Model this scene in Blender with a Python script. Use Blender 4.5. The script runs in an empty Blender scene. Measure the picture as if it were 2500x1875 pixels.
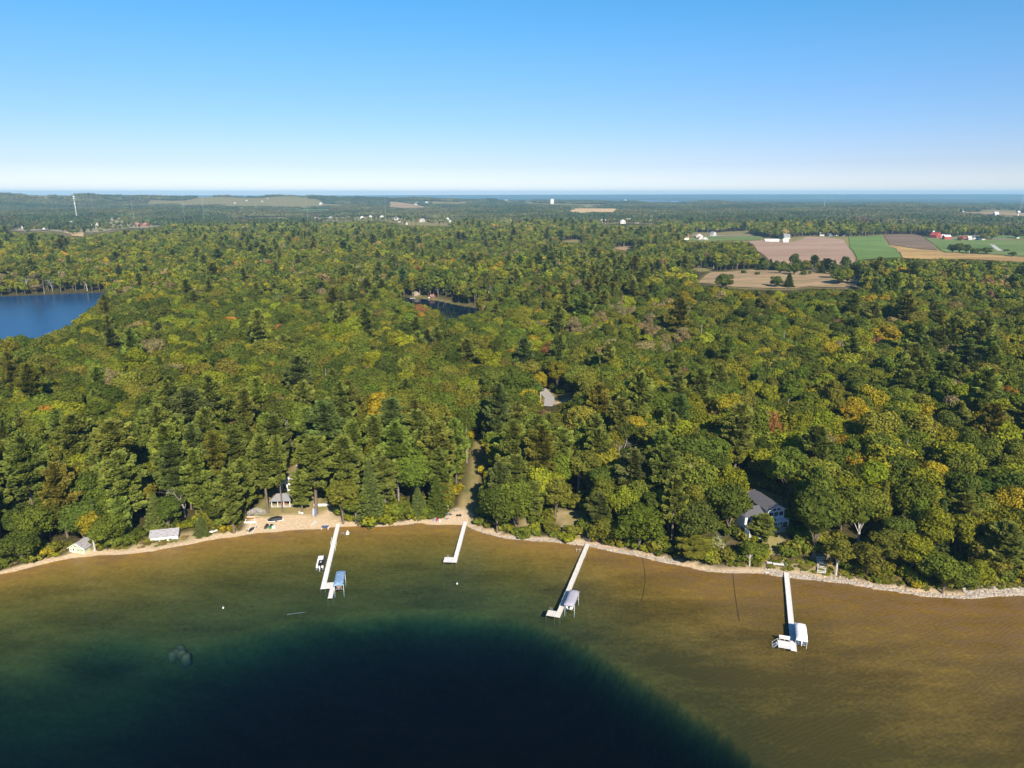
import bpy, math, random
import numpy as np
from mathutils import Vector, Matrix

# ---------------------------------------------------------------- camera, sky, sun, exposure
sc = bpy.context.scene
C = sc.collection
CAM_H = 118.0
HORIZON = 471.5                       # photo row of the flat horizon (2500 x 1875)
FPX = 1733.0                          # focal length in photo pixels
PITCH = math.atan((937.5 - HORIZON) / FPX)

cam_d = bpy.data.cameras.new('camera')
cam = bpy.data.objects.new('camera', cam_d)
C.objects.link(cam)
cam.location = (0, 0, CAM_H)
cam.rotation_euler = (math.pi / 2 - PITCH, 0, 0)
cam_d.sensor_width = 36.0
cam_d.lens = FPX / 2500.0 * 36.0
cam_d.clip_start = 1.0
cam_d.clip_end = 120000.0
sc.camera = cam

SUN_EL, SUN_AZ = math.radians(35.0), math.radians(162.0)      # azimuth from +Y clockwise: behind and to the right
sun_dir = Vector((math.sin(SUN_AZ) * math.cos(SUN_EL), math.cos(SUN_AZ) * math.cos(SUN_EL), math.sin(SUN_EL)))

# clear autumn air: deep blue overhead, pale at the horizon (tone by height above the horizon)
SKY_TONE = [(0.002, (0.53, 0.575, 0.78)), (0.015, (0.485, 0.515, 0.72)), (0.035, (0.41, 0.445, 0.64)), (0.056, (0.4, 0.445, 0.63)), (0.085, (0.37, 0.455, 0.63)), (0.118, (0.35, 0.472, 0.64)), (0.165, (0.315, 0.512, 0.67)), (0.228, (0.245, 0.545, 0.69)), (0.45, (0.19, 0.48, 0.69)), (0.99, (0.17, 0.45, 0.69))]
world = bpy.data.worlds.new('World')
sc.world = world
world.use_nodes = True
wn = world.node_tree.nodes
wl = world.node_tree.links
wn.clear()
w_out = wn.new('ShaderNodeOutputWorld')
w_bg = wn.new('ShaderNodeBackground')
w_sky = wn.new('ShaderNodeTexSky')
w_sky.sky_type = 'NISHITA'
w_sky.sun_disc = False
w_sky.sun_elevation = SUN_EL
w_sky.sun_rotation = SUN_AZ
w_sky.altitude = 100
w_sky.air_density = 1.0
w_sky.dust_density = 0.1
w_sky.ozone_density = 3.0
w_bg.inputs['Strength'].default_value = 0.12
w_tc = wn.new('ShaderNodeTexCoord')
w_sep = wn.new('ShaderNodeSeparateXYZ')
w_ramp = wn.new('ShaderNodeValToRGB')
w_mul = wn.new('ShaderNodeMix')
w_mul.data_type, w_mul.blend_type = 'RGBA', 'MULTIPLY'
w_mul.inputs[0].default_value = 1.0
for _z, _c in SKY_TONE:
    _e = w_ramp.color_ramp.elements.new(_z)
    _e.color = (*_c, 1)
w_ramp.color_ramp.elements.remove(w_ramp.color_ramp.elements[0])
w_ramp.color_ramp.elements.remove(w_ramp.color_ramp.elements[-1])
wl.new(w_tc.outputs['Generated'], w_sep.inputs[0])
wl.new(w_sep.outputs[2], w_ramp.inputs[0])
wl.new(w_sky.outputs[0], w_mul.inputs[6])
wl.new(w_ramp.outputs[0], w_mul.inputs[7])
wl.new(w_mul.outputs[2], w_bg.inputs['Color'])
wl.new(w_bg.outputs[0], w_out.inputs['Surface'])

sun_l = bpy.data.lights.new('sun', 'SUN')
sun_l.energy = 4.8
sun_l.angle = math.radians(0.5)
sun_l.color = (1.0, 0.92, 0.77)
sun_o = bpy.data.objects.new('sun', sun_l)
C.objects.link(sun_o)
sun_o.rotation_euler = sun_dir.to_track_quat('Z', 'Y').to_euler()

sc.view_settings.view_transform = 'Standard'
sc.view_settings.look = 'None'
sc.view_settings.exposure = 0.80
sc.view_settings.gamma = 1.0
sc.view_settings.use_curve_mapping = False
sc.render.engine = 'CYCLES'
cy = sc.cycles
cy.max_bounces = 4
cy.diffuse_bounces = 2
cy.glossy_bounces = 2
cy.transmission_bounces = 2
cy.volume_bounces = 0
cy.transparent_max_bounces = 8
cy.use_denoising = True
cy.denoiser = 'OPENIMAGEDENOISE'
cy.caustics_reflective = False
cy.caustics_refractive = False

HAZE_DENSITY = 6.2e-5
HAZE_COLOR = (0.40, 0.74, 1.0, 1)

# ---------------------------------------------------------------- noise and projection helpers
SP, CP = math.sin(PITCH), math.cos(PITCH)


def hash2(ix, iy, seed):
    n = (ix.astype(np.int64) * 374761393 + iy.astype(np.int64) * 668265263 + seed * 1442695041) & 0x7fffffff
    n = ((n ^ (n >> 13)) * 1274126177) & 0x7fffffff
    n = (n ^ (n >> 16)) & 0xffff
    return n / 65535.0


def vnoise(x, y, scale, seed=0):
    x = np.asarray(x, float) / scale
    y = np.asarray(y, float) / scale
    ix, iy = np.floor(x), np.floor(y)
    fx, fy = x - ix, y - iy
    fx, fy = fx * fx * (3 - 2 * fx), fy * fy * (3 - 2 * fy)
    a, b = hash2(ix, iy, seed), hash2(ix + 1, iy, seed)
    c, d = hash2(ix, iy + 1, seed), hash2(ix + 1, iy + 1, seed)
    return (a * (1 - fx) + b * fx) * (1 - fy) + (c * (1 - fx) + d * fx) * fy


def fbm(x, y, scale, seed=0, octaves=3):
    t, amp, tot = 0, 1.0, 0
    for k in range(octaves):
        t = t + amp * vnoise(x, y, scale / 2 ** k, seed + 17 * k)
        tot += amp
        amp *= 0.5
    return t / tot


def sstep(a, b, x):
    t = np.clip((np.asarray(x, float) - a) / (b - a), 0, 1)
    return t * t * (3 - 2 * t)


def ray(px, py):
    u = (px - 1250.0) / FPX
    v = -(py - 937.5) / FPX
    return u, CP + v * SP, -SP + v * CP


def at_z(px, py, z=0.0):
    dx, dy, dz = ray(px, py)
    t = (z - CAM_H) / dz
    return dx * t, dy * t


def project(x, y, z):
    zz = np.asarray(z, float) - CAM_H
    depth = y * CP - zz * SP
    up = y * SP + zz * CP
    return 1250 + FPX * x / depth, 937.5 - FPX * up / depth, depth


# ---------------------------------------------------------------- the lie of the land
SHORE_PX = [(-420, 1520), (-150, 1440), (0, 1402), (90, 1381), (170, 1365), (260, 1356), (373, 1345), (452, 1329), (531, 1314), (599, 1305), (678, 1298),
            (769, 1291), (814, 1287), (893, 1284), (972, 1283), (1018, 1279), (1085, 1279), (1136, 1281), (1175, 1297), (1232, 1311), (1300, 1318),
            (1356, 1322), (1435, 1334), (1503, 1347), (1582, 1362), (1650, 1377), (1718, 1390), (1808, 1397), (1876, 1400), (1921, 1409),
            (1989, 1415), (2068, 1422), (2147, 1436), (2238, 1451), (2351, 1459), (2430, 1457), (2500, 1453), (2650, 1440), (2900, 1430)]
DROP_PX = [(-400, 1640), (0, 1610), (250, 1580), (450, 1535), (790, 1488), (1070, 1470), (1277, 1497), (1413, 1556), (1582, 1658), (1752, 1772), (1865, 1866), (1950, 1960), (2020, 2060)]
_s = np.array([at_z(*p) for p in SHORE_PX])
SHX, SHY = _s[:, 0], _s[:, 1]
_d = np.array([at_z(*p) for p in DROP_PX])
DRX, DRY = _d[:, 0], _d[:, 1]
_o = np.argsort(DRX)
DRX, DRY = DRX[_o], DRY[_o]


def shore_y(x):
    x = np.asarray(x, float)
    y = np.interp(x, SHX, SHY)
    y = np.where(x < SHX[0], SHY[0] + (x - SHX[0]) * 0.35, y)
    y = np.where(x > SHX[-1], SHY[-1] + (x - SHX[-1]) * 0.1, y)
    return y + (vnoise(x, x * 0, 7.0, 5) - 0.5) * 1.6


RIDGE = np.array([(-900, 474), (-300, 471), (0, 470.6), (58, 470.6), (116, 472.6), (174, 475), (185, 476.4), (202, 473.5), (231, 472.7), (255, 477), (289, 476.4), (318, 478),
                  (362, 477), (434, 479), (474, 479), (492, 476.4), (550, 475.5), (640, 479), (678, 475), (730, 475), (742, 479), (770, 476.4), (808, 477.9), (851, 479.9),
                  (909, 480.8), (967, 481.3), (1025, 481.3), (1083, 485), (1170, 487), (1200, 484), (1260, 486.5), (1298, 488.9), (1385, 489.4), (1471, 490.9),
                  (1500, 493), (1544, 490.9), (1587, 495.8), (1674, 495.8), (1703, 490.9), (1746, 489.4), (1790, 493.8), (1860, 494.6), (1947, 497.5), (2062, 496.7),
                  (2120, 493.8), (2207, 492.3), (2250, 494.6), (2265, 498.7), (2352, 499.6), (2440, 500.4), (2500, 500.4), (3300, 500)])
RIDGE_R = 6200.0
# inland waters: (name, level, outline in photo pixels)
LAKE_PX = [(-700, 724), (-300, 724), (0, 724), (113, 720), (181, 716), (255, 715), (262, 719), (238, 742), (205, 775), (172, 806), (140, 838), (60, 862), (-300, 880), (-700, 890)]
POND_PX = [(972, 725), (1005, 728), (1024, 729), (1045, 731), (1070, 735), (1100, 741), (1130, 748), (1165, 752), (1186, 760), (1170, 780), (1120, 790), (1075, 783), (1035, 768), (1000, 752), (975, 737)]
LAKE_Z, POND_Z = 4.0, 5.0
LAKE_W = np.array([at_z(px, py, LAKE_Z) for px, py in LAKE_PX])
POND_W = np.array([at_z(px, py, POND_Z) for px, py in POND_PX])
BAY_W = np.array([at_z(px, py, 2.0) for px, py in ((1490, 491), (1560, 489.5), (1640, 490), (1740, 491), (1730, 494.5), (1650, 496.5), (1560, 496), (1500, 494))])


def poly_dist(x, y, poly):
    """signed distance to a polygon, negative inside"""
    x, y = np.asarray(x, float), np.asarray(y, float)
    best = np.full(x.shape, 1e18)
    inside = np.zeros(x.shape, bool)
    n = len(poly)
    for i in range(n):
        x0, y0 = poly[i]
        x1, y1 = poly[(i + 1) % n]
        dx, dy = x1 - x0, y1 - y0
        t = np.clip(((x - x0) * dx + (y - y0) * dy) / (dx * dx + dy * dy + 1e-9), 0, 1)
        d = (x - x0 - t * dx) ** 2 + (y - y0 - t * dy) ** 2
        best = np.minimum(best, d)
        cond = ((y0 > y) != (y1 > y)) & (x < dx * (y - y0) / (dy if abs(dy) > 1e-9 else 1e-9) + x0)
        inside ^= cond
    d = np.sqrt(best)
    return np.where(inside, -d, d)


def in_poly(x, y, poly):
    x, y = np.asarray(x, float), np.asarray(y, float)
    inside = np.zeros(x.shape, bool)
    n = len(poly)
    for i in range(n):
        x0, y0 = poly[i]
        x1, y1 = poly[(i + 1) % n]
        inside ^= ((y0 > y) != (y1 > y)) & (x < (x1 - x0) * (y - y0) / ((y1 - y0) if abs(y1 - y0) > 1e-9 else 1e-9) + x0)
    return inside


def terrain(x, y):
    x, y = np.broadcast_arrays(np.asarray(x, float), np.asarray(y, float))
    s = (y - shore_y(x)) * 0.96
    # lake bed: a shelf that falls away at the drop-off
    q = np.maximum(-s, 0)
    yd = np.interp(x, DRX, DRY)
    yd = np.where(x > DRX[-1], DRY[-1] - (x - DRX[-1]) * 1.6, yd)
    beyond = yd - y + (fbm(x, y, 22, 40) - 0.5) * 5
    shelf_w = np.maximum(shore_y(x) - yd, 5)
    right = sstep(-5, 45, x)
    edge_d = 3.1 * (1 - right) + 1.8 * right
    shelf = edge_d * np.clip(q / shelf_w, 0, 1.5) ** 1.05
    slope = 0.14 + 0.75 * sstep(-100, -40, x) + 0.9 * sstep(-25, 25, x)
    deep = shelf + slope * np.maximum(beyond, 0) + 3.2 * np.exp(-((x + 110) / 11) ** 2 - ((y - 166) / 7) ** 2)
    depth = np.minimum(deep, 22) + 0.12 * (fbm(x, y, 9, 41) - 0.5) * np.clip(q / 6, 0, 1)
    # land
    r = np.hypot(x, y)
    bluff = 2.2 + 4.2 * sstep(20, 60, x) + 1.0 * sstep(-170, -240, x)
    p = np.maximum(s, 0)
    z = 0.13 * np.minimum(p, 5.5) + bluff * sstep(4, 24, p) + 3 * sstep(25, 90, p) + 7 * sstep(80, 330, p)
    z = z + (fbm(x, y, 190, 3) - 0.5) * 16 * sstep(40, 260, p) + (vnoise(x, y, 40, 8) - 0.5) * 1.2 * sstep(10, 60, p)
    z = z + (fbm(x, y, 900, 9) - 0.45) * 26 * sstep(1100, 2600, r)
    # skyline ridge, then low country towards the bay and the far shore
    px = 1250 + FPX * x / np.maximum(y, 50) * (1 / CP) * 0.985
    top = CAM_H - 13 + (HORIZON - np.interp(px, RIDGE[:, 0], RIDGE[:, 1])) / FPX * RIDGE_R
    w = np.exp(-((r - RIDGE_R) / 620.0) ** 2)
    z = z * (1 - w) + top * w
    low = sstep(6900, 8600, r)
    z = z * (1 - low) + (4 + (fbm(x, y, 1500, 12) - 0.5) * 20) * low
    far_top = 44 + 14 * fbm(x, x * 0, 5200, 21) + 36 * sstep(-6000, 8000, x)
    farw = sstep(17500, 21500, r)
    z = z * (1 - farw) + far_top * farw
    # inland waters
    for poly, lev, dep in ((LAKE_W, LAKE_Z, 5.0), (POND_W, POND_Z, 3.0), (BAY_W, 2.0, 6.0)):
        d = poly_dist(x, y, poly)
        m = sstep(70, 0, d)
        z = np.where(d > 0, z * (1 - m) + (lev + 0.05 + np.minimum(d * 0.12, 2.5)) * m, lev - np.minimum(-d * 0.3, dep) - 0.02)
    return np.where(s > 0, np.maximum(z, 0.03 + 0.1 * np.minimum(p, 4)), -depth - 0.02)


def T(x, y):
    return float(terrain(np.array([x]), np.array([y]))[0])


_tt = np.concatenate([np.linspace(100, 1200, 2200), np.geomspace(1200, 30000, 1600)])


def at(px, py):
    """where the line of sight through a photo pixel meets the ground"""
    dx, dy, dz = ray(px, py)
    n = math.sqrt(dx * dx + dy * dy + dz * dz)
    X, Y, Z = dx / n * _tt, dy / n * _tt, CAM_H + dz / n * _tt
    h = np.maximum(terrain(X, Y), 0)
    k = np.argmax(Z < h)
    if k == 0:
        k = len(_tt) - 1
    return float(X[k]), float(Y[k]), float(h[k])


# ---------------------------------------------------------------- mesh helpers
def np_mesh(name, verts, nper, mats=(), midx=None, face_attr=None):
    """faces of nper vertices each, laid out one after another"""
    verts = np.asarray(verts, np.float32).reshape(-1, 3)
    nv = len(verts)
    nf = nv // nper
    me = bpy.data.meshes.new(name)
    me.vertices.add(nv)
    me.vertices.foreach_set('co', verts.ravel())
    me.loops.add(nv)
    me.loops.foreach_set('vertex_index', np.arange(nv, dtype=np.int32))
    me.polygons.add(nf)
    me.polygons.foreach_set('loop_start', np.arange(0, nv, nper, dtype=np.int32))
    me.polygons.foreach_set('loop_total', np.full(nf, nper, np.int32))
    for m in mats:
        me.materials.append(m)
    if midx is not None:
        me.polygons.foreach_set('material_index', np.asarray(midx, np.int32))
    if face_attr is not None:
        a = me.attributes.new('leaf', 'FLOAT', 'FACE')
        a.data.foreach_set('value', np.asarray(face_attr, np.float32))
    me.update(calc_edges=True)
    return me


def grid_mesh(name, xs, ys, zf, mats=()):
    X, Y = np.meshgrid(xs, ys)
    Z = zf(X, Y)
    nx, ny = len(xs), len(ys)
    V = np.stack([X, Y, Z], -1).reshape(-1, 3).astype(np.float32)
    i = (np.arange(ny - 1)[:, None] * nx + np.arange(nx - 1)[None, :]).ravel()
    F = np.stack([i, i + 1, i + nx + 1, i + nx], -1).astype(np.int32)
    me = bpy.data.meshes.new(name)
    me.vertices.add(len(V))
    me.vertices.foreach_set('co', V.ravel())
    me.loops.add(F.size)
    me.loops.foreach_set('vertex_index', F.ravel())
    me.polygons.add(len(F))
    me.polygons.foreach_set('loop_start', np.arange(0, F.size, 4, dtype=np.int32))
    me.polygons.foreach_set('loop_total', np.full(len(F), 4, np.int32))
    me.polygons.foreach_set('use_smooth', np.ones(len(F), bool))
    for m in mats:
        me.materials.append(m)
    me.update(calc_edges=True)
    return me


def link(name, data, parent=None, loc=None, rotz=0.0):
    o = bpy.data.objects.new(name, data)
    C.objects.link(o)
    if parent is not None:
        o.parent = parent
    if loc is not None:
        o.location = loc
    if rotz:
        o.rotation_euler[2] = rotz
    return o


def tag(o, label=None, cat=None, group=None, kind=None):
    if label:
        o['label'] = label
    if cat:
        o['category'] = cat
    if group:
        o['group'] = group
    if kind:
        o['kind'] = kind
    return o


# ---------------------------------------------------------------- materials
def new_mat(name):
    m = bpy.data.materials.new(name)
    m.use_nodes = True
    nt = m.node_tree
    nt.nodes.clear()
    out = nt.nodes.new('ShaderNodeOutputMaterial')
    return m, nt, out


def N(nt, kind, **kw):
    n = nt.nodes.new(kind)
    for k, v in kw.items():
        if k.startswith('i_'):
            n.inputs[int(k[2:]) if k[2:].isdigit() else k[2:].replace('_', ' ')].default_value = v
        else:
            setattr(n, k, v)
    return n


def mixrgb(nt, a, b, fac, blend='MIX'):
    n = nt.nodes.new('ShaderNodeMix')
    n.data_type = 'RGBA'
    n.blend_type = blend
    for sock, val in ((n.inputs[0], fac), (n.inputs[6], a), (n.inputs[7], b)):
        if hasattr(val, 'is_output'):
            nt.links.new(val, sock)
        else:
            sock.default_value = val if not isinstance(val, tuple) or len(val) == 4 else (*val, 1)
    return n.outputs[2]


def math_n(nt, op, a, b=None, clamp=False):
    n = nt.nodes.new('ShaderNodeMath')
    n.operation = op
    n.use_clamp = clamp
    for k, v in enumerate((a, b)):
        if v is None:
            continue
        if hasattr(v, 'is_output'):
            nt.links.new(v, n.inputs[k])
        else:
            n.inputs[k].default_value = v
    return n.outputs[0]


def maprange(nt, v, a, b, c=0.0, d=1.0):
    n = nt.nodes.new('ShaderNodeMapRange')
    nt.links.new(v, n.inputs[0])
    n.inputs[1].default_value, n.inputs[2].default_value, n.inputs[3].default_value, n.inputs[4].default_value = a, b, c, d
    return n.outputs[0]


def noise_n(nt, scale, detail=3.0, rough=0.55, vec=None):
    n = nt.nodes.new('ShaderNodeTexNoise')
    n.inputs['Scale'].default_value = scale
    n.inputs['Detail'].default_value = detail
    n.inputs['Roughness'].default_value = rough
    if vec is not None:
        nt.links.new(vec, n.inputs['Vector'])
    return n.outputs[0]


_mats = {}


def paint(name, col, rough=0.55, var=0.12, scale=1.5, metal=0.0, spec=0.4):
    """plain surface with a little uneven wear"""
    if name in _mats:
        return _mats[name]
    m, nt, out = new_mat(name)
    b = N(nt, 'ShaderNodeBsdfPrincipled')
    tc = N(nt, 'ShaderNodeTexCoord')
    f = noise_n(nt, scale, 4, 0.6, tc.outputs['Object'])
    f2 = noise_n(nt, scale * 7, 2, 0.6, tc.outputs['Object'])
    fm = math_n(nt, 'ADD', math_n(nt, 'MULTIPLY', f, 0.7), math_n(nt, 'MULTIPLY', f2, 0.3))
    lo = tuple(c * (1 - 2.2 * var) for c in col)
    hi = tuple(min(c * (1 + 1.6 * var), 0.95) for c in col)
    c = mixrgb(nt, lo, hi, maprange(nt, fm, 0.3, 0.7))
    nt.links.new(c, b.inputs['Base Color'])
    b.inputs['Roughness'].default_value = rough
    b.inputs['Metallic'].default_value = metal
    b.inputs['Specular IOR Level'].default_value = spec
    nt.links.new(b.outputs[0], out.inputs[0])
    _mats[name] = m
    return m


def leaf_material():
    m, nt, out = new_mat('leaf')
    a = N(nt, 'ShaderNodeAttribute', attribute_type='INSTANCER', attribute_name='tint')
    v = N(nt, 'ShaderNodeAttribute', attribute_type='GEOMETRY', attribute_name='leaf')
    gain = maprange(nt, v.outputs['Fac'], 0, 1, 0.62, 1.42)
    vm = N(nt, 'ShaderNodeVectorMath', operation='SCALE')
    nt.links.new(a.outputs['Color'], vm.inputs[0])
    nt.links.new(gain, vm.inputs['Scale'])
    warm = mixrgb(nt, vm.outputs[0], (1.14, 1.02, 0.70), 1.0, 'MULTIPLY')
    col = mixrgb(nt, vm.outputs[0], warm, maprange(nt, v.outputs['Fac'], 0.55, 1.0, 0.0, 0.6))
    d = N(nt, 'ShaderNodeBsdfDiffuse')
    t = N(nt, 'ShaderNodeBsdfTranslucent')
    nt.links.new(col, d.inputs[0])
    nt.links.new(col, t.inputs[0])
    mx = N(nt, 'ShaderNodeMixShader', i_0=0.32)
    nt.links.new(d.outputs[0], mx.inputs[1])
    nt.links.new(t.outputs[0], mx.inputs[2])
    nt.links.new(mx.outputs[0], out.inputs[0])
    return m


LEAF = leaf_material()
BARK = paint('bark', (0.16, 0.12, 0.09), 0.9, 0.2, 0.8)
PALE_BARK = paint('pale_bark', (0.50, 0.46, 0.40), 0.85, 0.2, 0.8)
DEAD_WOOD = paint('dead_wood', (0.42, 0.38, 0.34), 0.9, 0.15, 0.8)


def ground_material():
    m, nt, out = new_mat('ground')
    g = N(nt, 'ShaderNodeNewGeometry')
    sep = N(nt, 'ShaderNodeSeparateXYZ')
    nt.links.new(g.outputs['Position'], sep.inputs[0])
    flat = N(nt, 'ShaderNodeCombineXYZ')
    nt.links.new(sep.outputs[0], flat.inputs[0])
    nt.links.new(sep.outputs[1], flat.inputs[1])
    P = flat.outputs[0]
    zone = N(nt, 'ShaderNodeAttribute', attribute_type='GEOMETRY', attribute_name='zone')
    # forest floor, meadow, sand
    n1 = noise_n(nt, 0.35, 5, 0.65, P)
    floor = mixrgb(nt, (0.030, 0.034, 0.012), (0.10, 0.075, 0.035), maprange(nt, n1, 0.35, 0.7))
    n2 = noise_n(nt, 0.12, 5, 0.65, P)
    meadow = mixrgb(nt, (0.15, 0.15, 0.05), (0.29, 0.215, 0.10), maprange(nt, n2, 0.35, 0.65))
    sepz = N(nt, 'ShaderNodeSeparateColor')
    nt.links.new(zone.outputs['Color'], sepz.inputs[0])
    col = mixrgb(nt, floor, meadow, sepz.outputs[1])
    n3 = noise_n(nt, 1.1, 4, 0.6, P)
    sand = mixrgb(nt, (0.42, 0.30, 0.18), (0.62, 0.48, 0.33), maprange(nt, n3, 0.3, 0.7))
    col = mixrgb(nt, col, sand, sepz.outputs[0])
    # far country: woods with paler openings
    n4 = noise_n(nt, 0.0016, 6, 0.62, P)
    far = mixrgb(nt, (0.035, 0.05, 0.022), (0.20, 0.17, 0.09), maprange(nt, n4, 0.56, 0.68))
    far = mixrgb(nt, far, (0.5, 0.48, 0.44), maprange(nt, noise_n(nt, 0.011, 3, 0.6, P), 0.73, 0.78))
    col = mixrgb(nt, col, far, sepz.outputs[2])
    # lake bed: golden sand, weed, marl
    bed_sand = mixrgb(nt, (0.26, 0.138, 0.023), (0.34, 0.188, 0.038), maprange(nt, noise_n(nt, 0.5, 4, 0.6, P), 0.3, 0.7))
    mp = N(nt, 'ShaderNodeMapping')
    mp.inputs['Scale'].default_value = (0.35, 1.0, 1.0)
    mp.inputs['Rotation'].default_value = (0, 0, math.radians(8))
    nt.links.new(P, mp.inputs[0])
    weed_n = math_n(nt, 'ADD', math_n(nt, 'MULTIPLY', noise_n(nt, 0.10, 5, 0.7, mp.outputs[0]), 0.62), math_n(nt, 'MULTIPLY', noise_n(nt, 0.9, 4, 0.75, P), 0.38))
    off = maprange(nt, sep.outputs[2], -1.5, -0.15, 0.0, -0.13)
    east = maprange(nt, sep.outputs[0], 0, 60, 0.0, 0.20)      # weedier towards the right hand shore
    weed = maprange(nt, math_n(nt, 'ADD', math_n(nt, 'ADD', weed_n, off), east), 0.40, 0.66)
    bed = mixrgb(nt, bed_sand, (0.088, 0.052, 0.010), math_n(nt, 'MULTIPLY', weed, 0.88))
    wet = maprange(nt, sep.outputs[2], -0.5, 0.02, 0.0, 1.0)
    bed = mixrgb(nt, bed, (0.20, 0.115, 0.05), math_n(nt, 'MULTIPLY', wet, maprange(nt, noise_n(nt, 0.4, 3, 0.6, mp.outputs[0]), 0.35, 0.6)))
    under = maprange(nt, sep.outputs[2], 0.0, 0.03)
    near = math_n(nt, 'SUBTRACT', 1.0, maprange(nt, sep.outputs[1], 500, 501))
    under = math_n(nt, 'MAXIMUM', under, math_n(nt, 'SUBTRACT', 1.0, near))
    col = mixrgb(nt, bed, col, under)
    b = N(nt, 'ShaderNodeBsdfDiffuse')
    nt.links.new(col, b.inputs[0])
    bump = N(nt, 'ShaderNodeBump', i_Strength=0.35, i_Distance=0.12)
    mw = N(nt, 'ShaderNodeMapping')
    mw.inputs['Rotation'].default_value = (0, 0, math.radians(63))
    nt.links.new(P, mw.inputs[0])
    wv = N(nt, 'ShaderNodeTexWave', i_Scale=0.26, i_Distortion=13.0, i_Detail=4.0)
    wv.inputs['Detail Scale'].default_value = 0.6
    nt.links.new(mw.outputs[0], wv.inputs[0])
    bed_ripple = math_n(nt, 'MULTIPLY', math_n(nt, 'MULTIPLY', wv.outputs['Fac'], 0.55), math_n(nt, 'SUBTRACT', 1.0, under))  # relief added to the bed; its shaded bands stand in for surface ripples
    nt.links.new(math_n(nt, 'ADD', noise_n(nt, 2.2, 4, 0.65, P), bed_ripple), bump.inputs['Height'])
    nt.links.new(bump.outputs[0], b.inputs['Normal'])
    nt.links.new(b.outputs[0], out.inputs[0])
    return m


def water_material(name, volume=None, body=None, rip=0.05, scale=0.55, rough=0.22):
    m, nt, out = new_mat(name)
    g = N(nt, 'ShaderNodeNewGeometry')
    mp = N(nt, 'ShaderNodeMapping')
    mp.inputs['Scale'].default_value = (1.0, 0.45, 1.0)
    mp.inputs['Rotation'].default_value = (0, 0, math.radians(-24))
    nt.links.new(g.outputs['Position'], mp.inputs[0])
    h = math_n(nt, 'ADD', noise_n(nt, scale, 4, 0.6, mp.outputs[0]), math_n(nt, 'MULTIPLY', noise_n(nt, scale * 0.12, 2, 0.5, mp.outputs[0]), 0.8))
    bump = N(nt, 'ShaderNodeBump', i_Strength=1.0, i_Distance=rip)
    nt.links.new(h, bump.inputs['Height'])
    gl = N(nt, 'ShaderNodeBsdfGlossy', i_Roughness=rough)
    nt.links.new(bump.outputs[0], gl.inputs['Normal'])
    # share of light mirrored, the same from above and from below
    dt = N(nt, 'ShaderNodeVectorMath', operation='DOT_PRODUCT')
    nt.links.new(bump.outputs[0], dt.inputs[0])
    nt.links.new(g.outputs['Incoming'], dt.inputs[1])
    graze = math_n(nt, 'POWER', math_n(nt, 'SUBTRACT', 1.0, math_n(nt, 'ABSOLUTE', dt.outputs['Value']), True), 5.0)
    fres = math_n(nt, 'ADD', math_n(nt, 'MULTIPLY', graze, 0.75), 0.017, True)
    if body is None:
        base = N(nt, 'ShaderNodeBsdfTransparent')
        # one even, nearly clear tint
        base.inputs[0].default_value = (0.97, 0.98, 0.98, 1)
    else:
        base = N(nt, 'ShaderNodeBsdfDiffuse')
        base.inputs[0].default_value = (*body, 1)
    mx = N(nt, 'ShaderNodeMixShader')
    nt.links.new(fres, mx.inputs[0])
    nt.links.new(base.outputs[0], mx.inputs[1])
    nt.links.new(gl.outputs[0], mx.inputs[2])
    nt.links.new(mx.outputs[0], out.inputs['Surface'])
    if volume is not None:
        va = N(nt, 'ShaderNodeVolumeAbsorption')
        va.inputs['Color'].default_value = (*volume[0], 1)
        va.inputs['Density'].default_value = volume[1]
        nt.links.new(va.outputs[0], out.inputs['Volume'])
    return m


GROUND = ground_material()
WATER = water_material('lake_water', volume=((0.16, 0.57, 0.74), 0.25), rip=0.34, scale=0.8, rough=0.07)
POND_WATER = water_material('pond_water', body=(0.003, 0.012, 0.022), rip=0.012, scale=0.35, rough=0.05)
INLAND_WATER = water_material('inland_water', body=(0.002, 0.045, 0.13), rip=0.16, scale=0.35)

# ---------------------------------------------------------------- ground, lakes, haze
def spread(lo, hi, step, growth, end):
    a = list(np.arange(lo, hi, step))
    s = step
    while a[-1] < end:
        s *= growth
        a.append(a[-1] + s)
    return a


xp = spread(0, 230, 2.4, 1.036, 21000)
xs = np.array([-v for v in xp[:0:-1]] + xp)
yp = spread(84, 430, 2.0, 1.02, 23500)
yn = spread(0, 10, 8, 1.25, 5000)
ys = np.array([76 - v for v in yn[::-1]] + yp)
gm = grid_mesh('ground', xs, ys, terrain, [GROUND])
ground = tag(link('ground', gm), 'wooded lakeside ground with sandy shore and clearings', kind='structure')

# clearings on the ground in photo pixels (they stay bare of trees), with the kind of ground there
CLEAR = []


def clearing(pts, kind, vis=None):
    w = np.array([at(px, py)[:2] for px, py in pts])
    CLEAR.append((w, kind, np.array(vis if vis is not None else pts, float)))
    return w


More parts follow.
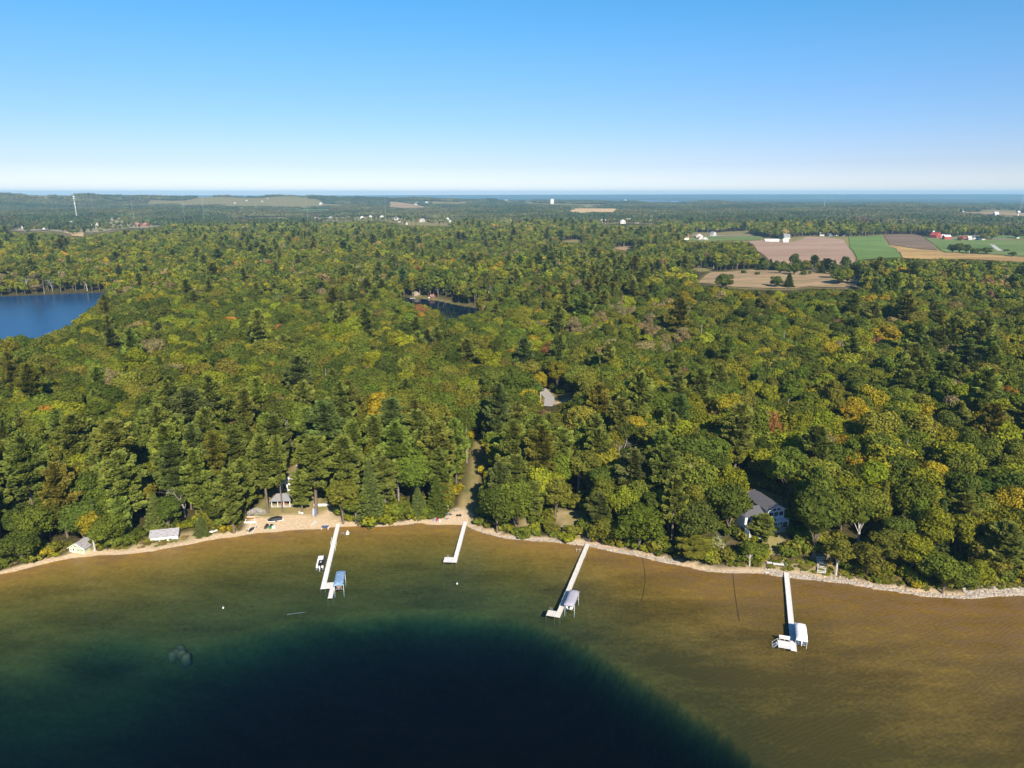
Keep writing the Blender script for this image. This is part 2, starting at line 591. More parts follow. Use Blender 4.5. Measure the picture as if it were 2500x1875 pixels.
clearing([(580, 1330), (600, 1275), (640, 1225), (655, 1195), (700, 1150), (735, 1110), (765, 1090), (770, 1130), (745, 1180), (800, 1225), (830, 1262), (835, 1300)], 'yard',
         [(590, 1310), (596, 1272), (640, 1240), (650, 1200), (668, 1195), (690, 1205), (720, 1240), (830, 1275), (830, 1296)])
clearing([(1060, 1285), (1070, 1262), (1120, 1235), (1135, 1190), (1142, 1150), (1152, 1100), (1165, 1060), (1180, 1058), (1187, 1100), (1185, 1140), (1168, 1200), (1160, 1245), (1154, 1290)], 'track')
clearing([(1068, 1284), (1080, 1262), (1106, 1245), (1140, 1243), (1152, 1262), (1150, 1285)], 'yard')
clearing([(1310, 940), (1345, 950), (1360, 968), (1395, 955), (1398, 968), (1375, 985), (1335, 990), (1318, 960)], 'yard')
clearing([(1350, 1246), (1420, 1246), (1446, 1290), (1440, 1328), (1390, 1330), (1372, 1300)], 'bank', [(1360, 1244), (1418, 1248), (1436, 1290), (1428, 1325), (1388, 1316)])
clearing([(1266, 1262), (1282, 1262), (1298, 1300), (1285, 1314), (1268, 1310)], 'bank')
clearing([(1780, 1195), (1840, 1190), (1915, 1210), (1925, 1290), (1910, 1320), (1925, 1405), (1885, 1405), (1840, 1300), (1800, 1290)], 'yard',
         [(1826, 1213), (1852, 1196), (1880, 1198), (1914, 1238), (1914, 1292), (1872, 1294), (1848, 1262)])
clearing([(380, 1345), (300, 1350), (160, 1368), (165, 1345), (205, 1335), (300, 1332), (370, 1312), (440, 1300), (530, 1292), (570, 1300), (565, 1312)], 'bank')
clearing([(1870, 1405), (1872, 1372), (1960, 1380), (1990, 1350), (2030, 1360), (2040, 1410), (2010, 1420)], 'bank')
clearing([(2350, 1462), (2400, 1435), (2500, 1425), (2600, 1430), (2600, 1456)], 'bank')
clearing([(1829, 588), (1860, 586), (1970, 576), (2070, 578), (2155, 573), (2245, 573), (2277, 579), (2520, 575), (2560, 640), (2352, 632), (2201, 628), (2091, 634), (2034, 655), (1935, 645), (1880, 644), (1848, 612)], 'field')
clearing([(1737, 664), (1860, 655), (1980, 660), (2098, 680), (2092, 706), (1975, 702), (1938, 708), (1790, 704), (1700, 692)], 'meadow')
clearing([(0, 560), (40, 555), (130, 560), (200, 562), (250, 540), (300, 530), (390, 548), (405, 552), (260, 568), (170, 578), (110, 565), (60, 570)], 'village', )
clearing([(150, 565), (205, 570), (205, 580), (175, 578)], 'field')
clearing([(765, 530), (870, 528), (950, 530), (1110, 535), (1100, 552), (980, 550), (940, 540), (770, 540)], 'village')
clearing([(1460, 540), (1480, 538), (1600, 540), (1600, 548), (1470, 549)], 'village')
clearing([(1384, 515), (1410, 509), (1516, 512), (1500, 520), (1400, 520)], 'field')
clearing([(716, 517), (730, 511), (810, 511), (805, 516)], 'field')
clearing([(945, 505), (952, 492), (980, 494), (1040, 505), (1025, 509), (960, 509)], 'field')
clearing([(1508, 603), (1545, 600), (1545, 607), (1525, 614), (1500, 608)], 'field')
clearing([(1365, 588), (1420, 584), (1420, 592), (1380, 592)], 'field')
clearing([(1670, 583), (1720, 576), (1860, 577), (1860, 586), (1800, 588), (1680, 588)], 'meadow')
clearing([(1690, 655), (1738, 652), (1738, 662), (1690, 664)], 'meadow')
clearing([(1004, 725), (1026, 720), (1045, 728), (1070, 729), (1108, 737), (1160, 748), (1100, 741), (1040, 731)], 'grass')
clearing([(2330, 517), (2400, 518), (2520, 522), (2520, 532), (2400, 524)], 'field')


def zone_attr(me):
    n = len(me.vertices)
    co = np.empty(n * 3, np.float32)
    me.vertices.foreach_get('co', co)
    co = co.reshape(-1, 3)
    x, y = co[:, 0].astype(float), co[:, 1].astype(float)
    s = (y - shore_y(x)) * 0.96
    z = np.zeros((n, 4), np.float32)
    z[:, 3] = 1
    z[:, 0] = sstep(3.6, 2.2, s + 2.2 * (vnoise(x, y, 6, 33) - 0.5)) * sstep(5000, 400, np.abs(x))
    r = np.hypot(x, y)
    z[:, 2] = sstep(6600, 8200, r)
    for w, kind, _v in CLEAR:
        bb = (x > w[:, 0].min() - 60) & (x < w[:, 0].max() + 60) & (y > w[:, 1].min() - 60) & (y < w[:, 1].max() + 60)
        if not bb.any():
            continue
        far = np.hypot(w[:, 0].mean(), w[:, 1].mean())
        soft = 1.2 if far < 600 else far * 0.008
        d = poly_dist(x[bb], y[bb], w)
        m = sstep(soft, -soft, d)
        z[bb, 1] = np.maximum(z[bb, 1], m)
        if kind == 'yard':
            z[bb, 0] = np.maximum(z[bb, 0], m * sstep(0.42, 0.58, fbm(x[bb], y[bb], 14, 60) + 0.34 * sstep(14, 5, s[bb]) - 0.20))
        if kind == 'bank':
            z[bb, 0] = np.maximum(z[bb, 0], m * 0.35 * sstep(0.4, 0.6, fbm(x[bb], y[bb], 8, 61)))
    opn = ((fbm(x, y, 260, 90) - 0.06 * sstep(1300, 1800, r)) < 0.345) & (r > 740) & (r < 2300)
    opn |= (fbm(x, y, 520, 95) < 0.41) & (r >= 2300) & (r < 7400)
    z[:, 1] = np.maximum(z[:, 1], opn * 0.9)
    a = me.attributes.new('zone', 'FLOAT_COLOR', 'POINT')
    a.data.foreach_set('color', z.ravel())


zone_attr(gm)


def slab(name, outline, z, bottom, mat):
    """closed body of water: top sheet, sides and bottom"""
    n = len(outline)
    V = [(x, y, z) for x, y in outline] + [(x, y, bottom) for x, y in outline]
    F = [tuple(range(n)), tuple(range(2 * n - 1, n - 1, -1))] + [(i, i + n, (i + 1) % n + n, (i + 1) % n) for i in range(n)]
    me = bpy.data.meshes.new(name)
    me.from_pydata(V, [], F)
    me.materials.append(mat)
    me.update()
    return link(name, me)


tag(slab('lake', [(-3000, -4000), (3000, -4000), (3000, 460), (-3000, 460)][::1], 0.0, -45, WATER), 'clear lake, golden over the sandy shallows and nearly black beyond the drop off', kind='structure')


def sheet(name, outline, z, mat):
    me = bpy.data.meshes.new(name)
    me.from_pydata([(x, y, z) for x, y in outline], [], [tuple(range(len(outline)))])
    me.materials.append(mat)
    me.update()
    o = link(name, me)
    return o


def grow(poly, d):
    c = poly.mean(0)
    return [tuple(p + (p - c) / np.linalg.norm(p - c) * d) for p in poly]


tag(sheet('inland_lake', [tuple(p) for p in LAKE_W], LAKE_Z, INLAND_WATER), 'deep blue inland lake behind the woods', kind='structure')
tag(sheet('pond', [tuple(p) for p in POND_W], POND_Z, POND_WATER), 'small dark pond hidden in the woods', kind='structure')
tag(sheet('bay', [tuple(p) for p in BAY_W], 2.0, INLAND_WATER), 'pale blue bay near the horizon', kind='structure')

hz, nt, out = new_mat('haze')
pv = N(nt, 'ShaderNodeVolumePrincipled')
pv.inputs['Color'].default_value = HAZE_COLOR
pv.inputs['Density'].default_value = HAZE_DENSITY
pv.inputs['Anisotropy'].default_value = 0.0
nt.links.new(pv.outputs[0], out.inputs['Volume'])
hb = slab('haze', [(-24000, -6500), (24000, -6500), (24000, 24500), (-24000, 24500)], 176.0, -47.0, hz)
tag(hb, 'thin blue haze over the far country', kind='stuff')

# ---------------------------------------------------------------- trees: crowns of leaf sprays, tapered trunks and limbs
def frames(Nrm):
    Nrm = Nrm / (np.linalg.norm(Nrm, axis=1, keepdims=True) + 1e-9)
    ref = np.where(np.abs(Nrm[:, 2:3]) < 0.9, np.array([[0, 0, 1.0]]), np.array([[1.0, 0, 0]]))
    A = np.cross(Nrm, ref)
    A /= np.linalg.norm(A, axis=1, keepdims=True) + 1e-9
    return A, np.cross(Nrm, A)


def sprays(P, Nrm, size, rng, aspect=1.0, axis=None):
    """one leaf spray (a quad) at each point"""
    n = len(P)
    if axis is None:
        A, B = frames(Nrm)
        th = rng.uniform(0, 2 * np.pi, (n, 1))
        U, W = A * np.cos(th) + B * np.sin(th), -A * np.sin(th) + B * np.cos(th)
    else:
        U = axis / (np.linalg.norm(axis, axis=1, keepdims=True) + 1e-9)
        W = np.cross(Nrm, U)
        W /= np.linalg.norm(W, axis=1, keepdims=True) + 1e-9
    h = (size * rng.uniform(0.65, 1.3, n))[:, None] * 0.5
    U, W = U * h * aspect, W * h
    k = rng.uniform(0.4, 1.0, (n, 1))
    return np.stack([P - U - W * k, P + U * 0.9 - W, P + U + W * k, P - U * 0.8 + W], 1)


def tube_quads(pts, radii, sides=6):
    """open tapered tube as loose quads"""
    pts = np.asarray(pts, float)
    out = []
    rings = []
    for i in range(len(pts)):
        d = pts[min(i + 1, len(pts) - 1)] - pts[max(i - 1, 0)]
        A, B = frames(d[None, :])
        a = np.arange(sides) / sides * 2 * np.pi
        rings.append(pts[i] + radii[i] * (np.cos(a)[:, None] * A + np.sin(a)[:, None] * B))
    for r0, r1 in zip(rings[:-1], rings[1:]):
        out.append(np.stack([r0, np.roll(r0, -1, 0), np.roll(r1, -1, 0), r1], 1))
    return np.concatenate(out)


def core_quads(c, rx, ry, rz, rng, nu=9, nv=5):
    """rough inner mass of twigs and leaves that stops the light"""
    u = np.arange(nu + 1) / nu * 2 * np.pi
    v = np.linspace(-np.pi / 2, np.pi / 2, nv + 1)
    J = rng.uniform(0.75, 1.1, (nv + 1, nu + 1))
    J[:, -1] = J[:, 0]
    X = c[0] + rx * np.cos(v)[:, None] * np.cos(u)[None] * J
    Y = c[1] + ry * np.cos(v)[:, None] * np.sin(u)[None] * J
    Z = c[2] + rz * np.sin(v)[:, None] * J
    G = np.stack([X, Y, Z], -1)
    return np.stack([G[:-1, :-1], G[:-1, 1:], G[1:, 1:], G[1:, :-1]], 2).reshape(-1, 4, 3)


def unit(rng, n):
    v = rng.normal(size=(n, 3))
    return v / np.linalg.norm(v, axis=1, keepdims=True)


def broadleaf(seed, H=18.0, R=5.5, base=0.30, lobes=26, dens=130, leaf=0.55, thin=1.0):
    rng = np.random.default_rng(seed)
    zc, hz_ = H * (base + 1) / 2, H * (1 - base) / 2
    Q, A = [], []
    d = unit(rng, lobes * 3)
    d = d[d[:, 2] > -0.45][:lobes]
    skew = rng.uniform(0.82, 1.2, 2)
    k = rng.uniform(0.62, 0.98, len(d))
    rad = rng.uniform(0.20, 0.44, len(d)) * R * np.where(d[:, 2] > 0.5, 1.12, 1.0)
    # lopsided outline
    lop = 1 + 0.30 * np.sin(np.arctan2(d[:, 1], d[:, 0]) * rng.integers(1, 4) + rng.uniform(0, 6))
    cen = np.stack([d[:, 0] * R * 0.80 * k * lop * skew[0], d[:, 1] * R * 0.80 * k * lop * skew[1], zc + d[:, 2] * hz_ * 0.80 * k], 1)
    for c, r in zip(cen, rad):
        n = int(dens * thin * (r / (0.36 * R)) ** 2)
        p = unit(rng, n) + np.array([[0, 0, 0.25]])
        p /= np.linalg.norm(p, axis=1, keepdims=True)
        rr = r * rng.uniform(0.72, 1.10, (n, 1))
        P = c + p * rr * np.array([[1, 1, 0.80]])
        nn = p + 0.75 * unit(rng, n)
        Q.append(sprays(P, nn, leaf, rng, 1.25))
        tone = rng.uniform(0.3, 0.7)
        A.append(np.clip(tone + rng.normal(0, 0.2, n), 0, 1))
    if thin > 0.6:
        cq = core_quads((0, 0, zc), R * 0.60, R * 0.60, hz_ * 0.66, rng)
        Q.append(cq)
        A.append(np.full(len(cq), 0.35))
    T_ = []
    th = H * (base + 0.42)
    lean = rng.normal(0, 0.4, 2)
    r0 = 0.026 * H * 0.62
    T_.append(tube_quads([(0, 0, -0.6), (lean[0] * .2, lean[1] * .2, th * .45), (lean[0], lean[1], th)], [r0 * 1.2, r0 * .85, r0 * .45]))
    for c in cen[rng.permutation(len(cen))[:9]]:
        s = np.array([lean[0] * .6, lean[1] * .6, H * (base * rng.uniform(0.75, 1.25))])
        T_.append(tube_quads([s, (s + c) / 2 + [0, 0, .3], c], [r0 * .45, r0 * .3, r0 * .1], 4))
    return np.concatenate(Q), np.concatenate(A), np.concatenate(T_)


def pine(seed, H=27.0, L=4.2, bare=0.30, dens=1.0, leaf=0.62):
    """white pine: whorls of level plumes with gaps between the tiers"""
    rng = np.random.default_rng(seed)
    Q, A, T_ = [], [], []
    r0 = 0.015 * H
    sway = rng.normal(0, .25, 2)

    def stem_at(z):
        return np.array([sway[0] * z / H, sway[1] * z / H, z])
    T_.append(tube_quads([stem_at(-0.6), stem_at(H * .5), stem_at(H * .97)], [r0 * 1.15, r0 * .75, r0 * .12]))
    z = H * bare
    while z < H * 0.985:
        f = (z - H * bare) / (H * (1 - bare))
        prof = (0.62 + 0.55 * f) if f < 0.35 else (0.8125 * (1 - ((f - .35) / .65) ** 2.3) + 0.16)
        nb = rng.integers(4, 7)
        a0 = rng.uniform(0, 6.28)
        for b in range(nb):
            a = a0 + b * 6.283 / nb + rng.normal(0, .22)
            ln = L * prof * rng.uniform(0.45, 1.3)
            if f < 0.25 and rng.random() < 0.3:
                continue
            rise = rng.uniform(-0.05, 0.22) + 0.35 * f * f
            out_ = np.array([np.cos(a), np.sin(a), rise])
            s = stem_at(z + rng.normal(0, .2))
            if rng.random() < .45:
                T_.append(tube_quads([s, s + out_ * ln * .7], [r0 * .16, r0 * .04], 3))
            n = int(max(10, 36 * ln * dens))
            t = rng.uniform(0.22, 1.05, n) ** 0.75
            side = np.array([-np.sin(a), np.cos(a), 0])
            wdt = 0.36 * ln * np.sin(np.clip(t, 0, 1) * 2.7 + .25)
            off = rng.uniform(-1, 1, n) * wdt
            up = rng.normal(0.10, 0.34, n) + 0.25 * t
            P = s + out_ * (ln * t)[:, None] + side * off[:, None] + np.array([0, 0, 1.0]) * up[:, None]
            nn = np.array([[0, 0, .75]]) + 0.85 * unit(rng, n) + 0.45 * out_
            ax = out_[None] + side * (off / (ln * .4 + .1))[:, None] + 0.35 * unit(rng, n)
            Q.append(sprays(P, nn, leaf, rng, 1.7, ax))
            A.append(np.clip(rng.uniform(.3, .65) + rng.normal(0, .18, n), 0, 1))
        z += (1.25 if f < .7 else 0.8) * rng.uniform(0.6, 1.5) * H / 27
    return np.concatenate(Q), np.concatenate(A), np.concatenate(T_)


def conifer(seed, H=17.0, R=2.6, dens=1.0, leaf=0.5, base=0.08):
    """spruce, fir or cedar: a dense ragged spire"""
    rng = np.random.default_rng(seed)
    n = int(2600 * dens)
    f = rng.uniform(0, 1, n) ** 1.35
    a = rng.uniform(0, 6.283, n)
    rip = 1 + 0.20 * np.sin(f * H * 3.6 + rng.uniform(0, 6)) + 0.16 * np.sin(a * 5 + f * 9)
    rr = R * (1 - f) ** 0.82 * rip * rng.uniform(0.55, 1.08, n) + 0.08
    P = np.stack([np.cos(a) * rr, np.sin(a) * rr, H * (base + (1 - base) * f) - 0.22 * rr], 1)
    o = np.stack([np.cos(a), np.sin(a), np.full(n, -0.15)], 1)
    Q = sprays(P, np.array([[0, 0, .8]]) + .45 * o + .6 * unit(rng, n), leaf, rng, 1.5, o + .4 * unit(rng, n))
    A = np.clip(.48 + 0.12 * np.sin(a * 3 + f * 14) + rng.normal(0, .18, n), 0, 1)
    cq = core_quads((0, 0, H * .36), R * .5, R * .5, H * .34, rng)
    T_ = tube_quads([(0, 0, -.5), (0, 0, H * .5), (0, 0, H * .96)], [H * .014, H * .009, .03])
    return np.concatenate([Q, cq]), np.concatenate([A, np.full(len(cq), .3)]), T_


def dead_tree(seed, H=17.0, spread_=0.5, snag=False):
    rng = np.random.default_rng(seed)
    T_ = []

    def grow_(p, d, ln, r, lev):
        q = p + d * ln
        mid = (p + q) / 2 + rng.normal(0, .05 * ln, 3)
        T_.append(tube_quads([p, mid, q], [r, r * .8, r * .5 + .012], 5 if lev < 2 else 3))
        if lev >= 4:
            return
        for _ in range(rng.integers(2, 4) if lev else rng.integers(4, 7)):
            t = rng.uniform(.35, 1.0)
            nd = d + unit(rng, 1)[0] * (0.55 + spread_)
            nd[2] = max(nd[2], -0.1) + .25
            nd /= np.linalg.norm(nd)
            grow_(p + d * ln * t, nd, ln * rng.uniform(.45, .7), r * (0.45 if lev else 0.5), lev + 1)
    if snag:
        T_.append(tube_quads([(0, 0, -.5), (.1, .1, H * .5), (.25, .1, H)], [.22, .16, .05]))
        z = H * .3
        while z < H * .97:
            a = rng.uniform(0, 6.28)
            ln = (1 - z / H) * 3.2 * rng.uniform(.4, 1.1) + .3
            s = np.array([.1, .1, z])
            e = s + np.array([np.cos(a), np.sin(a), rng.uniform(-.1, .25)]) * ln
            T_.append(tube_quads([s, e], [.06, .02], 3))
            z += rng.uniform(.2, .5)
    else:
        grow_(np.array([0, 0, -.5]), np.array([rng.normal(0, .06), rng.normal(0, .06), 1.0]), H * .55, H * .016, 0)
    return np.zeros((0, 4, 3)), np.zeros(0), np.concatenate(T_)


def shrub(seed, H=2.4, R=1.7, n=650):
    rng = np.random.default_rng(seed)
    Q, A = [], []
    for _ in range(7):
        c = np.array([rng.normal(0, R * .45), rng.normal(0, R * .45), H * rng.uniform(.3, .7)])
        r = R * rng.uniform(.35, .6)
        m = n // 7
        p = unit(rng, m) + np.array([[0, 0, .3]])
        Q.append(sprays(c + p * r * rng.uniform(.7, 1.1, (m, 1)), p + .8 * unit(rng, m), .34, rng, 1.3))
        A.append(np.clip(rng.uniform(.3, .7) + rng.normal(0, .2, m), 0, 1))
    T_ = np.concatenate([tube_quads([(0, 0, -.2), (rng.normal(0, .5), rng.normal(0, .5), H * .7)], [.05, .02], 4) for _ in range(4)])
    return np.concatenate(Q), np.concatenate(A), T_


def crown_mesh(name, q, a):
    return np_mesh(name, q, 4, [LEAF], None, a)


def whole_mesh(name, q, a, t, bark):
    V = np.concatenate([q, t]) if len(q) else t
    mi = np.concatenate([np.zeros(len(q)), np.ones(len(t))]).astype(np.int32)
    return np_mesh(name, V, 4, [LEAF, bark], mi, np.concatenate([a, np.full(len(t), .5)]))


# kinds: (builder arguments for close, for far), bark
KINDS = {
    'oak': [lambda s, l: broadleaf(s, 17.5, 6.3, .22, *((34, 190, .48) if l == 0 else (20, 30, 1.15)))] * 6,
    'maple': [lambda s, l: broadleaf(s, 19.5, 4.7, .24, *((34, 170, .46) if l == 0 else (18, 28, 1.05)))] * 6,
    'birch': [lambda s, l: broadleaf(s, 17.0, 3.6, .34, *((24, 120, .42, .75) if l == 0 else (14, 22, .95, .8)))] * 2,
    'pine': [lambda s, l: pine(s, 26, 4.7, .24, *((1.35, .62) if l == 0 else (.30, 1.3)))] * 4 + [lambda s, l: pine(s, 27, 4.4, .37, *((1.35, .62) if l == 0 else (.30, 1.3)))] * 2,
    'spruce': [lambda s, l: conifer(s, 17, 2.7, *((1.5, .45) if l == 0 else (.22, 1.15)))] * 3,
    'dead': [lambda s, l: dead_tree(s, 16, .35)] * 2 + [lambda s, l: dead_tree(s, 17, .3, True)] * 1,
    'field': [lambda s, l: broadleaf(s, 14.0, 5.6, .05, *((30, 170, .55) if l == 0 else (20, 30, 1.15)))] * 3,
    'shrub': [lambda s, l: shrub(s, 2.4, 1.7, 700 if l == 0 else 160)] * 3,
}
KIND_BARK = {'oak': BARK, 'maple': BARK, 'birch': PALE_BARK, 'pine': BARK, 'spruce': BARK, 'dead': DEAD_WOOD, 'field': BARK, 'shrub': BARK}
KIND_H = {'oak': 17.5, 'maple': 19.5, 'birch': 17.0, 'pine': 26.0, 'spruce': 17.0, 'dead': 16.0, 'field': 14.0, 'shrub': 2.4}
KIND_R = {'oak': 6.3, 'maple': 4.7, 'birch': 3.6, 'pine': 4.2, 'spruce': 2.5, 'dead': 5.0, 'field': 5.6, 'shrub': 1.7}
PARTS, PROTO_INDEX = {}, {}
proto_near = bpy.data.collections.new('tree_shapes_near')
proto_far = bpy.data.collections.new('tree_shapes_far')
_k = 0
for kind, makers in KINDS.items():
    for j, mk in enumerate(makers):
        q, a, t = mk(100 + 31 * _k + j, 0)
        PARTS[kind, j] = (crown_mesh(kind + '_crown', q, a) if len(q) else None, np_mesh(kind + '_trunk', t, 4, [KIND_BARK[kind]]))
        o = bpy.data.objects.new('shape_%03d' % _k, whole_mesh(kind, q, a, t, KIND_BARK[kind]))
        proto_near.objects.link(o)
        q, a, t = mk(100 + 31 * _k + j, 1)
        o = bpy.data.objects.new('farshape_%03d' % _k, whole_mesh(kind + '_far', q, a, t, KIND_BARK[kind]))
        proto_far.objects.link(o)
        PROTO_INDEX[kind, j] = _k
        _k += 1
# canopy patches for the far country: two dozen crowns on forty metres of wood
proto_patch = bpy.data.collections.new('canopy_patches')
for j in range(5):
    rng = np.random.default_rng(900 + j)
    Q, A = [], []
    for gx in range(5):
        for gy in range(5):
            x, y = (gx - 2) * 9.2 + rng.normal(0, 2), (gy - 2) * 9.2 + rng.normal(0, 2)
            R, H = rng.uniform(3.8, 6.5), rng.uniform(11, 21)
            cq = core_quads((x, y, H * .55), R, R, H * .45, rng, 7, 4)
            Q.append(cq)
            A.append(np.clip(np.full(len(cq), rng.uniform(.1, .9)) + rng.normal(0, .12, len(cq)), 0, 1))
            m = 16
            p = unit(rng, m) + np.array([[0, 0, .4]])
            P = np.array([x, y, H * .6]) + p * np.array([[R, R, H * .38]])
            Q.append(sprays(P, p + .5 * unit(rng, m), 3.0, rng))
            A.append(np.clip(A[-1][0] + rng.normal(0, .15, m), 0, 1))
    o = bpy.data.objects.new('patch_%03d' % j, np_mesh('canopy_patch', np.concatenate(Q), 4, [LEAF], None, np.concatenate(A)))
    proto_patch.objects.link(o)


def scatter(name, pts, idx, scale, rot, tint, coll, label, extra=None):
    """one object that carries a whole wood: instances of the shapes in coll at pts"""
    me = bpy.data.meshes.new(name)
    n = len(pts)
    me.vertices.add(n)
    me.vertices.foreach_set('co', np.asarray(pts, np.float32).ravel())
    for nm, typ, arr, key in (('pick', 'INT', idx, 'value'), ('size', 'FLOAT_VECTOR', scale, 'vector'), ('turn', 'FLOAT_VECTOR', rot, 'vector'), ('tint', 'FLOAT_VECTOR', tint, 'vector')):
        at_ = me.attributes.new(nm, typ, 'POINT')
        at_.data.foreach_set(key, np.asarray(arr, np.int32 if typ == 'INT' else np.float32).ravel())
    o = link(name, me)
    ng = bpy.data.node_groups.new(name, 'GeometryNodeTree')
    ng.interface.new_socket('Geometry', in_out='INPUT', socket_type='NodeSocketGeometry')
    ng.interface.new_socket('Geometry', in_out='OUTPUT', socket_type='NodeSocketGeometry')
    gi, go = ng.nodes.new('NodeGroupInput'), ng.nodes.new('NodeGroupOutput')
    iop = ng.nodes.new('GeometryNodeInstanceOnPoints')
    ci = ng.nodes.new('GeometryNodeCollectionInfo')
    ci.inputs['Collection'].default_value = coll
    ci.inputs['Separate Children'].default_value = True
    ci.inputs['Reset Children'].default_value = True
    iop.inputs['Pick Instance'].default_value = True

    def named(nm, typ):
        a = ng.nodes.new('GeometryNodeInputNamedAttribute')
        a.data_type = typ
        a.inputs['Name'].default_value = nm
        return [s for s in a.outputs if s.enabled][0]
    e2r = ng.nodes.new('FunctionNodeEulerToRotation')
    ng.links.new(named('turn', 'FLOAT_VECTOR'), e2r.inputs[0])
    ng.links.new(gi.outputs[0], iop.inputs['Points'])
    ng.links.new(ci.outputs[0], iop.inputs['Instance'])
    ng.links.new(named('pick', 'INT'), iop.inputs['Instance Index'])
    ng.links.new(e2r.outputs[0], iop.inputs['Rotation'])
    ng.links.new(named('size', 'FLOAT_VECTOR'), iop.inputs['Scale'])
    ng.links.new(iop.outputs[0], go.inputs[0])
    md = o.modifiers.new('scatter', 'NODES')
    md.node_group = ng
    tag(o, label, kind='stuff')
    return o


# leaf colours (base colours)
TINTS = {
    'dark': (0.066, 0.090, 0.022), 'green': (0.096, 0.126, 0.025), 'olive': (0.130, 0.138, 0.030), 'lime': (0.152, 0.172, 0.022),
    'yellow': (0.215, 0.188, 0.022), 'gold': (0.270, 0.165, 0.034), 'rust': (0.200, 0.105, 0.055), 'red': (0.220, 0.070, 0.045), 'mauve': (0.150, 0.095, 0.072),
    'pine': (0.140, 0.172, 0.046), 'bluegreen': (0.092, 0.122, 0.044), 'grey': (0.175, 0.155, 0.100), 'tan': (0.200, 0.160, 0.090),
}
TNAMES = list(TINTS)
TARR = np.array([TINTS[k] for k in TNAMES]) * np.array([[1.36, 1.25, 0.86]])

# ---------------------------------------------------------------- where the trees stand
RNG = np.random.default_rng(7)


def jitter_points(rmin, rmax, step, half_deg=41, jit=0.38):
    xm = rmax * math.sin(math.radians(half_deg))
    gx = np.arange(-xm, xm, step)
    gy = np.arange(130, rmax, step)
    X, Y = np.meshgrid(gx, gy)
    X[1::2] += step / 2
    X, Y = X.ravel(), Y.ravel()
    X = X + RNG.uniform(-jit, jit, X.size) * step
    Y = Y + RNG.uniform(-jit, jit, Y.size) * step
    r = np.hypot(X, Y)
    k = (r > rmin) & (r < rmax) & (np.abs(np.arctan2(X, Y)) < math.radians(half_deg) + 25 / r)
    return X[k], Y[k]


def allowed(x, y, margin):
    s = (y - shore_y(x)) * 0.96
    ok = s > margin
    for poly in (LAKE_W, POND_W):
        ok &= poly_dist(x, y, poly) > 3.0
    for w, kind, v in CLEAR:
        bb = (x > w[:, 0].min()) & (x < w[:, 0].max()) & (y > w[:, 1].min()) & (y < w[:, 1].max())
        bi = np.nonzero(bb)[0]
        if len(bi):
            ok[bi] &= ~in_poly(x[bi], y[bi], w)
    return ok


# openings that the photograph shows unobstructed: no crown of the wood stands in front of them
KEEP = [v for w, k, v in CLEAR]
KEEP += [np.array(p, float) for p in (
    [(-60, 735), (-60, 724), (255, 716), (256, 721), (222, 748), (168, 790), (118, 812), (0, 822), (-60, 822)],
    [(980, 726), (1045, 732), (1100, 742), (1175, 755), (1150, 765), (1110, 772), (1085, 768), (1060, 748), (1000, 738)],
    [(1165, 1060), (1182, 1060), (1180, 1140), (1150, 1230), (1136, 1280), (1125, 1278), (1110, 1250), (1128, 1180), (1150, 1110)],
    [(168, 1352), (168, 1340), (186, 1328), (198, 1308), (208, 1330), (212, 1350)],
    [(370, 1326), (369, 1310), (432, 1294), (434, 1318)],
    [(660, 1240), (662, 1222), (673, 1204), (700, 1204), (709, 1222), (705, 1240)],
    [(1788, 1180), (1812, 1183), (1812, 1206)],
    [(1905, 1360), (1925, 1395), (1945, 1395), (1985, 1358), (2022, 1400), (1960, 1412), (1880, 1400), (1872, 1376)],
    [(596, 1300), (600, 1262), (640, 1240), (648, 1262), (790, 1262), (790, 1290)],
    [(1870, 1490), (1875, 1482), (1880, 1490)],
)]


def in_view_of(x, y, z, h, r):
    """True where the tree would stand between the camera and one of the openings"""
    bad = np.zeros(x.shape, bool)
    samples = []
    for f, s in [(f, s) for f in (.18, .34, .5, .66, .82) for s in (-.85, -.4, .1, .5, .85)] + [(.06, 0), (.96, 0)]:
        samples.append(project(x + s * r, y, z + h * f)[:2])
    for poly in KEEP:
        for px, py in samples:
            bb = np.nonzero((px > poly[:, 0].min()) & (px < poly[:, 0].max()) & (py > poly[:, 1].min()) & (py < poly[:, 1].max()) & ~bad)[0]
            if len(bb):
                bad[bb] |= in_poly(px[bb], py[bb], poly)
    return bad


